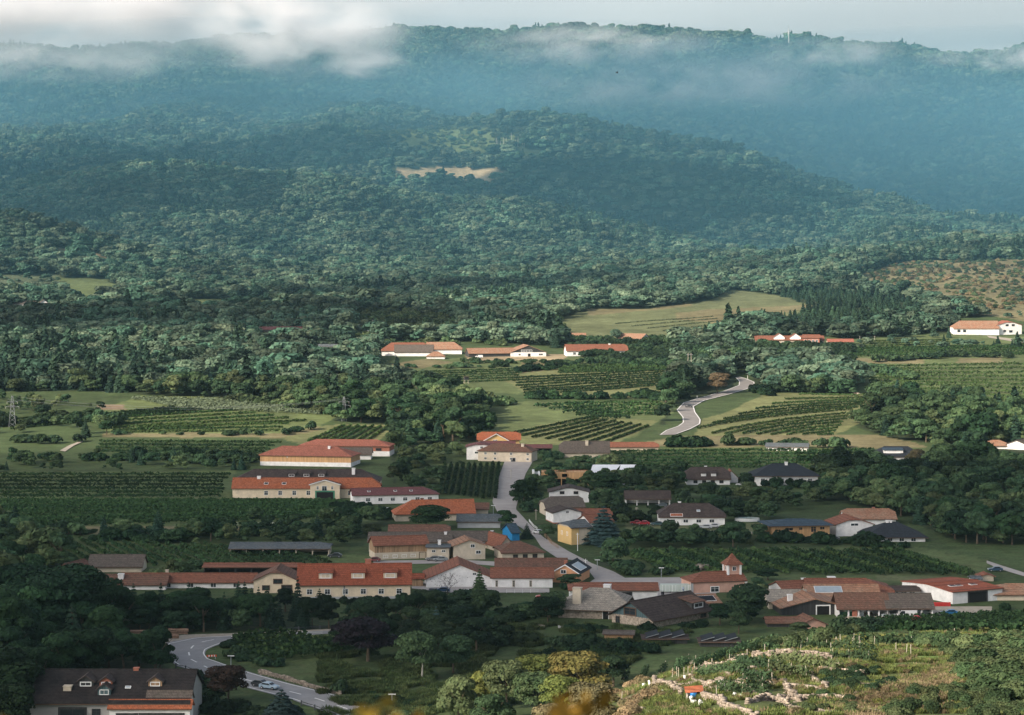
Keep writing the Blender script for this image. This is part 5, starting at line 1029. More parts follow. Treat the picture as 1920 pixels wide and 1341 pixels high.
# keep-out areas for trees: roads and houses
KEEP = [P(s) for s in KEEPOUT]
def covers(T, top):
    """trees that would stand in a house, on a road, or hide most of a facade"""
    m = np.zeros(len(T), bool); u, v, D = T[:, 4], T[:, 5], T[:, 1]; w_ = 3.5*top/10*F/D; vt = v-top*F/D
    for b in BR:
        x0, x1, vr, ve, vb, Db, dp, xc, yc, rad = b
        inu = (u+w_ > x0) & (u-w_ < x1); m |= inu & (D < Db) & (vt < vb-.4*(vb-ve)) & (v > vr)
        m |= (np.abs(T[:, 0]-xc) < rad+2) & (np.abs(D-yc) < dp/2+3)
    return m
m = np.zeros(len(T), bool)
for k in KEEP: m |= inpoly(T[:, 4], T[:, 5], k) & (T[:, 1] < 2100)
m |= covers(T, np.where(T[:, 3] == 4, 5.5, 8.5)*1.0) & (T[:, 1] < 2100) 
T = T[~m]
n = len(T); print('trees', n)
patch = vnoise(T[:, 0], T[:, 1], 130)+vnoise(T[:, 0]+900, T[:, 1], 45)*.6
is_con = (rng.random(n) < np.where(patch > .26, .6, .03))
is_con &= ~((T[:, 1] > 420) & (T[:, 1] < 1000) & (rng.random(n) < .5))
young = inpoly(T[:, 4], T[:, 5], P('1380,565 1540,545 1700,560 1760,600 1480,625 1400,600')) & (T[:, 1] < 2300)
is_con |= young
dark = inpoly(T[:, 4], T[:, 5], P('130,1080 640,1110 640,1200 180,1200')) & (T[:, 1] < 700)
size = np.clip(rng.normal(1.0, .32, n), .45, 1.8); size[T[:, 3] == 1] *= .62; size[T[:, 3] == 3] *= .4; size[T[:, 3] == 4] *= .72; size[young] *= .55
valley = T[:, 1] < 1000; size[valley] *= .72; size[(T[:, 1] > 1000)] *= .95; size[(T[:, 1] > 2050)] *= 1.0; size[T[:, 1] > 3300] *= 1.3
size[(T[:, 1] < 620) & (T[:, 4] < 200)] *= 1.3
kindk = rng.integers(0, 3, n)
hue = rng.random(n)+vnoise(T[:, 0], T[:, 1], 60)*.5
# the largest on screen become single trees, the rest the woods
N_IND = 290
isb = ~is_con
def pick(mask, cnt):
    ii = np.where(mask)[0]; sc_ = size[ii]/T[ii, 1]*np.where((T[ii, 4] > 0) & (T[ii, 4] < 1920), 1, .01); return ii[np.argsort(-sc_)[:cnt]]
ind = np.concatenate([pick(isb & (T[:, 1] < 1250), 250), pick(is_con & ~young & (T[:, 1] < 1100), 60)])
sel = np.zeros(n, bool); sel[ind] = True
AREAS = [('300 dark', P('130,1080 640,1100 640,1200 180,1210'), 'tree in the belt behind the road bend', 'trees in the dark belt behind the curved road'),
 ('', P('-10,1000 300,1100 360,1270 300,1341 -10,1341'), 'tree of the shaded wood at the lower left', 'trees of the dark wood at lower left'),
 ('', P('600,1100 1070,1100 1070,1345 600,1345'), 'garden tree left of the stone chimney house', 'garden trees below the village'),
 ('', P('1300,1140 1580,1140 1580,1215 1300,1215'), 'tree beside the winery yard', 'trees beside the winery'),
 ('', P('1690,940 1930,940 1930,1040 1690,1040'), 'tree of the grove at the right edge', 'grove trees right of the village'),
 ('', P('1240,835 1930,835 1930,975 1240,975'), 'tree of the wood behind the right houses', 'trees of the wood behind the village'),
 ('', P('-10,840 480,840 480,1110 -10,1110'), 'tree on a hedge between the left vineyards', 'hedge trees between the left vineyards'),
 ('', P('480,840 960,840 960,1110 480,1110'), 'tree growing among the houses left of the village street', 'village trees left of the street'),
 ('', P('960,840 1240,840 1240,1110 960,1110'), 'tree growing among the houses right of the village street', 'village trees right of the street')]
for i in ind:
    u_, v_ = T[i, 4], T[i, 5]; lab, grp = 'tree in the open valley', 'valley trees'
    for _, pl, l_, g_ in AREAS:
        if inpoly(u_, v_, pl): lab, grp = l_, g_; break
    D = T[i, 1]; res = 'hi' if D < 620 else 'mid'; zs = size[i]; sw = 'tall ' if zs > 1.0 else ('small ' if zs < .62 else ('middling ' if zs < .8 else ''))
    lab = lab.replace('tall ', '').replace('small ', '').replace('dark tree', 'tree').replace('green garden', 'garden'); shp = ('round', 'broad flat', 'narrow')[int(kindk[i])]
    if is_con[i]: tree(T[i, :3], size[i]*1.15, 'leaf_conifer', 3, sw+'pointed conifer, '+lab.replace(' tree ', ' one '), 'conifers, '+grp, 'conifer', res, 'conifer_tree')
    else:
        mn_ = 'leaf_dark' if dark[i] or hue[i] < .35 or (T[i, 1] < 620 and u_ < 330) else ('leaf_mid' if hue[i] < .95 else 'leaf_light')  # lower left wood takes the dark leaf colour in place of deep shade
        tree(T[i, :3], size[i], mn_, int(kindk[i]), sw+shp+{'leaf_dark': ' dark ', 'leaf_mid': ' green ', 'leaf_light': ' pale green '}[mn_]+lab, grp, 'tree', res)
rest = ~sel
def stuffit(mask, me, name, label, s=1.0, asp=1.2):
    ii = np.where(mask & rest)[0]
    if not len(ii): return
    sc_ = size[ii, None]*s*np.array([[asp, asp, 1.0]])*rng.uniform(.85, 1.15, (len(ii), 3))
    p = T[ii, :3].copy(); p[:, 2] -= .5
    gn_scatter(name, p, sc_, rng.uniform(0, 6.28, len(ii)), me, label)
near = T[:, 1] < 1300; mid = (T[:, 1] >= 1300) & (T[:, 1] < 3300); far = T[:, 1] >= 3300
for k in range(3):
    stuffit(isb & near & (kindk == k) & (hue < .6), broad('leaf_mid', k, 'mid'), 'woodland', 'continuous broadleaf cover of the near valley')
    stuffit(isb & near & (kindk == k) & (hue >= .6), broad('leaf_light', k, 'mid'), 'woodland', 'lighter broadleaf cover of the near valley')
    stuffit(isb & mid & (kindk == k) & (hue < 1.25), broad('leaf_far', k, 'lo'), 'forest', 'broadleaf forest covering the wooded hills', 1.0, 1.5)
    stuffit(isb & mid & (kindk == k) & (hue >= 1.25), broad('leaf_brown', k, 'lo'), 'forest', 'browning broadleaf patches in the hill forest', 1.0, 1.5)
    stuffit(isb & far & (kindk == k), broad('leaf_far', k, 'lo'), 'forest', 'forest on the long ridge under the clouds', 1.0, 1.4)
stuffit(is_con & ~far, conif('leaf_conifer', 'lo'), 'conifer_forest', 'dark conifer stands among the hill forest', 1.2, 1.15)
stuffit(is_con & far, conif('leaf_conifer', 'lo'), 'conifer_forest', 'conifers along the far ridge', 1.15, 1.1)
# ------------------------------------------------------------------ the sunny terraced knoll
def stones(n, s0, s1, pos, r):
    """irregular stones as one mesh"""
    V = []; Q = []; base = 0; bx_ = np.array([(x, y, z) for z in (-1, 1) for y in (-1, 1) for x in (-1, 1)], float)/2
    F6 = np.array([(0,2,3,1),(4,5,7,6),(0,1,5,4),(2,6,7,3),(0,4,6,2),(1,3,7,5)])
    for p in pos:
        s = r.uniform(s0, s1); b_ = bx_*s*np.array([1.5, 1.0, .75])*r.uniform(.7, 1.2, 3)+r.normal(size=(8, 3))*s*.10; a = r.uniform(-.4, .4)
        c, d = math.cos(a), math.sin(a); b_ = np.stack([b_[:, 0]*c-b_[:, 1]*d, b_[:, 0]*d+b_[:, 1]*c, b_[:, 2]], 1); V.append(b_+np.array(p)); Q.append(F6+base); base += 8
    return np.concatenate(V), np.concatenate(Q)
DRY = plain('dry_stone', (.30,.25,.20), .95, .35, 1.1)
def island(m):
    nt = m.node_tree; b = nt.nodes['Principled BSDF']; lk = b.inputs['Base Color'].links[0]; src = lk.from_socket
    ge = N(nt, 'ShaderNodeNewGeometry'); mr = N(nt, 'ShaderNodeMapRange'); mr.inputs[3].default_value = .62; mr.inputs[4].default_value = 1.3; nt.links.new(ge.outputs['Random Per Island'], mr.inputs[0])
    sc = N(nt, 'ShaderNodeVectorMath', operation='SCALE'); nt.links.new(src, sc.inputs[0]); nt.links.new(mr.outputs[0], sc.inputs['Scale']); nt.links.new(sc.outputs[0], b.inputs['Base Color'])
island(DRY)
def drywall(line, h, label, cat='stone wall'):
    pl = [at(*p) for p in P(line)]; r = np.random.default_rng(int(pl[0].x*10) % 1000); pos = []
    for a, b_ in zip(pl, pl[1:]):
        L_ = (b_-a).length; nn = max(2, int(L_/.34))
        for i in range(nn):
            q = a.lerp(b_, (i+r.uniform(0, .6))/nn); z = float(ground(q.x, q.y)); hh = h*(1+.5*float(vnoise(np.array([q.x]), np.array([q.y]), 2.5)[0])); hh *= .62; rows_ = max(1, int(hh/.2))
            for k in range(rows_): pos.append((q.x+r.uniform(-.12, .12), q.y+r.uniform(-.15, .15)+k*.05, z+k*.2))
            if r.random() < .3: pos.append((q.x+r.uniform(-.5, .5), q.y-r.uniform(.2, 1.2), z))
    V, Q = stones(0, .2, .36, pos, r); o0 = np.array(tuple(pl[0])); tag(link('dry_stone_wall', nmesh('dry_stone_wall', V-o0, Q, DRY), loc=tuple(o0)), label, cat)
drywall('1215,1276 1228,1284 1250,1290 1262,1296 1278,1304', 1.5, 'stretch of stone wall running down to the orange roofed shelter from the left')
drywall('1318,1312 1340,1318 1360,1330 1385,1338 1420,1350', 1.5, 'stone wall leading down to the right from the orange roofed shelter')
drywall('1412,1238 1440,1236 1480,1237 1530,1238 1560,1242', 2.1, 'tallest pale stone wall along the top terrace of the knoll')
drywall('1374,1236 1398,1237', 1.3, 'short stone wall just left of the tallest terrace wall')
drywall('1280,1272 1300,1276 1320,1281', 1.1, 'short broken stone wall under the posts in the middle of the knoll')
drywall('1345,1278 1375,1284 1400,1292 1412,1300', 1.0, 'low stone wall left of the upright vines')
drywall('1376,1256 1400,1264 1430,1270 1438,1276', 1.1, 'slanting stone wall below the short wall')
drywall('1430,1250 1470,1258 1500,1264 1530,1268', .9, 'long low stone wall between two terraces of vines')
drywall('1515,1272 1535,1282 1550,1296', 1.2, 'tumbled stone wall ending in rubble right of the vine terraces')
drywall('1470,1282 1480,1300 1500,1316', 1.2, 'steep stone wall falling towards the foot of the knoll')
drywall('1568,1304 1600,1304 1612,1300', .6, 'row of low white stones on the dry slope')
drywall('1566,1322 1590,1326 1612,1330', .7, 'second row of loose stones lower on the dry slope')
drywall('1614,1336 1640,1340 1670,1346', .9, 'pale stone wall at the very foot of the knoll')
drywall('1200,1330 1215,1336 1230,1340', .7, 'rubble wall at the lower left foot of the knoll')
drywall('1085,1185 1110,1184 1135,1184', .9, 'rubble edge of the lawn beside the garden shed')
o = drywall('1012,1177 1022,1178', 1.3, 'heap of pale stones at the garden edge', 'stone heap')
drywall('486,1262 520,1270 560,1282 600,1294 640,1303', 1.5, 'rough retaining wall above the straight part of the main road')
drywall('1600,738 1640,744 1680,748', 1.6, 'pale stone bank at the top corner of the striped vineyard')
for k_, (l_, h_, w_) in enumerate([('1300,1262 1340,1266 1372,1270', .8, 'narrow stone edge under the leftmost terrace vines'), ('1440,1278 1470,1282 1500,1288', .8, 'narrow stone edge in the middle of the terraces'), ('1395,1304 1440,1312 1480,1322', .9, 'curving stone edge below the upright vines'),
    ('1330,1296 1370,1302 1400,1308', .8, 'stone edge behind the white canisters'), ('1570,1250 1600,1256 1630,1264', .8, 'stone edge at the right end of the top terrace'), ('1240,1262 1280,1258 1330,1252', .7, 'thin stone edge near the left rim of the knoll'),
    ('1560,1284 1600,1290 1640,1292', .7, 'pale stone edge crossing the scrub'), ('1640,1318 1700,1322 1750,1330', .7, 'low stone edge on the right of the dry slope'), ('1460,1330 1520,1336 1560,1344', .9, 'last stone edge above the bottom of the picture'), ('1236,1264 1300,1251 1380,1244 1408,1242', .9, 'long curved stone edge left of the tallest terrace wall'), ('1262,1288 1330,1287 1400,1284 1480,1290 1540,1300', .9, 'longest curved stone edge across the middle of the knoll'),
    ('1340,1262 1400,1260 1480,1256 1560,1260 1620,1268', .9, 'second long curved stone edge below the tallest wall'), ('1400,1320 1470,1312 1540,1311 1600,1317', .9, 'curved stone edge above the foot scrub')]): drywall(l_, h_*1.25, w_)
# rows of vines on the terraces
KV = ['1450,1244 1500,1249 1540,1255 1575,1262', '1385,1252 1430,1258 1470,1266', '1310,1268 1350,1270 1400,1274', '1480,1268 1520,1276', '1395,1290 1440,1298', '1350,1300 1400,1308 1440,1312',
      '1440,1262 1490,1272', '1560,1240 1600,1242 1640,1248', '1500,1226 1560,1222 1640,1224', '1600,1210 1680,1206 1760,1212', '1640,1215 1720,1214 1790,1222', '1400,1276 1450,1284']
for k, l in enumerate(KV):
    r = np.random.default_rng(k); pl = [at(*p) for p in P(l)]; pts = []
    for a, b_ in zip(pl, pl[1:]):
        for i in range(6): q = a.lerp(b_, i/6); pts.append(Vector((q.x, q.y, float(ground(q.x, q.y)))))
    pts.append(pl[-1]); V, Q = row_geo(pts, 1.5, 1.3, .30, 34, r); o0 = np.array(tuple(pl[0])); o = tag(link('vine_row', nmesh('vine_row', V-o0, Q, GREENS['leaf_mid' if k % 3 else 'leaf_light']), loc=tuple(o0)), 'sunlit leafy vine row on a terrace of the knoll', 'vine row', 'vine rows on the terraced knoll')
    for i in range(0, len(pts), 5): q = pts[i]-Vector(o0); pm = MB(); pm.tube(q-Vector((0,0,.3)), q+Vector((r.uniform(-.2, .2), 0, 1.6)), .04, .04, 5); pm.build('post', POST, o)
for k in range(9):       # ragged edge of vines down the left rim
    t = k/10; a = at(1170+330*t, 1283-78*t+18*t*(1-t)*2); b_ = at(1188+345*t, 1272-76*t+18*t*(1-t)*2); b_ = Vector((a.x+1.5+4*t, a.y+14, 0)); pts = [Vector((q.x, q.y, float(ground(q.x, q.y)))) for q in (a.lerp(b_, i/5) for i in range(6))]
    V, Q = row_geo(pts, 1.6, 1.3, .26, 40, np.random.default_rng(k+50)); o0 = np.array(tuple(pts[0])); o = tag(link('vine_row', nmesh('vine_row', V-o0, Q, GREENS['leaf_mid']), loc=tuple(o0)), 'short vine row seen end on along the rim of the knoll', 'vine row', 'vine rows on the rim of the knoll')
    pm = MB(); q = pts[0]-Vector(o0); pm.tube(q-Vector((0,0,.3)), q+Vector((0, 0, 1.35)), .05, .05, 5); pm.build('end_post', POST, o)
# loose posts
for k, (u, v, h) in enumerate([(1260,1270,1.9),(1272,1272,2.1),(1282,1270,2.0),(1290,1266,1.8),(1240,1262,1.9),(1248,1250,1.8),(1292,1238,2.0),(1305,1246,1.9),(1476,1218,2.0),(1512,1217,2.2),(1558,1228,2.2),(1568,1215,2.1),(1577,1214,2.4),(1599,1218,2.2),(1611,1219,2.6),(1680,1226,2.0),(1699,1229,2.0),(1708,1232,2.2),(1200,1284,2.6),(1165,1316,2.0),(1182,1326,2.0),(1630,1205,1.6),(1788,1192,1.5),(1370,1265,1.8),(1448,1285,2.0),(1345,1312,1.8)]):
    g = at(u, v); m = MB(); h *= .72; m.tube((0, 0, -.4), (random.uniform(-.15, .15), 0, h), .05, .045, 6)
    m.build('vineyard_post', POST, loc=g, rz=k); tag(C.objects[-1], 'leaning pale wooden post standing in the grass of the knoll', 'post', 'loose posts on the knoll')
TUBE = plain('white_plastic', (.75,.75,.70), .5, .08, 3)
for k, (u, v) in enumerate([(1203,1278),(1207,1288),(1219,1286),(1243,1301),(1299,1318),(1302,1322),(1307,1325),(1314,1326),(1285,1278),(1357,1282),(1361,1294),(1360,1298),(1372,1311),(1389,1311),(1350,1290)]):
    g = at(u, v); m = MB(); a, r_, h = (0, .22, .45) if k % 2 else (.5, .16, .75)
    M = Matrix.Rotation(a, 3, 'Y'); m.tube((0, 0, -.05), M @ Vector((0, 0, h)), r_, r_*1.12, 10); m.tube(M @ Vector((0, 0, h)), M @ Vector((0, 0, h+.05)), r_*1.2, r_*1.2, 10)
    m.build('plastic_canister', TUBE, loc=g, rz=k); tag(C.objects[-1], 'small white plastic canister lying in the knoll grass', 'canister', 'white canisters on the knoll')
# shelter
g = at(1301, 1313); o = empty('shelter', g, 0, 'little open shelter with a sloping orange roof beside the blue barrel', 'shelter'); o.scale = (.72, .72, .72)
m = MB(); 
for x, y, h in ((-1.05, -.8, 1.35), (1.0, -.8, 1.55), (-1.05, .8, 1.75), (1.0, .8, 1.95)): m.tube((x, y, -.4), (x, y, h), .08, .08, 6)
m.build('posts', POST, o); m = MB(); m.box(-1.1, 1.1, .78, .9, -.3, 1.6); m.box(.95, 1.07, -.7, .78, -.3, 1.4); m.build('boards', DARKWOOD, o)
m = MB(); m.add([(-1.4, -1.1, 1.30), (1.4, -1.1, 1.55), (1.4, 1.1, 2.05), (-1.4, 1.1, 1.80), (-1.4, -1.1, 1.38), (1.4, -1.1, 1.63), (1.4, 1.1, 2.13), (-1.4, 1.1, 1.88)], [(0,3,2,1), (4,5,6,7), (0,1,5,4), (1,2,6,5), (2,3,7,6), (3,0,4,7)]); m.build('roof', ORANGE, o)
g2 = g+Vector((-.1, -.9, 0))*.72; m = MB(); n = 14; rr = [(.0, .36), (.15, .40), (.3, .38), (.5, .40), (.65, .38), (.85, .40), (.95, .35)]
for (z0_, r0), (z1_, r1) in zip(rr, rr[1:]): m.tube((0, 0, z0_), (0, 0, z1_), r0, r1, n)
m.build('barrel', plain('blue_plastic', (.01,.16,.45), .45, .06, 2), loc=g2); tag(C.objects[-1], 'bright blue plastic barrel under the orange roofed shelter', 'barrel')
# bushes and scrub
def bushmesh(mat, seed, n=1500, ls=.19):
    r = np.random.default_rng(seed); cs = np.array([(r.uniform(-.9, .9), r.uniform(-.7, .7), r.uniform(.2, .8), r.uniform(.5, .8)) for _ in range(7)]); pk = r.integers(0, 7, n)
    d = r.normal(size=(n, 3)); d /= np.linalg.norm(d, axis=1, keepdims=True); d[:, 2] = np.abs(d[:, 2])
    V, Q = quads(cs[pk, :3]+d*cs[pk, 3:4]*r.uniform(.8, 1.1, (n, 1)), d+np.array([0, 0, .4])+r.normal(size=(n, 3))*.4, ls*r.uniform(.6, 1.2, n), 1.3, r); return nmesh('bush', V, Q, mat)
def tuftmesh(mat, seed, h=.5):
    r = np.random.default_rng(seed); n = 60; a = r.uniform(0, 6.28, n); q = r.uniform(0, .45, n); V = []; 
    for i in range(n):
        b0 = np.array([math.cos(a[i])*q[i], math.sin(a[i])*q[i], 0]); t = np.array([-math.sin(a[i]), math.cos(a[i]), 0])*.05; e = b0*1.7+np.array([0, 0, h*r.uniform(.5, 1.1)]); V += [b0-t, b0+t, e+t*.3, e-t*.3]
    return nmesh('tuft', np.array(V), np.arange(n*4).reshape(n, 4), mat)
def sprinkle(name, poly, n, me, label, s0, s1, D0=200, D1=400, asp=1.0):
    pl = P(poly); us = [p[0] for p in pl]; vs = [p[1] for p in pl]; out = []
    Ax = rng.uniform(min(us), max(us), n*8); Dy = np.sqrt(rng.uniform(D0*D0, D1*D1, n*8)); x = (Ax-960)/F*Dy; z = ground(x, Dy); v = HV-z*F/Dy
    ok = inpoly(Ax, v, pl)
    ok &= vnoise(x, Dy, 6) > -.12+.0*n
    x, Dy, z = x[ok][:n], Dy[ok][:n], z[ok][:n]; k = len(x)
    if k: s = rng.uniform(s0, s1, (k, 1))*np.array([[asp, asp, 1]]); gn_scatter(name, np.stack([x, Dy, z-.05], 1), s, rng.uniform(0, 6.28, k), me, label)
B1 = bushmesh(GREENS['leaf_mid'], 1); B2 = bushmesh(GREENS['leaf_yellow'], 2); B3 = bushmesh(GREENS['leaf_brown'], 3); B4 = bushmesh(GREENS['leaf_light'], 4)
DRYG = leafmat('dry_grass', (.17,.135,.075), (.26,.20,.12), .25, .1); GRN = leafmat('green_grass', (.09,.13,.035), (.17,.19,.06), .25, .1)
T1 = tuftmesh(DRYG, 1); T2 = tuftmesh(GRN, 2)
KN = '1100,1345 1180,1265 1320,1235 1500,1200 1925,1180 1925,1350'
sprinkle('dry_grass_tufts', KN, 1500, T1, 'dry grass tufts over the knoll', .6, 1.5)
sprinkle('green_grass_tufts', KN, 15000, T2, 'green grass tufts over the knoll', .5, 1.3)
sprinkle('dry_grass_tufts', '1560,1330 1650,1290 1740,1260 1800,1245 1870,1255 1900,1280 1780,1310 1700,1341 1600,1360', 3000, T1, 'dry grass on the brown slope', .6, 1.3)
sprinkle('scrub', '1540,1262 1640,1256 1720,1262 1700,1290 1600,1300 1545,1296', 120, B1, 'dark green scrub below the top terrace', .35, .8)
sprinkle('scrub', '1430,1310 1560,1305 1640,1320 1600,1345 1440,1345', 110, B4, 'scrub at the foot of the knoll', .3, .7)
sprinkle('scrub', '1700,1305 1920,1290 1920,1350 1660,1350', 260, B4, 'scrub at the lower right corner', .4, .9)
sprinkle('scrub', '1800,1222 1925,1212 1925,1345 1870,1320 1820,1270', 230, B4, 'leafy thicket along the right edge of the knoll', .9, 1.9)
sprinkle('scrub', '1600,1200 1925,1200 1925,1232 1790,1234 1700,1214 1600,1212', 110, B4, 'leafy band behind the top of the knoll', .7, 1.3)
sprinkle('scrub', KN, 420, B2, 'scattered yellow green scrub over the knoll', .2, .55)
sprinkle('scrub', KN, 600, B3, 'scattered browning scrub over the knoll', .2, .55)
sprinkle('scrub', '1080,1345 1100,1290 1180,1262 1240,1300 1200,1345', 70, B3, 'brown scrub at the lower left of the knoll', .6, 1.3)
sprinkle('scrub', '1380,1215 1480,1200 1600,1190 1560,1212 1440,1228', 70, B4, 'hedge of bushes along the crest of the knoll', .7, 1.3)
# ------------------------------------------------------------------ trees one can point at
def spot_tree(u, vb, hp, wp, matn, k, label, name='broadleaf_tree', cat='tree', group=None, pale=False):
    """single tree: foot at (u, vb), hp tall and wp wide in photo pixels"""
    g = at(u, vb); s = g.y/F; H = hp*s; W = wp*s
    base = {0: (9.8, 10.2), 1: (9.4, 12.2), 2: (10.9, 8.4), 3: (11.0, 6.0)}[k]
    o = empty(name, g, random.uniform(0, 6.28), label, cat, group); o.scale = (W/base[1], W/base[1], H/base[0])
    link('crown', conif(matn, 'hi') if k == 3 else broad(matn, k, 'hi'), o); link('trunk', TRC if k == 3 else (PT if pale else TR[k]), o); return o
PT = trunk_mesh('trunk', PALEBARK, 9.5, .2, 4)
spot_tree(690, 1240, 82, 150, 'leaf_purple', 1, 'broad tree with almost black purple leaves left of the pale trunked tree')
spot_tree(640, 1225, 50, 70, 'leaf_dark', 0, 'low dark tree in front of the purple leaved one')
spot_tree(818, 1204, 70, 44, 'leaf_blue', 3, 'bright blue green spruce in the garden below the white gable', 'blue_spruce', 'spruce')
spot_tree(1132, 1020, 74, 84, 'leaf_bluedark', 3, 'huge dusky blue spruce beside the yellow house', 'blue_spruce', 'spruce')
spot_tree(988, 1010, 30, 26, 'leaf_conifer', 3, 'small dark spruce beside the blue shed at the street', 'spruce', 'spruce')
spot_tree(899, 1122, 58, 40, 'leaf_mid', 3, 'pointed spruce standing against the broad white gable', 'spruce', 'spruce')
spot_tree(1252, 1006, 34, 38, 'leaf_conifer', 3, 'dark conifer in front of the bungalow with the orange awning', 'spruce', 'spruce')
spot_tree(428, 1318, 74, 112, 'leaf_rust', 1, 'rounded dark rust brown tree beside the main road')
spot_tree(528, 1356, 66, 92, 'leaf_bluedark', 3, 'wide blue green cedar at the bottom edge beside the main road', 'cedar', 'cedar')
spot_tree(1395, 1168, 72, 118, 'leaf_mid', 1, 'large round tree between the chapel and the winery')
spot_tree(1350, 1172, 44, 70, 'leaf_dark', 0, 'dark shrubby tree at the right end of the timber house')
spot_tree(790, 1275, 92, 110, 'leaf_mid', 1, 'tree with a bare pale trunk standing on the meadow edge', pale=True)
spot_tree(850, 1262, 70, 100, 'leaf_mid', 1, 'spreading green tree right of the pale trunked tree')
spot_tree(720, 1130+65, 40, 60, 'leaf_dark', 0, 'low dark garden tree above the purple leaved tree')
spot_tree(706, 1172, 34, 34, 'leaf_conifer', 3, 'small dark conifer in the garden of the three dormer house', 'conifer_tree', 'conifer')
spot_tree(982, 950, 54, 66, 'leaf_dark', 1, 'dark tree overhanging the street at the building site')
spot_tree(1130, 925, 40, 84, 'leaf_dark', 1, 'wide dark tree in front of the building site')
spot_tree(948, 992, 40, 44, 'leaf_dark', 0, 'tree at the street edge left of the blue shed')
spot_tree(800, 992, 44, 110, 'leaf_dark', 1, 'broad dark tree below the bright orange roof')
spot_tree(1025, 1012, 32, 44, 'leaf_mid', 0, 'small round tree behind the garden fence at the street')
spot_tree(1070, 1096+4, 26, 62, 'leaf_mid', 0, 'round bush like tree in front of the peach gabled house')
spot_tree(1440, 1060+28, 24, 60, 'leaf_dark', 0, 'dark low tree at the left of the big winery roof')
spot_tree(1720, 878, 40, 54, 'leaf_brown', 0, 'yellowish brown tree on the wood edge below the black roof')
spot_tree(1745, 985, 44, 40, 'leaf_light', 2, 'tall pale green tree at the edge of the right grove')
spot_tree(100, 560, 40, 16, 'leaf_conifer', 3, 'single pointed conifer above the white gable in the wood', 'conifer_tree', 'conifer')
spot_tree(1043, 652, 36, 26, 'leaf_conifer', 3, 'grey green conifer beside the long white farmhouse', 'conifer_tree', 'conifer')
spot_tree(1060, 626, 16, 18, 'leaf_mid', 0, 'lone round tree on the pale meadow')
spot_tree(200, 815, 30, 40, 'leaf_dark', 0, 'dark round tree at the left corner of the sunny field')
spot_tree(1345, 738, 40, 60, 'leaf_brown', 1, 'browning tree at the upper bend of the winding road')
spot_tree(1500, 1190, 26, 60, 'leaf_light', 0, 'light green tree in front of the striped gable shed')
spot_tree(1584, 1172, 26, 16, 'leaf_dark', 2, 'dark rounded bush beside the green crate at the winery')
# sunlit trees left of the knoll
for u, v, h, w_, m_, k, lab in ((860, 1372, 118, 110, 'leaf_light', 0, 'yellow green sunlit tree standing foremost at the meadow edge'), (950, 1330, 92, 120, 'leaf_light', 1, 'sunlit spreading tree left of the orange tree'), (1085, 1318, 96, 150, 'leaf_orange', 1, 'sunlit tree with orange autumn foliage left of the knoll'),
    (1000, 1290, 66, 110, 'leaf_yellow', 1, 'yellowish sunlit tree between the orange tree and the meadow'), (905, 1330, 80, 90, 'leaf_yellow', 0, 'round yellow green tree at the meadow edge'), (1060, 1345, 80, 110, 'leaf_yellow', 1, 'sunlit yellowish tree right below the orange one'),
    (1150, 1288, 66, 90, 'leaf_mid', 0, 'green tree just right of the orange tree'), (1010, 1352, 92, 120, 'leaf_light', 1, 'green tree below the orange tree'), (920, 1384, 92, 110, 'leaf_mid', 0, 'shaded tree at the bottom edge under the sunlit ones'),
    (1110, 1376, 96, 130, 'leaf_brown', 1, 'brown green tree at the foot of the knoll'), (1030, 1400, 90, 120, 'leaf_brown', 0, 'brownish tree cut by the bottom edge'), (760, 1392, 66, 90, 'leaf_mid', 0, 'dark green bushy tree beside the road at the bottom edge'), (1180, 1384, 70, 90, 'leaf_brown', 0, 'reddish brown shrub tree at the lower left of the knoll')):
    spot_tree(u, v, h, w_, m_, k, lab)
# dark belt behind the bend
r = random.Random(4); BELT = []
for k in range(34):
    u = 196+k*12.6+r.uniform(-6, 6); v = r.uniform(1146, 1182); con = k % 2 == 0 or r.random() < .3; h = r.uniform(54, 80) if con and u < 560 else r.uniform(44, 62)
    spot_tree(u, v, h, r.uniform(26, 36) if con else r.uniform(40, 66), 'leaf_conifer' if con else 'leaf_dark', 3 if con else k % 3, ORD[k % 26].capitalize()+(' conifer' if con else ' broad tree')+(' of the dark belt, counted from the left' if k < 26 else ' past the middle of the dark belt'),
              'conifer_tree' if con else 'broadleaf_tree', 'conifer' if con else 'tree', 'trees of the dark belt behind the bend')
# bare tree in front of the white gable
g = at(839, 1120); rr = random.Random(2); m = MB()
def branch(m, p, d, L_, r_, n):
    e = p+d*L_; m.tube(p, e, r_, r_*.6, 5)
    if n:
        for _ in range(3): dd = (d+Vector((rr.uniform(-.9, .9), rr.uniform(-.7, .7), rr.uniform(-.1, .5)))).normalized(); branch(m, p.lerp(e, rr.uniform(.6, 1)), dd, L_*.68, r_*.55, n-1)
branch(m, Vector((0, 0, -.3)), Vector((0, 0, 1)), 3.0, .12, 4); o = empty('bare_tree', g, 0, 'thin bare branched tree in front of the broad white gable', 'tree'); m.build('trunk', plain('dark_bark', (.04,.03,.025), .9, .2, 1), o)
r2 = np.random.default_rng(3); V, Q = quads(np.stack([r2.normal(0, 1.6, 160), r2.normal(0, 1.2, 160), r2.uniform(3.0, 6.0, 160)], 1), r2.normal(size=(160, 3)), .22); link('leaves', nmesh('leaves', V, Q, GREENS['leaf_rust']), o)
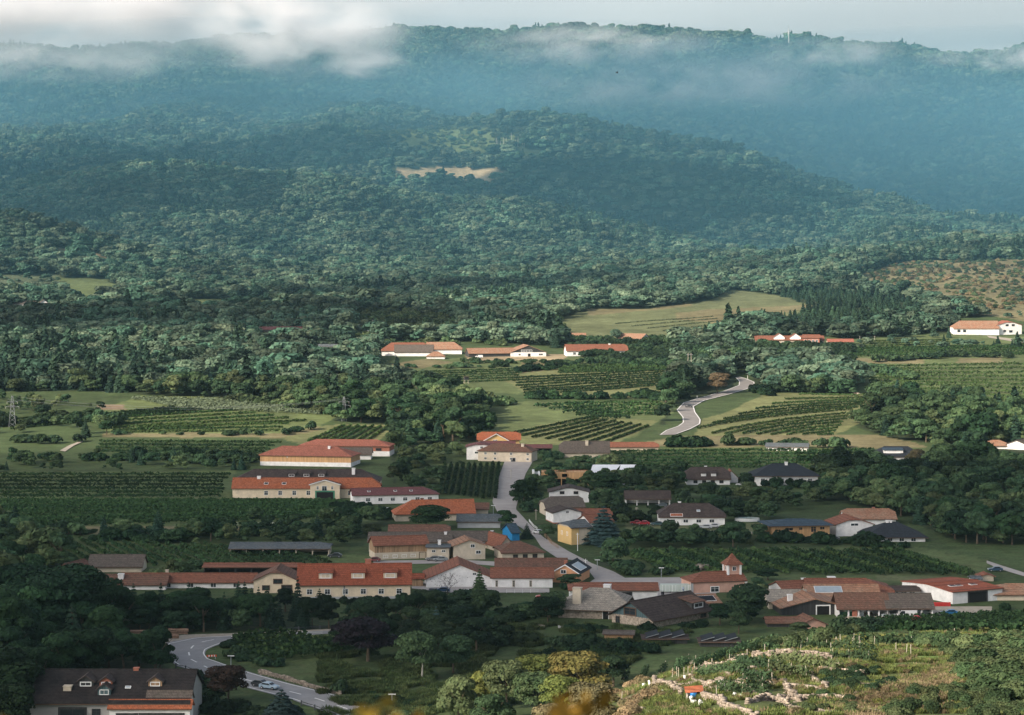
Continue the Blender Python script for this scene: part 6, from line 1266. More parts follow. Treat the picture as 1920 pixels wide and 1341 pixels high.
# dead pale trunks on the far hill
for k in range(14):
    u = 930+k*5+r.uniform(-2, 2); v = 268+r.uniform(-4, 8); p = at(u, v); m = MB(); h = r.uniform(9, 17); m.tube((0, 0, -1), (r.uniform(-.4, .4), 0, h), .45, .2, 6)
    for q in range(4): a = r.uniform(0, 6.28); z = h*r.uniform(.4, .9); m.tube((0, 0, z), (math.cos(a)*1.6, math.sin(a)*1.6, z+.9), .14, .05, 4)
    m.build('dead_tree', PALEBARK, loc=p); tag(C.objects[-1], 'bare pale trunk among the dead trees on the far hill', 'dead tree', 'dead trees on the far hill')
# ------------------------------------------------------------------ hedges and thickets along field edges
def hedge(line, dens, s0, s1, me, label, wd=3.0):
    pl = [at(*p) for p in P(line)]; pts = []
    for a, b_ in zip(pl, pl[1:]):
        n = max(1, int((b_-a).length*dens))
        for i in range(n): q = a.lerp(b_, rng.random()); x, y = q.x+rng.normal()*wd*.5, q.y+rng.normal()*wd*.8; pts.append((x, y, float(ground(x, y))-.2))
    pts = np.array(pts); vt = HV-(pts[:, 2]+3)*F/pts[:, 1]; u = 960+pts[:, 0]/pts[:, 1]*F; TT = np.stack([pts[:, 0], pts[:, 1], pts[:, 2], 0*u, u, HV-pts[:, 2]*F/pts[:, 1]], 1)
    ok = ~covers(TT, np.full(len(pts), 2.2)); pts = pts[ok]; n = len(pts)
    for kp in KEEP: 
        o_ = ~inpoly(TT[ok][:, 4], TT[ok][:, 5], kp) if len(pts) == n else None
        if o_ is not None and o_.sum() < n: pts = pts[o_]; n = -1
    if len(pts): gn_scatter('hedge', pts, rng.uniform(s0, s1, (len(pts), 1))*rng.uniform((.8, .8, .65), (1.5, 1.3, 1.25), (len(pts), 3)), rng.uniform(0, 6.28, len(pts)), me, label)
BB = {k: bushmesh(GREENS[k], 9+i, 420, .40) for i, k in enumerate(('leaf_mid', 'leaf_dark', 'leaf_light', 'leaf_brown', 'leaf_yellow'))}
for l, d_, a_, b_, m_, lab in [
 ('960,700 1100,684 1300,690', .25, 2, 4, 'leaf_dark', 'bushes under the red roofed farms'), ('985,748 1260,748', .35, 2.5, 4.5, 'leaf_dark', 'hedge below the dark green field'), ('870,680 1060,682 1180,680', .25, 2, 3.5, 'leaf_mid', 'dark hedge below the gabled farm'),
 ('1440,735 1640,738 1700,752', .25, 2.5, 5, 'leaf_mid', 'hedge above the striped vineyard'), ('1310,745 1420,732 1440,742', .4, 2, 4, 'leaf_dark', 'bushes at the road bank'), ('1230,836 1400,834 1640,842', .22, 2, 4, 'leaf_mid', 'bushes along the tan strip'),
 ('1260,838 1330,836', .5, 2.5, 4.5, 'leaf_dark', 'clump at the tan strip'), ('1560,690 1640,700 1700,712', .3, 2.5, 5, 'leaf_mid', 'thicket in the right terraces'), ('1650,678 1800,668 1900,672', .22, 2, 5, 'leaf_mid', 'bushes below the white farm'),
 ('700,722 800,728 960,760', .3, 2, 4, 'leaf_light', 'scrub below the hunting stand'), ('760,690 860,690 960,688', .2, 1.5, 3.5, 'leaf_mid', 'scrub on the olive slope'), ('430,752 640,780 740,790', .3, 2.5, 5, 'leaf_light', 'bushes right of the grey green vines'),
 ('200,816 520,816 600,802', .14, 1.5, 3, 'leaf_mid', 'bushes on the brown bank'), ('0,830 170,830', .15, 2, 4, 'leaf_mid', 'bushes in the left meadow'), ('0,862 480,862', .28, 2, 4.5, 'leaf_dark', 'hedge above the dark vineyard'), ('300,868 480,866', .3, 2, 4, 'leaf_mid', 'second hedge above the dark vineyard'),
 ('-20,800 190,790 240,800', .25, 2, 5, 'leaf_mid', 'bushes round the left pylon'), ('80,1000 430,1004 600,996', .3, 1.5, 3.5, 'leaf_mid', 'hedge below the dark vineyard'), ('180,1012 430,1018', .3, 1.5, 3.5, 'leaf_dark', 'second hedge below the dark vineyard'),
 ('640,952 740,972 800,985', .4, 1.5, 3, 'leaf_dark', 'bushes below the plum roofed house'), ('440,940 640,942', .35, .8, 1.2, 'leaf_dark', 'clipped bushes before the hotel'), ('930,1106 1050,1106', .9, 1.2, 1.8, 'leaf_dark', 'clipped hedge before the long outbuilding'),
 ('990,1000 1040,1030 1070,1042', .3, 1.2, 2.2, 'leaf_mid', 'shrubs beside the street'), ('1000,960 985,930 990,905', .4, 1.5, 3, 'leaf_mid', 'shrubs at the street bend'), ('1110,1048 1200,1082 1260,1080', .4, 1.2, 2.4, 'leaf_mid', 'shrubs at the lower street edge'),
 ('1160,975 1230,980', .5, 1.2, 2.2, 'leaf_dark', 'shrubs behind the red car'), ('1180,1012 1440,1016 1700,1026', .45, 1.5, 3.4, 'leaf_dark', 'long hedge in front of the gardens'), ('1240,1060 1260,1085 1280,1090', .3, 1, 2, 'leaf_mid', 'shrubs near the chapel'),
 ('1130,880 1300,890 1400,905', .3, 1.5, 3.5, 'leaf_mid', 'scrub behind the white tarps'), ('1020,858 1120,868 1140,875', .6, 1.5, 3, 'leaf_mid', 'scrub on the bank above the building site'), ('1400,910 1560,915', .5, 2, 4, 'leaf_dark', 'shrubs before the black roofed villa'),
 ('1640,870 1760,880', .4, 2, 4, 'leaf_mid', 'shrubs below the black roofed house'), ('1440,1172 1560,1186 1640,1180', .8, 1.2, 2.6, 'leaf_mid', 'bushes before the striped gable shed'), ('1760,1142 1880,1140', .9, 1, 1.8, 'leaf_dark', 'hedge before the white winery hall'),
 ('620,1190 700,1176 830,1180', .8, 1.2, 2.8, 'leaf_mid', 'shrubs in the lower gardens'), ('560,1130 700,1134 900,1136', .7, 1.0, 2.4, 'leaf_dark', 'shrubs under the three dormer house'), ('840,1150 960,1160 1050,1150', .9, 1.2, 2.8, 'leaf_mid', 'shrubs in the middle gardens'), ('1050,1185 1200,1182 1340,1178', .6, 1, 2, 'leaf_dark', 'dark hedge below the timber house'),
 ('880,1210 1000,1206 1120,1214', .9, 1, 2.4, 'leaf_mid', 'thicket on the lower meadow'), ('1000,1235 1120,1222 1230,1226', .9, 1, 2.2, 'leaf_dark', 'second thicket on the lower meadow'), ('640,1296 740,1316 800,1332', 1.2, .5, 1.2, 'leaf_dark', 'bushes above the straight road'), ('560,1290 620,1300', 1.2, 1, 2, 'leaf_mid', 'bushes on the road bank'),
 ('420,1208 440,1232 500,1252', 1.0, .8, 1.8, 'leaf_mid', 'bushes inside the bend'), ('430,1206 540,1194 690,1188', 1.0, .8, 1.6, 'leaf_dark', 'bushes along the far road edge'), ('360,1262 380,1290 370,1330', 1.0, 1, 2.2, 'leaf_dark', 'bushes right of the dark farmhouse'), ('400,1330 480,1340 560,1345', 1.2, 1, 2.2, 'leaf_mid', 'bushes at the bottom edge')]:
    hedge(l, d_, a_*.8, b_*.8, BB[m_], lab)
sprinkle('rough_grass', '600,1190 1060,1170 1300,1185 1150,1262 900,1345 600,1345', 5000, tuftmesh(leafmat('shade_grass', (.045,.075,.025), (.09,.11,.04), .3, .1), 5), 'rough grass of the lower meadows', 1.0, 2.4, 400, 560)
sprinkle('scrub', '1620,512 1700,492 1920,488 1925,600 1800,590 1700,556', 420, BB['leaf_light'], 'scrub regrowing on the dry clear cut slope', .8, 2.4, 1900, 2450)
sprinkle('scrub', '1620,512 1700,492 1920,488 1925,600 1800,590 1700,556', 260, BB['leaf_brown'], 'brown scrub on the dry clear cut slope', .8, 2.4, 1900, 2450)
sprinkle('scrub', '640,258 700,243 860,238 980,250 960,272 870,290 760,282 720,262', 500, BB['leaf_light'], 'light scrub around the far clearing', 2, 4.5, 3300, 4000)
sprinkle('scrub', '1060,640 1420,640 1600,650 1590,690 1290,692 1100,680', 800, BB['leaf_mid'], 'orchard scrub between the white farms', 1.5, 3.6, 1350, 1700)
sprinkle('scrub', '600,585 1050,575 1060,650 640,645', 600, BB['leaf_light'], 'light bushes above the brown roofed farms', 1.5, 4, 1550, 2000)
# ------------------------------------------------------------------ cars
CARG = plain('car_glass', (.02,.025,.03), .1, .1, 1, spec=.6); RUB = plain('rubber', (.02,.02,.02), .8, .1, 2); LAMP = plain('lamp_glass', (.7,.7,.65), .2, .05, 3); HUB = plain('wheel_rim', (.4,.4,.42), .35, .1, 3, metal=.7)
def car(u, v, col, yaw, label, L_=4.3, van=False, z=.12):
    g = at(u, v); o = empty('van' if van else 'car', g+Vector((0, 0, z)), R(yaw), label, 'van' if van else 'car')
    pm = plain('paint_%s' % label[:14], col, .3, .03, 2, spec=.5); h = L_/2; k = 1.0
    if van: prof = [(-h, .35), (h, .35), (h, .95), (h*.82, 1.15), (h*.55, 2.0), (-h*.97, 2.05), (-h, 1.0)]; gp = [(h*.78, 1.18), (h*.54, 1.9), (h*.2, 1.9), (h*.2, 1.2)]
    else: prof = [(-h, .32), (h, .32), (h*1.01, .62), (h*.9, .82), (h*.45, .93), (h*.12, 1.38), (-h*.5, 1.42), (-h*.82, 1.02), (-h*.98, .95), (-h*1.01, .6)]; gp = [(h*.38, .95), (h*.10, 1.31), (-h*.47, 1.34), (-h*.74, 1.0)]
    m = MB(); wd = .86; m.prism(prof, lambda p: (p[0], -wd, p[1]), lambda p: (p[0], wd, p[1])); b_ = m.build('body', pm, o)
    md = b_.modifiers.new('soft', 'BEVEL'); md.width = .08; md.segments = 2
    m = MB(); m.prism(gp, lambda p: (p[0], -wd-.012, p[1]), lambda p: (p[0], -wd+.05, p[1])); m.build('side_window', CARG, o)
    m = MB(); m.prism(gp, lambda p: (p[0], wd-.05, p[1]), lambda p: (p[0], wd+.012, p[1])); m.build('side_window', CARG, o)
    a, b2 = (gp[0], gp[1]); m = MB(); q = Vector((a[0]+.04, 0, a[1])); t = Vector((b2[0]+.06, 0, b2[1])); nrm = Vector((.05, 0, .03)); m.add([q+Vector((0, -.72, 0)), q+Vector((0, .72, 0)), t+Vector((0, .62, 0)), t+Vector((0, -.62, 0)), q+nrm+Vector((0, -.72, 0)), q+nrm+Vector((0, .72, 0)), t+nrm+Vector((0, .62, 0)), t+nrm+Vector((0, -.62, 0))], [(0,1,2,3), (4,7,6,5), (0,4,5,1), (1,5,6,2), (2,6,7,3), (3,7,4,0)]); m.build('windscreen', CARG, o)
    for x in (-h*.62, h*.62):
        for y in (-wd+.05, wd-.05):
            m = MB(); m.tube((x, y-.11, .32), (x, y+.11, .32), .33, .33, 14); w_ = m.build('wheel', RUB, o); s_ = 1 if y > 0 else -1; m = MB(); m.tube((x, y+s_*.10, .32), (x, y+s_*.125, .32), .19, .17, 10); m.build('rim', HUB, w_)
    for y in (-.6, .6): m = MB(); m.box(h*.93, h*1.03, y-.18, y+.18, .62, .76); m.build('headlight', LAMP, o)
    return o
car(829, 1111, (.012,.045,.11), 172, 'dark blue car parked before the broad white gable')
car(812, 1113, (.02,.02,.025), 80, 'black car parked beside the dark blue one')
car(505, 1293, (.28,.38,.46), -28, 'light blue car driving along the main road')
car(490, 1288, (.03,.035,.04), -28, 'dark car following the light blue one, half behind the rust tree')
car(1291, 765, (.03,.03,.035), 165, 'dark car on the winding road in the tree shade', z=.35)
car(1206, 985, (.38,.02,.03), 178, 'red car parked behind the hedge in front of the lawn')
car(1192, 984, (.30,.02,.03), 178, 'smaller red car just left of the first red one', 3.8)
car(1232, 986, (.03,.07,.08), 178, 'dark green car parked right of the red ones')
car(1322, 992, (.45,.47,.48), 178, 'silver car in front of the bungalow with the awning', 4.6)
car(1338, 990, (.50,.51,.52), 175, 'pale grey car at the right end of the bungalow')
car(1020, 1124, (.40,.05,.04), 176, 'red car behind shrubs left of the stone chimney house', z=.2)
car(722, 960, (.50,.52,.54), 170, 'white car parked under the long plum roofed house')
car(812, 1052, (.12,.13,.14), 175, 'grey car parked before the small cream house')
car(826, 1053, (.22,.24,.25), 178, 'light grey car parked right of the grey one')
car(628, 1046, (.03,.035,.04), 178, 'dark car at the right end of the long garage shed')
car(870, 1116, (.62,.62,.60), 170, 'white car half hidden by garden shrubs')
car(898, 672, (.62,.62,.62), 180, 'white van parked left of the dark gabled farm', 5.6, True, .3)
car(1716, 1166, (.42,.03,.04), 178, 'small red tractor like car at the winery yard', 3.4)
car(1700, 1160, (.62,.62,.62), 178, 'white van in front of the winery shed', 5.2, True)
car(1780, 1154, (.02,.12,.26), 178, 'blue covered car in the winery yard', 4.4)
car(1866, 1072, (.02,.05,.09), 178, 'dark car beside the lane near the pavilion', 4.2)

# ------------------------------------------------------------------ masts and poles
def tower(u, vb, hp, wb, label, arms=((.80, 5.5), (.64, 7)), name='pylon', cat='pylon', th=.14):
    g = at(u, vb); H = hp*g.y/F; o = empty(name, g, .2, label, cat); m = MB(); n = 7; w0, w1 = wb/2, .35
    def c(k, t): s = (1 if k in (1, 2) else -1); q = (1 if k > 1 else -1); w_ = w0+(w1-w0)*t; return Vector((s*w_, q*w_, H*t))
    for k in range(4): m.tube(c(k, -.03), c(k, 1), th, th*.7, 4)
    for i in range(n):
        t0, t1 = i/n, (i+1)/n
        for k in range(4): j = (k+1) % 4; m.tube(c(k, t0), c(j, t1), th*.5, th*.5, 4); m.tube(c(j, t0), c(k, t1), th*.5, th*.5, 4)
    m.build('frame', METAL, o)
    for t, w_ in arms:
        m = MB(); m.tube((-w_/2, 0, H*t), (w_/2, 0, H*t), th*.8, th*.8, 5); m.tube((-w_/2, 0, H*t), (0, 0, H*t+.9), th*.5, th*.5, 4); m.tube((w_/2, 0, H*t), (0, 0, H*t+.9), th*.5, th*.5, 4)
        a = m.build('cross_arm', METAL, o)
        for sx in (-1, 1): m = MB(); [m.tube((sx*w_/2*.95, 0, H*t-.15-.22*i), (sx*w_/2*.95, 0, H*t-.3-.22*i), .14, .10, 8) for i in range(4)]; m.build('insulator', PALEBARK, a)
    return o
tower(23, 800, 58, 3.4, 'lattice power pylon at the left edge of the valley', th=.11)
tower(645, 790, 46, 2.6, 'lattice power pylon among trees above the salmon roofed halls', th=.09)
tower(196, 1182, 36, 3.0, 'small lattice pylon against the dark wood above the log piles', arms=((.8, 3),))
g = at(1293, 708); o = empty('twin_pole_mast', g, 0, 'tall twin wooden pole mast on the edge of the green field', 'mast'); H = 46*g.y/F
for sx in (-1, 1): m = MB(); m.tube((sx*1.3, 0, -1), (sx*.9, 0, H), .22, .15, 7); m.build('pole', POST, o)
m = MB(); m.tube((-2.2, 0, H*.93), (2.2, 0, H*.93), .14, .14, 5); m.build('cross_arm', METAL, o); m = MB(); m.tube((-1.1, 0, H*.3), (1.0, 0, H*.55), .08, .08, 5); m.tube((1.1, 0, H*.3), (-1.0, 0, H*.55), .08, .08, 5); m.build('brace', POST, o)
g = at(1479, 86); g = Vector(((1479-960)/F*5180, 5180, float(ground((1479-960)/F*5180, 5180)))); o = empty('radio_mast', g, 0, 'thin radio mast on the crest of the far ridge', 'mast'); m = MB(); m.tube((0, 0, 0), (0, 0, 26), 1.4, 1.2, 8); m.build('shaft', CONC, o); m = MB(); m.tube((0, 0, 26), (0, 0, 36), 2.2, 2.0, 8); m.build('antenna_drum', GREYW, o); m = MB(); m.tube((0, 0, 36), (0, 0, 50), .7, .4, 6); m.build('aerial', METAL, o)
def pole(u, vb, hp, label, mat=METAL, lamp=False, r_=.09):
    g = at(u, vb); H = hp*g.y/F; o = empty('street_lamp' if lamp else 'utility_pole', g, 0, label, 'street lamp' if lamp else 'pole'); m = MB(); m.tube((0, 0, -.3), (0, 0, H), r_*1.2, r_, 8); m.build('pole', mat, o)
    m = MB()
    if lamp: m.tube((-.75, 0, H), (.75, 0, H), .10, .10, 8); m.build('lamp_head', TRIM, o)
    else: m.box(-.55, .55, -.07, .07, H-.5, H-.38); m.build('cross_arm', mat, o)
    return o
pole(1083, 1033, 34, 'tall pale pole in front of the yellow and beige house', TRIM); pole(433, 1250, 20, 'street lamp with a flat head inside the road bend', METAL, True); pole(735, 1322, 20, 'street lamp beside the straight road near the bottom edge', METAL, True)
pole(440, 1204, 10, 'small white roadside lamp beyond the bend', TRIM, True, .12); pole(1783, 880, 26, 'pale slender pole at the edge of the right wood', PALEBARK); pole(948, 985, 14, 'pole at the street edge beside the round tree', METAL); pole(1402, 712, 12, 'short pole at the top of the winding road', TRIM); pole(1307, 754, 12, 'short white pole beside the winding road', TRIM)
pole(1098, 1058, 10, 'white box post on the right edge of the street', TRIM); pole(878, 962, 14, 'thin pole above the bright orange roof', METAL); pole(1640, 640, 10, 'pole on the hillside right of the institute', PALEBARK); pole(1612, 642, 12, 'second pole on the hillside right of the institute', PALEBARK)
# hunting stand
g = at(874, 719); o = empty('hunting_stand', g, .3, 'small raised wooden hunting stand on the olive slope', 'hunting stand'); m = MB()
for x in (-1, 1):
    for y in (-1, 1): m.tube((x*1.3, y*1.3, -.5), (x, y, 2.2), .12, .12, 5)
m.build('legs', POST, o); m = MB(); m.box(-1.3, 1.3, -1.2, 1.2, 2.2, 4.0); c_ = m.build('cabin', DARKWOOD, o); m = MB(); m.box(-.9, .9, -1.23, -1.2, 3.0, 3.6); m.build('window', GLASS, c_); m = MB(); m.box(-1.6, 1.6, -1.5, 1.5, 4.002, 4.2); m.build('roof', BROWNT, o)
# birds
def bird(u, v, D, s, up, label):
    p = Vector(((u-960)/F*D, D, (HV-v)/F*D)); m = MB(); n = 8
    prof = [(-.34, .012), (-.26, .04), (-.1, .075), (.08, .085), (.2, .06), (.27, .055), (.32, .03), (.38, .008)]
    for (x0, r0), (x1, r1) in zip(prof, prof[1:]): m.tube((x0*s, 0, 0), (x1*s, 0, 0), r0*s, r1*s, n)
    o = empty('bird', p, R(20), label, 'bird'); m.build('body', BK, o)
    for sy in (-1, 1):
        m = MB(); a = [(.14, .05, 0), (-.10, .05, 0), (-.16, .45, up), (.10, .48, up*1.1), (-.20, .95, up*.7), (.02, 1.0, up*.8)]
        V = [(x*s, sy*y*s, z*s) for x, y, z in a]+[(x*s, sy*y*s, z*s+.02*s) for x, y, z in a]; m.add(V, [(0,1,2,3), (3,2,4,5), (6,9,8,7), (9,11,10,8), (0,3,9,6), (3,5,11,9), (1,7,8,2), (2,8,10,4), (4,10,11,5)]); m.build('wing', BK, o)
    m = MB(); m.add([(-.3*s, -.04*s, 0), (-.3*s, .04*s, 0), (-.56*s, .12*s, 0), (-.56*s, -.12*s, 0), (-.3*s, -.04*s, .015*s), (-.3*s, .04*s, .015*s), (-.56*s, .12*s, .015*s), (-.56*s, -.12*s, .015*s)], [(0,1,2,3), (4,7,6,5), (0,4,5,1), (1,5,6,2), (2,6,7,3), (3,7,4,0)]); m.build('tail', BK, o)
BK = plain('black_feathers', (.02,.02,.022), .7, .1, 3)
bird(1157, 137, 320, .50, .35, 'nearest black bird with raised wings gliding before the ridge'); bird(1068, 121, 330, .42, .06, 'black bird gliding with level wings left of the other'); bird(838, 184, 420, .28, .1, 'tiny black bird far to the left above the clearing')
# log piles
LOG = plain('log_ends', (.30,.19,.13), .9, .3, 2)
for k, (u, v, n, rw, lab) in enumerate([(262, 1201, 11, 5, 'large stack of reddish logs at the wood edge by the road'), (313, 1198, 8, 2, 'low stack of logs right of the large one'), (334, 1190, 7, 3, 'third log stack, dark and half hidden')]):
    g = at(u, v); m = MB()
    for i in range(rw):
        for j in range(3): m.tube((-n*.33+random.uniform(-.2, .2), j*.5, .25+i*.46), (n*.33+random.uniform(-.3, .3), j*.5, .25+i*.46+random.uniform(-.08, .08)), .22, .20, 8)
    m.build('log_pile', LOG, loc=g); tag(C.objects[-1], lab, 'log pile')
# guard rails
def rail(line, label, h=.9):
    pl = [at(*p) for p in P(line)]; m = MB(); o = empty('guard_rail', pl[0], 0, label, 'guard rail'); o0 = pl[0]; ps = MB()
    for a, b_ in zip(pl, pl[1:]):
        a, b_ = a-o0, b_-o0; m.tube(a+Vector((0, 0, h)), b_+Vector((0, 0, h)), .09, .09, 5); m.tube(a+Vector((0, 0, h*.55)), b_+Vector((0, 0, h*.55)), .07, .07, 5); n = max(1, int((b_-a).length/5))
        for i in range(n): q = a.lerp(b_, i/n); ps.box(q.x-.14, q.x+.14, q.y-.14, q.y+.14, q.z-.3, q.z+h+.25)
    m.build('rails', plain('dark_rail', (.05,.055,.06), .6, .1, 2), o); ps.build('posts', plain('rail_posts', (.06,.065,.07), .7, .1, 2), o)
rail('330,1253 348,1258 366,1264 386,1270 400,1276', 'dark timber guard rail on the outer side of the road bend'); rail('565,1324 590,1332 615,1341 640,1350', 'dark timber guard rail beside the road at the bottom edge'); rail('486,1187 560,1182 640,1178 680,1176', 'long pale crash barrier behind the road', .7)
# striped barrier
g = at(397, 1236); o = empty('road_barrier', g, .2, 'red and white striped road work barrier at the inner kerb', 'barrier'); m = MB(); m.box(-1.1, 1.1, -.05, .05, .55, .95); m.build('board', plain('barrier_red', (.62,.09,.03), .6, .1, 3), o); m = MB(); [m.box(x-.12, x+.12, -.058, .058, .56, .94) for x in (-.6, 0, .6)]; m.build('stripes', TRIM, o); m = MB(); [m.tube((x, y, 0), (x, 0, .6), .04, .04, 5) for x in (-.8, .8) for y in (-.35, .35)]; m.build('feet', METAL, o)
# containers in the yard
for u, w_, lab in ((1257, 36, 'long greenish white container in the yard beside the chapel'), (1287, 23, 'shorter greenish white container touching the chapel')):
    g = at(u, 1112); s = g.y/F; W = w_*s; H = 13*s; o = empty('container', g, 0, lab, 'container'); m = MB(); m.box(-W/2, W/2, 0, 2.4, .35, .35+H); m.build('box', plain('pale_green_sheet', (.50,.56,.50), .7, .15, .8, stretch=(4, 4, .2)), o); m = MB()
    for i in range(int(W/.9)): x = -W/2+.45+i*.9; m.box(x-.05, x+.05, -.05, -.001, .4, .3+H)
    m.build('ribs', TRIM, o); m = MB(); [m.box(x-.15, x+.15, .2, 2.2, -.2, .35) for x in (-W*.4, 0, W*.4)]; m.build('feet', DARKIN, o)
# people in the yard
SK = plain('skin', (.45,.28,.2), .7, .05, 4)
def person(u, v, yaw, top, legs, hair, label, walk=.25):
    g = at(u, v)+Vector((0, 0, .1)); o = empty('person', g, R(yaw), label, 'person')
    bm = bmesh.new(); sk = bm.verts.layers.skin.verify(); vs = {}
    def v_(n_, p, r_): x = bm.verts.new(p); x[sk].radius = (r_, r_); vs[n_] = x; return x
    v_('pel', (0, 0, .95), .15); v_('sp', (0, 0, 1.18), .15); v_('ch', (0, 0, 1.38), .17); v_('nk', (0, 0, 1.52), .06); v_('hd', (.02, 0, 1.66), .10); v_('tp', (.02, 0, 1.76), .07)
    for s_, n_ in ((-1, 'l'), (1, 'r')):
        v_(n_+'h', (0, s_*.1, .88), .10); v_(n_+'k', (s_*walk*.5, s_*.11, .50), .065); v_(n_+'a', (s_*walk*.7, s_*.11, .09), .045); v_(n_+'t', (s_*walk*.7+.15, s_*.11, .04), .035)
        v_(n_+'s', (0, s_*.19, 1.42), .07); v_(n_+'e', (-s_*.08, s_*.25, 1.14), .045); v_(n_+'w', (s_*-.02+.1, s_*.24, .92), .032); v_(n_+'m', (.13, s_*.23, .84), .03)
    ed = [('pel', 'sp'), ('sp', 'ch'), ('ch', 'nk'), ('nk', 'hd'), ('hd', 'tp')]
    for n_ in 'lr': ed += [('pel', n_+'h'), (n_+'h', n_+'k'), (n_+'k', n_+'a'), (n_+'a', n_+'t'), ('ch', n_+'s'), (n_+'s', n_+'e'), (n_+'e', n_+'w'), (n_+'w', n_+'m')]
    for a, b_ in ed: bm.edges.new((vs[a], vs[b_]))
    me = bpy.data.meshes.new('body'); bm.to_mesh(me); bm.free(); me.materials.append(SK); b_ = link('body', me, o); b_.modifiers.new('s', 'SKIN'); b_.modifiers.new('ss', 'SUBSURF').levels = 1
    m = MB(); m.tube((0, 0, .92), (0, 0, 1.2), .20, .19, 10); m.tube((0, 0, 1.2), (0, 0, 1.47), .19, .20, 10); m.tube((0, 0, 1.47), (0, 0, 1.53), .2, .08, 10)
    for s_ in (-1, 1): m.tube((0, s_*.19, 1.44), (-s_*.08, s_*.26, 1.13), .085, .07, 8)
    m.build('jacket', plain('cloth_'+top[0], top[1], .85, .1, 3), o); m = MB()
    for s_ in (-1, 1): m.tube((0, s_*.1, .95), (s_*walk*.5, s_*.11, .50), .125, .09, 8); m.tube((s_*walk*.5, s_*.11, .50), (s_*walk*.7, s_*.11, .12), .09, .07, 8)
    m.build('trousers', plain('cloth_'+legs[0], legs[1], .85, .1, 3), o); m = MB(); m.tube((.0, 0, 1.68), (0, 0, 1.80), .115, .06, 10); m.build('hair', plain('hair_'+hair[0], hair[1], .8, .1, 3), o)
person(1230, 1121, 200, ('dark', (.02,.02,.025)), ('black', (.015,.015,.018)), ('brown', (.05,.03,.02)), 'person in dark clothes standing at the garage corner')
person(1241, 1121, 20, ('navy', (.03,.03,.05)), ('grey', (.05,.05,.055)), ('grey', (.12,.11,.10)), 'person in navy walking across the paved yard', .5)
person(1244, 1121.6, 180, ('black', (.02,.02,.02)), ('charcoal', (.03,.03,.03)), ('black', (.02,.015,.012)), 'person in black crouched over by the one in navy', .6)
person(1281, 1112, 90, ('pale_blue', (.45,.52,.62)), ('blue', (.10,.14,.25)), ('fair', (.3,.2,.1)), 'person in a pale blue top beside the chapel corner')
# winery yard: pallets boxes and tanks
IBC = plain('white_tank', (.60,.66,.66), .5, .12, 1.2)
for k, (u, v, w_, h, lab) in enumerate([(1597, 1153, 16, 9, 'white liquid tank at the left end of the winery yard'), (1613, 1158, 13, 10, 'white tank with dark side on the low yard wall'), (1643, 1152, 13, 10, 'tall double tank under the middle of the brown roof'), (1660, 1160, 14, 8, 'pale blue tank in the middle row'), (1675, 1160, 14, 8, 'pale blue tank right of the middle row'), (1688, 1158, 12, 9, 'caged tank before the right shed half'), (1733, 1156, 22, 11, 'wide stack of tanks at the right end of the shed')]):
    g = at(u, v); s = g.y/F; W = w_*s; H = h*s; o = empty('liquid_tank', g, 0, lab, 'tank', 'tanks in the winery yard'); m = MB(); m.box(-W/2+.05, W/2-.05, 0, 1.1, .15, H); m.build('tank', IBC, o); m = MB()
    for i in range(int(W/.35)+1): x = -W/2+i*.35; m.box(x-.02, x+.02, -.05, -.01, .1, H)
    for j in range(4): z = .2+j*(H-.2)/3; m.box(-W/2, W/2, -.052, -.012, z-.02, z+.02)
    m.build('cage', METAL, o); m = MB(); m.box(-W/2, W/2, -.05, 1.15, 0, .14); m.build('pallet', POST, o)
g = at(1586, 1156); o = empty('skip', g, 0, 'green open topped crate beside the dark bush at the winery', 'skip'); m = MB(); m.box(-1.9, 1.9, 0, .1, 0, 1.4); m.box(-1.9, 1.9, 1.9, 2, 0, 1.4); m.box(-1.9, -1.8, .1, 1.9, 0, 1.4); m.box(1.8, 1.9, .1, 1.9, 0, 1.4); m.build('tub', GREENP, o); m = MB(); m.box(-2, 2, -.08, .0, 1.3, 1.42); m.build('rim', TRIM, o)
g = at(1603, 1160); m = MB(); m.box(-.6, .6, 0, .8, 0, 1.9); m.box(-.68, .68, -.08, .88, 1.9, 2.0); m.build('brick_stack', BRICKM, loc=g); tag(C.objects[-1], 'orange stack of bricks at the end of the yard wall', 'brick stack')
g0 = at(1620, 1164); m = MB(); m.box(-6, 6, 0, .4, -.5, 1.0); m.build('low_wall', BEIGE, loc=g0); tag(C.objects[-1], 'low beige yard wall in front of the winery shed', 'wall')
CR = plain('red_crate', (.50,.04,.035), .6, .1, 3)
for k in range(6): g = at(1747+k*6.5, 1137); m = MB(); m.box(-.42, .42, 0, .6, 0, .9); m.box(-.46, .46, -.04, .64, .9, 1.0); m.box(-.42, .42, -.02, -.002, .4, .5); m.build('red_crate', CR, loc=g); tag(C.objects[-1], 'red crate in the row against the white winery hall', 'crate', 'red crates against the winery hall')
# pool, fences, small garden things
def ringobj(u, v, w_, label, col):
    g = at(u, v); s = g.y/F; rx = w_*s/2; n = 24; V = []; 
    for rr_, z in ((1, 0), (1, 1.1), (.95, 1.1), (.95, .9)): V += [(rx*rr_*math.cos(2*math.pi*i/n), rx*.55*rr_*math.sin(2*math.pi*i/n), z) for i in range(n)]
    Fc = [(k*n+i, k*n+(i+1) % n, (k+1)*n+(i+1) % n, (k+1)*n+i) for k in range(3) for i in range(n)]; o = empty('garden_pool', g, 0, label, 'pool'); MB().add(V, Fc).build('wall', TRIM, o); m = MB(); m.add([(rx*.94*math.cos(2*math.pi*i/n), rx*.52*math.sin(2*math.pi*i/n), .95) for i in range(n)], [tuple(range(n))]); m.build('water', col, o)
ringobj(1401, 977, 47, 'round white garden pool right of the bungalow', plain('pool_water', (.05,.35,.38), .1, .1, 1))
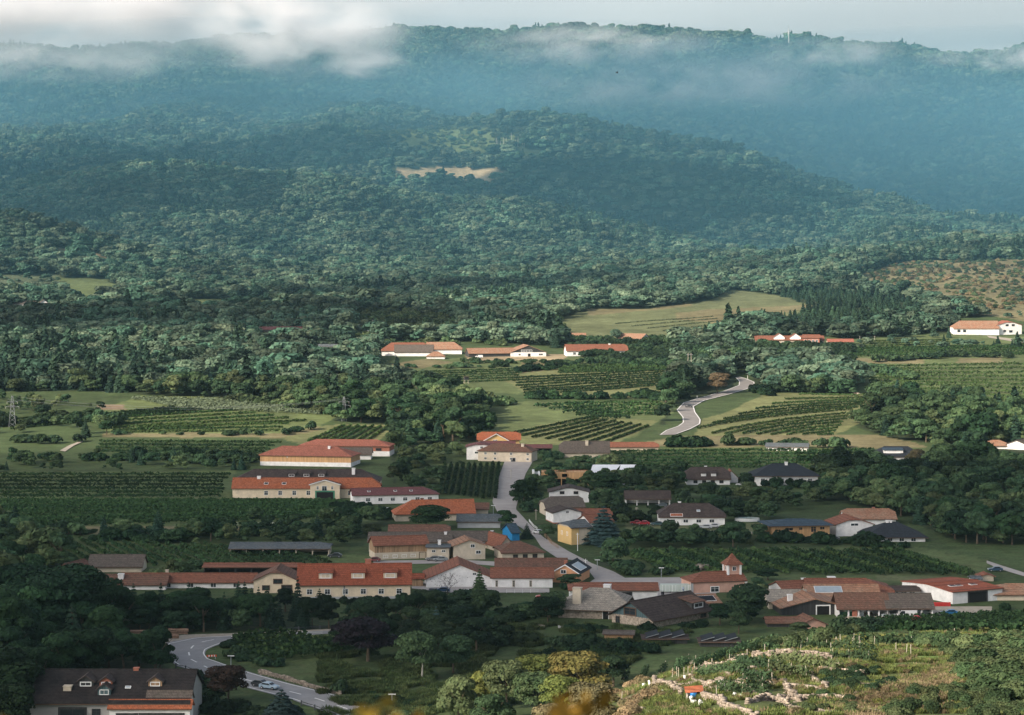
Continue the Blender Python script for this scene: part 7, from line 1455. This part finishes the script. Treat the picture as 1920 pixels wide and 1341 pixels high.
for u, v, W, col, lab in ((1356, 1006, 4.2, (.02,.28,.55), 'bright blue tarpaulin on the lawn'), (1222, 1012, 1.6, (.03,.30,.24), 'small teal cover at the hedge')):
    g = at(u, v); m = MB(); m.prism([(-W/2, 0), (W/2, 0), (W*.36, .75), (-W*.2, 1.1), (-W*.42, .6)], lambda p: (p[0], -.8, p[1]), lambda p: (p[0], .9, p[1]*.8)); m.build('tarpaulin', plain('tarp%d' % u, col, .5, .1, 2), loc=g); tag(C.objects[-1], lab, 'tarpaulin')
g = at(1174, 967); o = empty('play_house', g, .2, 'small orange roofed play hut on the lawn', 'play hut'); m = MB(); m.box(-1.2, 1.2, 0, 1.6, 0, .9); m.build('wall', WOOD, o); m = MB(); m.prism([(-1.5, .9), (1.5, .9), (0, 1.7)], lambda p: (p[0], -.2, p[1]), lambda p: (p[0], 1.8, p[1])); m.build('roof', ORANGE, o)
for u, lab in ((1177, 'wooden swing frame behind the play hut'), (1194, 'second wooden swing frame right of the play hut')):
    g = at(u, 966); o = empty('swing_frame', g, .3, lab, 'swing'); m = MB(); [m.tube((sx*.9, 0, 0), (sx*.1, y, 2.6), .07, .07, 5) for sx in (-1, 1) for y in (-.8, .8)]; m.tube((0, -.8, 2.6), (0, .8, 2.6), .07, .07, 5); m.build('frame', POST, o); m = MB(); m.box(-.25, .25, -.2, .2, .6, .66); m.tube((0, -.18, .66), (0, -.18, 2.6), .02, .02, 4); m.tube((0, .18, .66), (0, .18, 2.6), .02, .02, 4); m.build('swing', TRIM, o)
def fence(line, h, label, mat, step=1.6):
    pl = [at(*p) for p in P(line)]; o0 = pl[0]; o = empty('fence', o0, 0, label, 'fence'); m = MB(); ps = MB()
    for a, b_ in zip(pl, pl[1:]):
        a, b_ = a-o0, b_-o0
        for z in (.35, .8): m.tube(a+Vector((0, 0, h*z)), b_+Vector((0, 0, h*z)), .025, .025, 4)
        n = max(1, int((b_-a).length/step)); [ps.box(q.x-.035, q.x+.035, q.y-.035, q.y+.035, q.z-.4, q.z+h) for q in (a.lerp(b_, i/n) for i in range(n))]
    m.build('rails', mat, o); ps.build('posts', mat, o)
fence('992,978 1000,988 1008,994', .9, 'white picket fence beside the street', TRIM, .8); fence('1020,1005 1035,1022 1048,1030', 1.4, 'dark garden fence in front of the yellow and beige house', WOOD, .9)
fence('1288,1000 1340,1001', 1.1, 'pale green garden fence on the lawn', plain('mint_paint', (.45,.60,.52), .6, .05, 3), 1.2); fence('950,1112 1010,1112', 1.0, 'thin pale fence in the garden below the outbuilding', TRIM, 2)
fence('410,985 545,984', 1.0, 'row of white stakes on the lawn below the vineyard', TRIM, 3)
g = at(1085, 1178); m = MB(); m.box(-5, 5, 0, 3, -.5, .3); m.build('terrace', CONC, loc=g); tag(C.objects[-1], 'pale terrace slab in front of the stone chimney house', 'terrace')
# building site
g = at(1050, 911); s = g.y/F; W = 104*s; H = 28*s; o = empty('unfinished_building', g, 0, 'unfinished two storey building of new timber and white walls', 'building site')
m = MB(); m.box(-W*.5, -W*.46, 0, 9, -3, H*.95); m.box(-W*.39, -W*.36, 0, 9, -3, H*.85); m.box(-W*.5, -W*.36, 8.7, 9, -3, H*.8); m.box(-W*.36, W*.3, 8.6, 9, -3, H*.45); m.build('white_walls', TRIM, o)
m = MB(); 
for z0_, z1_ in ((H*.46, H*.56), (H*.80, H*.90)): m.box(-W*.33, W*.5, 0, 8, z0_, z1_)
for i in range(8): x = -W*.33+i*W*.83/7; m.box(x-.2, x+.2, .05, .45, -2, H*.80)
m.box(-W*.33, -W*.2, -.01, .2, H*.56, H*.80); m.box(-W*.06, W*.03, -.01, .2, H*.56, H*.80); m.box(W*.16, W*.5, -.01, .2, H*.56, H*.80); m.build('timber_frame', GOLDWOOD, o)
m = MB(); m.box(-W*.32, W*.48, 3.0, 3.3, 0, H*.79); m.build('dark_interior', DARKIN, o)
m = MB(); 
for i in range(14): x = -W*.33+i*W*.83/13; m.box(x-.05, x+.05, -.5, -.4, H*.9, H*.9+1.0)
m.box(-W*.33, W*.5, -.5, -.42, H*.9+.9, H*.9+1.0); m.build('scaffold_rail', ORANGE, o)
TARP = plain('white_tarp', (.70,.72,.76), .7, .06, .4)
for u0, u1, sl, lab in ((1107, 1158, 3, 'left half of the white sheeting on the slope of the building site'), (1160, 1190, -8, 'right half of the white sheeting hanging in a point')):
    A_, B2 = at(u0-2, 893), at(u1, 893); top = 20*A_.y/F; m = MB(); sh = -2.0 if sl > 0 else -5.0
    m.add([(A_.x, A_.y, A_.z+.5), (B2.x+sh*1.2, B2.y, B2.z+.5-(1.5 if sl < 0 else 0)), (B2.x+1.5, B2.y+4, B2.z+top), (A_.x+1.5, A_.y+4, A_.z+top), (A_.x, A_.y+.1, A_.z+.5), (B2.x+sh*1.2, B2.y+.1, B2.z+.5-(1.5 if sl < 0 else 0)), (B2.x+1.5, B2.y+4.1, B2.z+top), (A_.x+1.5, A_.y+4.1, A_.z+top)], [(0,1,2,3), (4,7,6,5), (0,4,5,1), (1,5,6,2), (2,6,7,3), (3,7,4,0)])
    m.build('white_sheeting', TARP, loc=(0, 0, 0)); tag(C.objects[-1], lab, 'sheeting')
for u, v, w_, lab in ((1155, 915, 9, 'white building material heap right of the wide dark tree'), (1172, 911, 6, 'smaller white heap of material behind the trees'), (1225, 909, 7, 'pale heap of material on the slope'), (1232, 883, 12, 'row of pale bags on the dark vine slope'), (1254, 884, 10, 'second row of pale bags on the dark vine slope')):
    g = at(u, v); r3 = np.random.default_rng(u); pos = [(r3.normal()*w_*.07*g.y/F*4, r3.normal()*.8, r3.uniform(0, .7)) for _ in range(26)]; V, Q = stones(0, .4, .8, pos, r3); tag(link('material_heap', nmesh('material_heap', V, Q, TARP), loc=g), lab, 'material heap')
g = at(1320, 1068); r3 = np.random.default_rng(5); V, Q = stones(0, .5, 1.1, [(r3.normal()*1.2, r3.normal()*.8, r3.uniform(0, 1.3)) for _ in range(40)], r3); tag(link('stone_heap', nmesh('stone_heap', V, Q, DRY), loc=g), 'pinkish heap of stones in the vineyard behind the chapel', 'stone heap')
NET = plain('teal_net', (.03,.30,.30), .8, .1, 1)
for u, v, w_, lab in ((752, 625, 52, 'long strip of teal netting on the slope'), (770, 631, 24, 'short strip of teal netting below the long one')):
    A_, B2 = at(u-w_/2, v+2), at(u+w_/2, v-2); m = MB(); m.add([A_+Vector((0, 0, .4)), B2+Vector((0, 0, .4)), B2+Vector((0, 12, 2.6)), A_+Vector((0, 12, 2.6)), A_+Vector((0, 0, .3)), B2+Vector((0, 0, .3)), B2+Vector((0, 12, 2.5)), A_+Vector((0, 12, 2.5))], [(0,1,2,3), (4,7,6,5), (0,4,5,1), (1,5,6,2), (2,6,7,3), (3,7,4,0)]); m.build('netting', NET); tag(C.objects[-1], lab, 'netting')
# ------------------------------------------------------------------ twigs close to the camera, out of focus
LY = leafmat('autumn_leaf', (.22,.12,.02), (.26,.22,.03), .2, .4)
for u, v, sz, sd_, lab in ((700, 1330, 1.0, 1, 'blurred yellow leaves of a near shrub at the bottom edge, left one'), (772, 1342, .7, 2, 'small blurred orange twig right of the yellow leaves'), (1062, 1312, 1.1, 3, 'blurred orange and green leaves of a near shrub at the bottom'), (1180, 1352, .8, 4, 'low blurred twig of leaves right of the orange ones'), (10, 1352, .8, 5, 'blurred yellow twig in the lower left corner')):
    D = 6.0; top = Vector(((u-960)/F*D, D, (HV-v)/F*D)); gz = float(ground(top.x, D)); o = empty('near_shrub', (top.x, D, gz), 0, lab, 'shrub'); r4 = np.random.default_rng(sd_); m = MB(); H = top.z-gz
    m.tube((0, 0, -.1), (.05, .05, H*.5), .015, .011, 6); m.tube((.05, .05, H*.5), (0, 0, H-.02), .011, .004, 6)
    for _ in range(5): z = H*r4.uniform(.5, .9); m.tube((.03, .03, z), (r4.uniform(-.1, .1), r4.uniform(-.1, .1), z+.08), .004, .002, 5)
    m.build('stem', BARK, o); n = 15; pp = np.stack([r4.normal(0, .05*sz, n), r4.normal(0, .06, n), H-np.abs(r4.normal(0, .05, n))], 1); V, Q = quads(pp, r4.normal(size=(n, 3))+np.array([0, -.5, .8]), .036*sz*r4.uniform(.7, 1.3, n), 1.5, r4)
    link('leaves', nmesh('leaves', V, Q, LY if sd_ != 3 else LY), o)
# more things standing about in the village
for (u, v, col, yaw, lab) in [(1092, 1072, (.35,.36,.38), -40, 'grey car parked on the left kerb of the lower street'), (1010, 1002, (.5,.5,.5), -50, 'white car on the street below the spruce'), (1150, 1108, (.03,.04,.08), 10, 'dark blue car in the yard behind the garage'), (1390, 912, (.45,.45,.46), 170, 'pale car between the chalet and the black roofed villa'),
    (1562, 1014, (.08,.09,.10), 170, 'dark grey car beside the modern board house'), (1240, 951, (.10,.12,.13), 175, 'grey car under the dark roofed carport'), (700, 1054, (.15,.04,.04), 175, 'dark red car in front of the boarded barn'), (1000, 862, (.5,.5,.48), 100, 'pale car at the top of the street')]:
    car(u, v, col, yaw, lab)
pole(958, 900, 20, 'wooden pole on the left edge of the upper street', POST); pole(1005, 975, 20, 'wooden pole on the right side of the street bend', POST); pole(1120, 1070, 20, 'street lamp on the right edge of the lower street', METAL, True); pole(925, 968, 20, 'street lamp near the bright orange roof', METAL, True)
pole(760, 1108, 26, 'wooden pole at the corner of the three dormer house', POST); pole(640, 985, 22, 'wooden pole on the lawn below the vineyard', POST); pole(1480, 1000, 22, 'street lamp in front of the modern board house', METAL, True); pole(1240, 1085, 20, 'street lamp at the chapel yard', METAL, True)
def wire(a, b_, sag, label):
    m = MB(); A_, B_ = a, b_; n = 12; ps = [A_.lerp(B_, i/n)-Vector((0, 0, sag*4*(i/n)*(1-i/n))) for i in range(n+1)]
    for p, q in zip(ps, ps[1:]): m.tube(p, q, .045, .045, 4)
    m.build('power_line', METAL); tag(C.objects[-1], label, 'power line')
p0 = at(23, 800)+Vector((0, 0, 14)); p1 = at(645, 790)+Vector((0, 0, 11))
wire(p0+Vector((-2.6, 0, 0)), p1+Vector((-2.4, 0, 0)), 5, 'thin power line between the two valley pylons, nearer strand'); wire(p0+Vector((2.6, 0, 1)), p1+Vector((2.4, 0, 1)), 5, 'thin power line between the two valley pylons, farther strand')
# labels: things that would share one are told apart by their place along the picture, counted from the left
_by = {}
for o in list(C.objects):
    if o.parent is None and 'label' in o and 'category' in o: _by.setdefault(o['label'], []).append(o)
for lab, obs in _by.items():
    if len(obs) < 2: continue
    obs.sort(key=lambda o: o.location.x/max(o.location.y, 1)); 
    for k, o in enumerate(obs):
        if k < 26: o['label'] = ORD[k]+' from left, '+lab
        else: o['label'] = ORD[min(25, len(obs)-1-k)]+' from right, '+lab
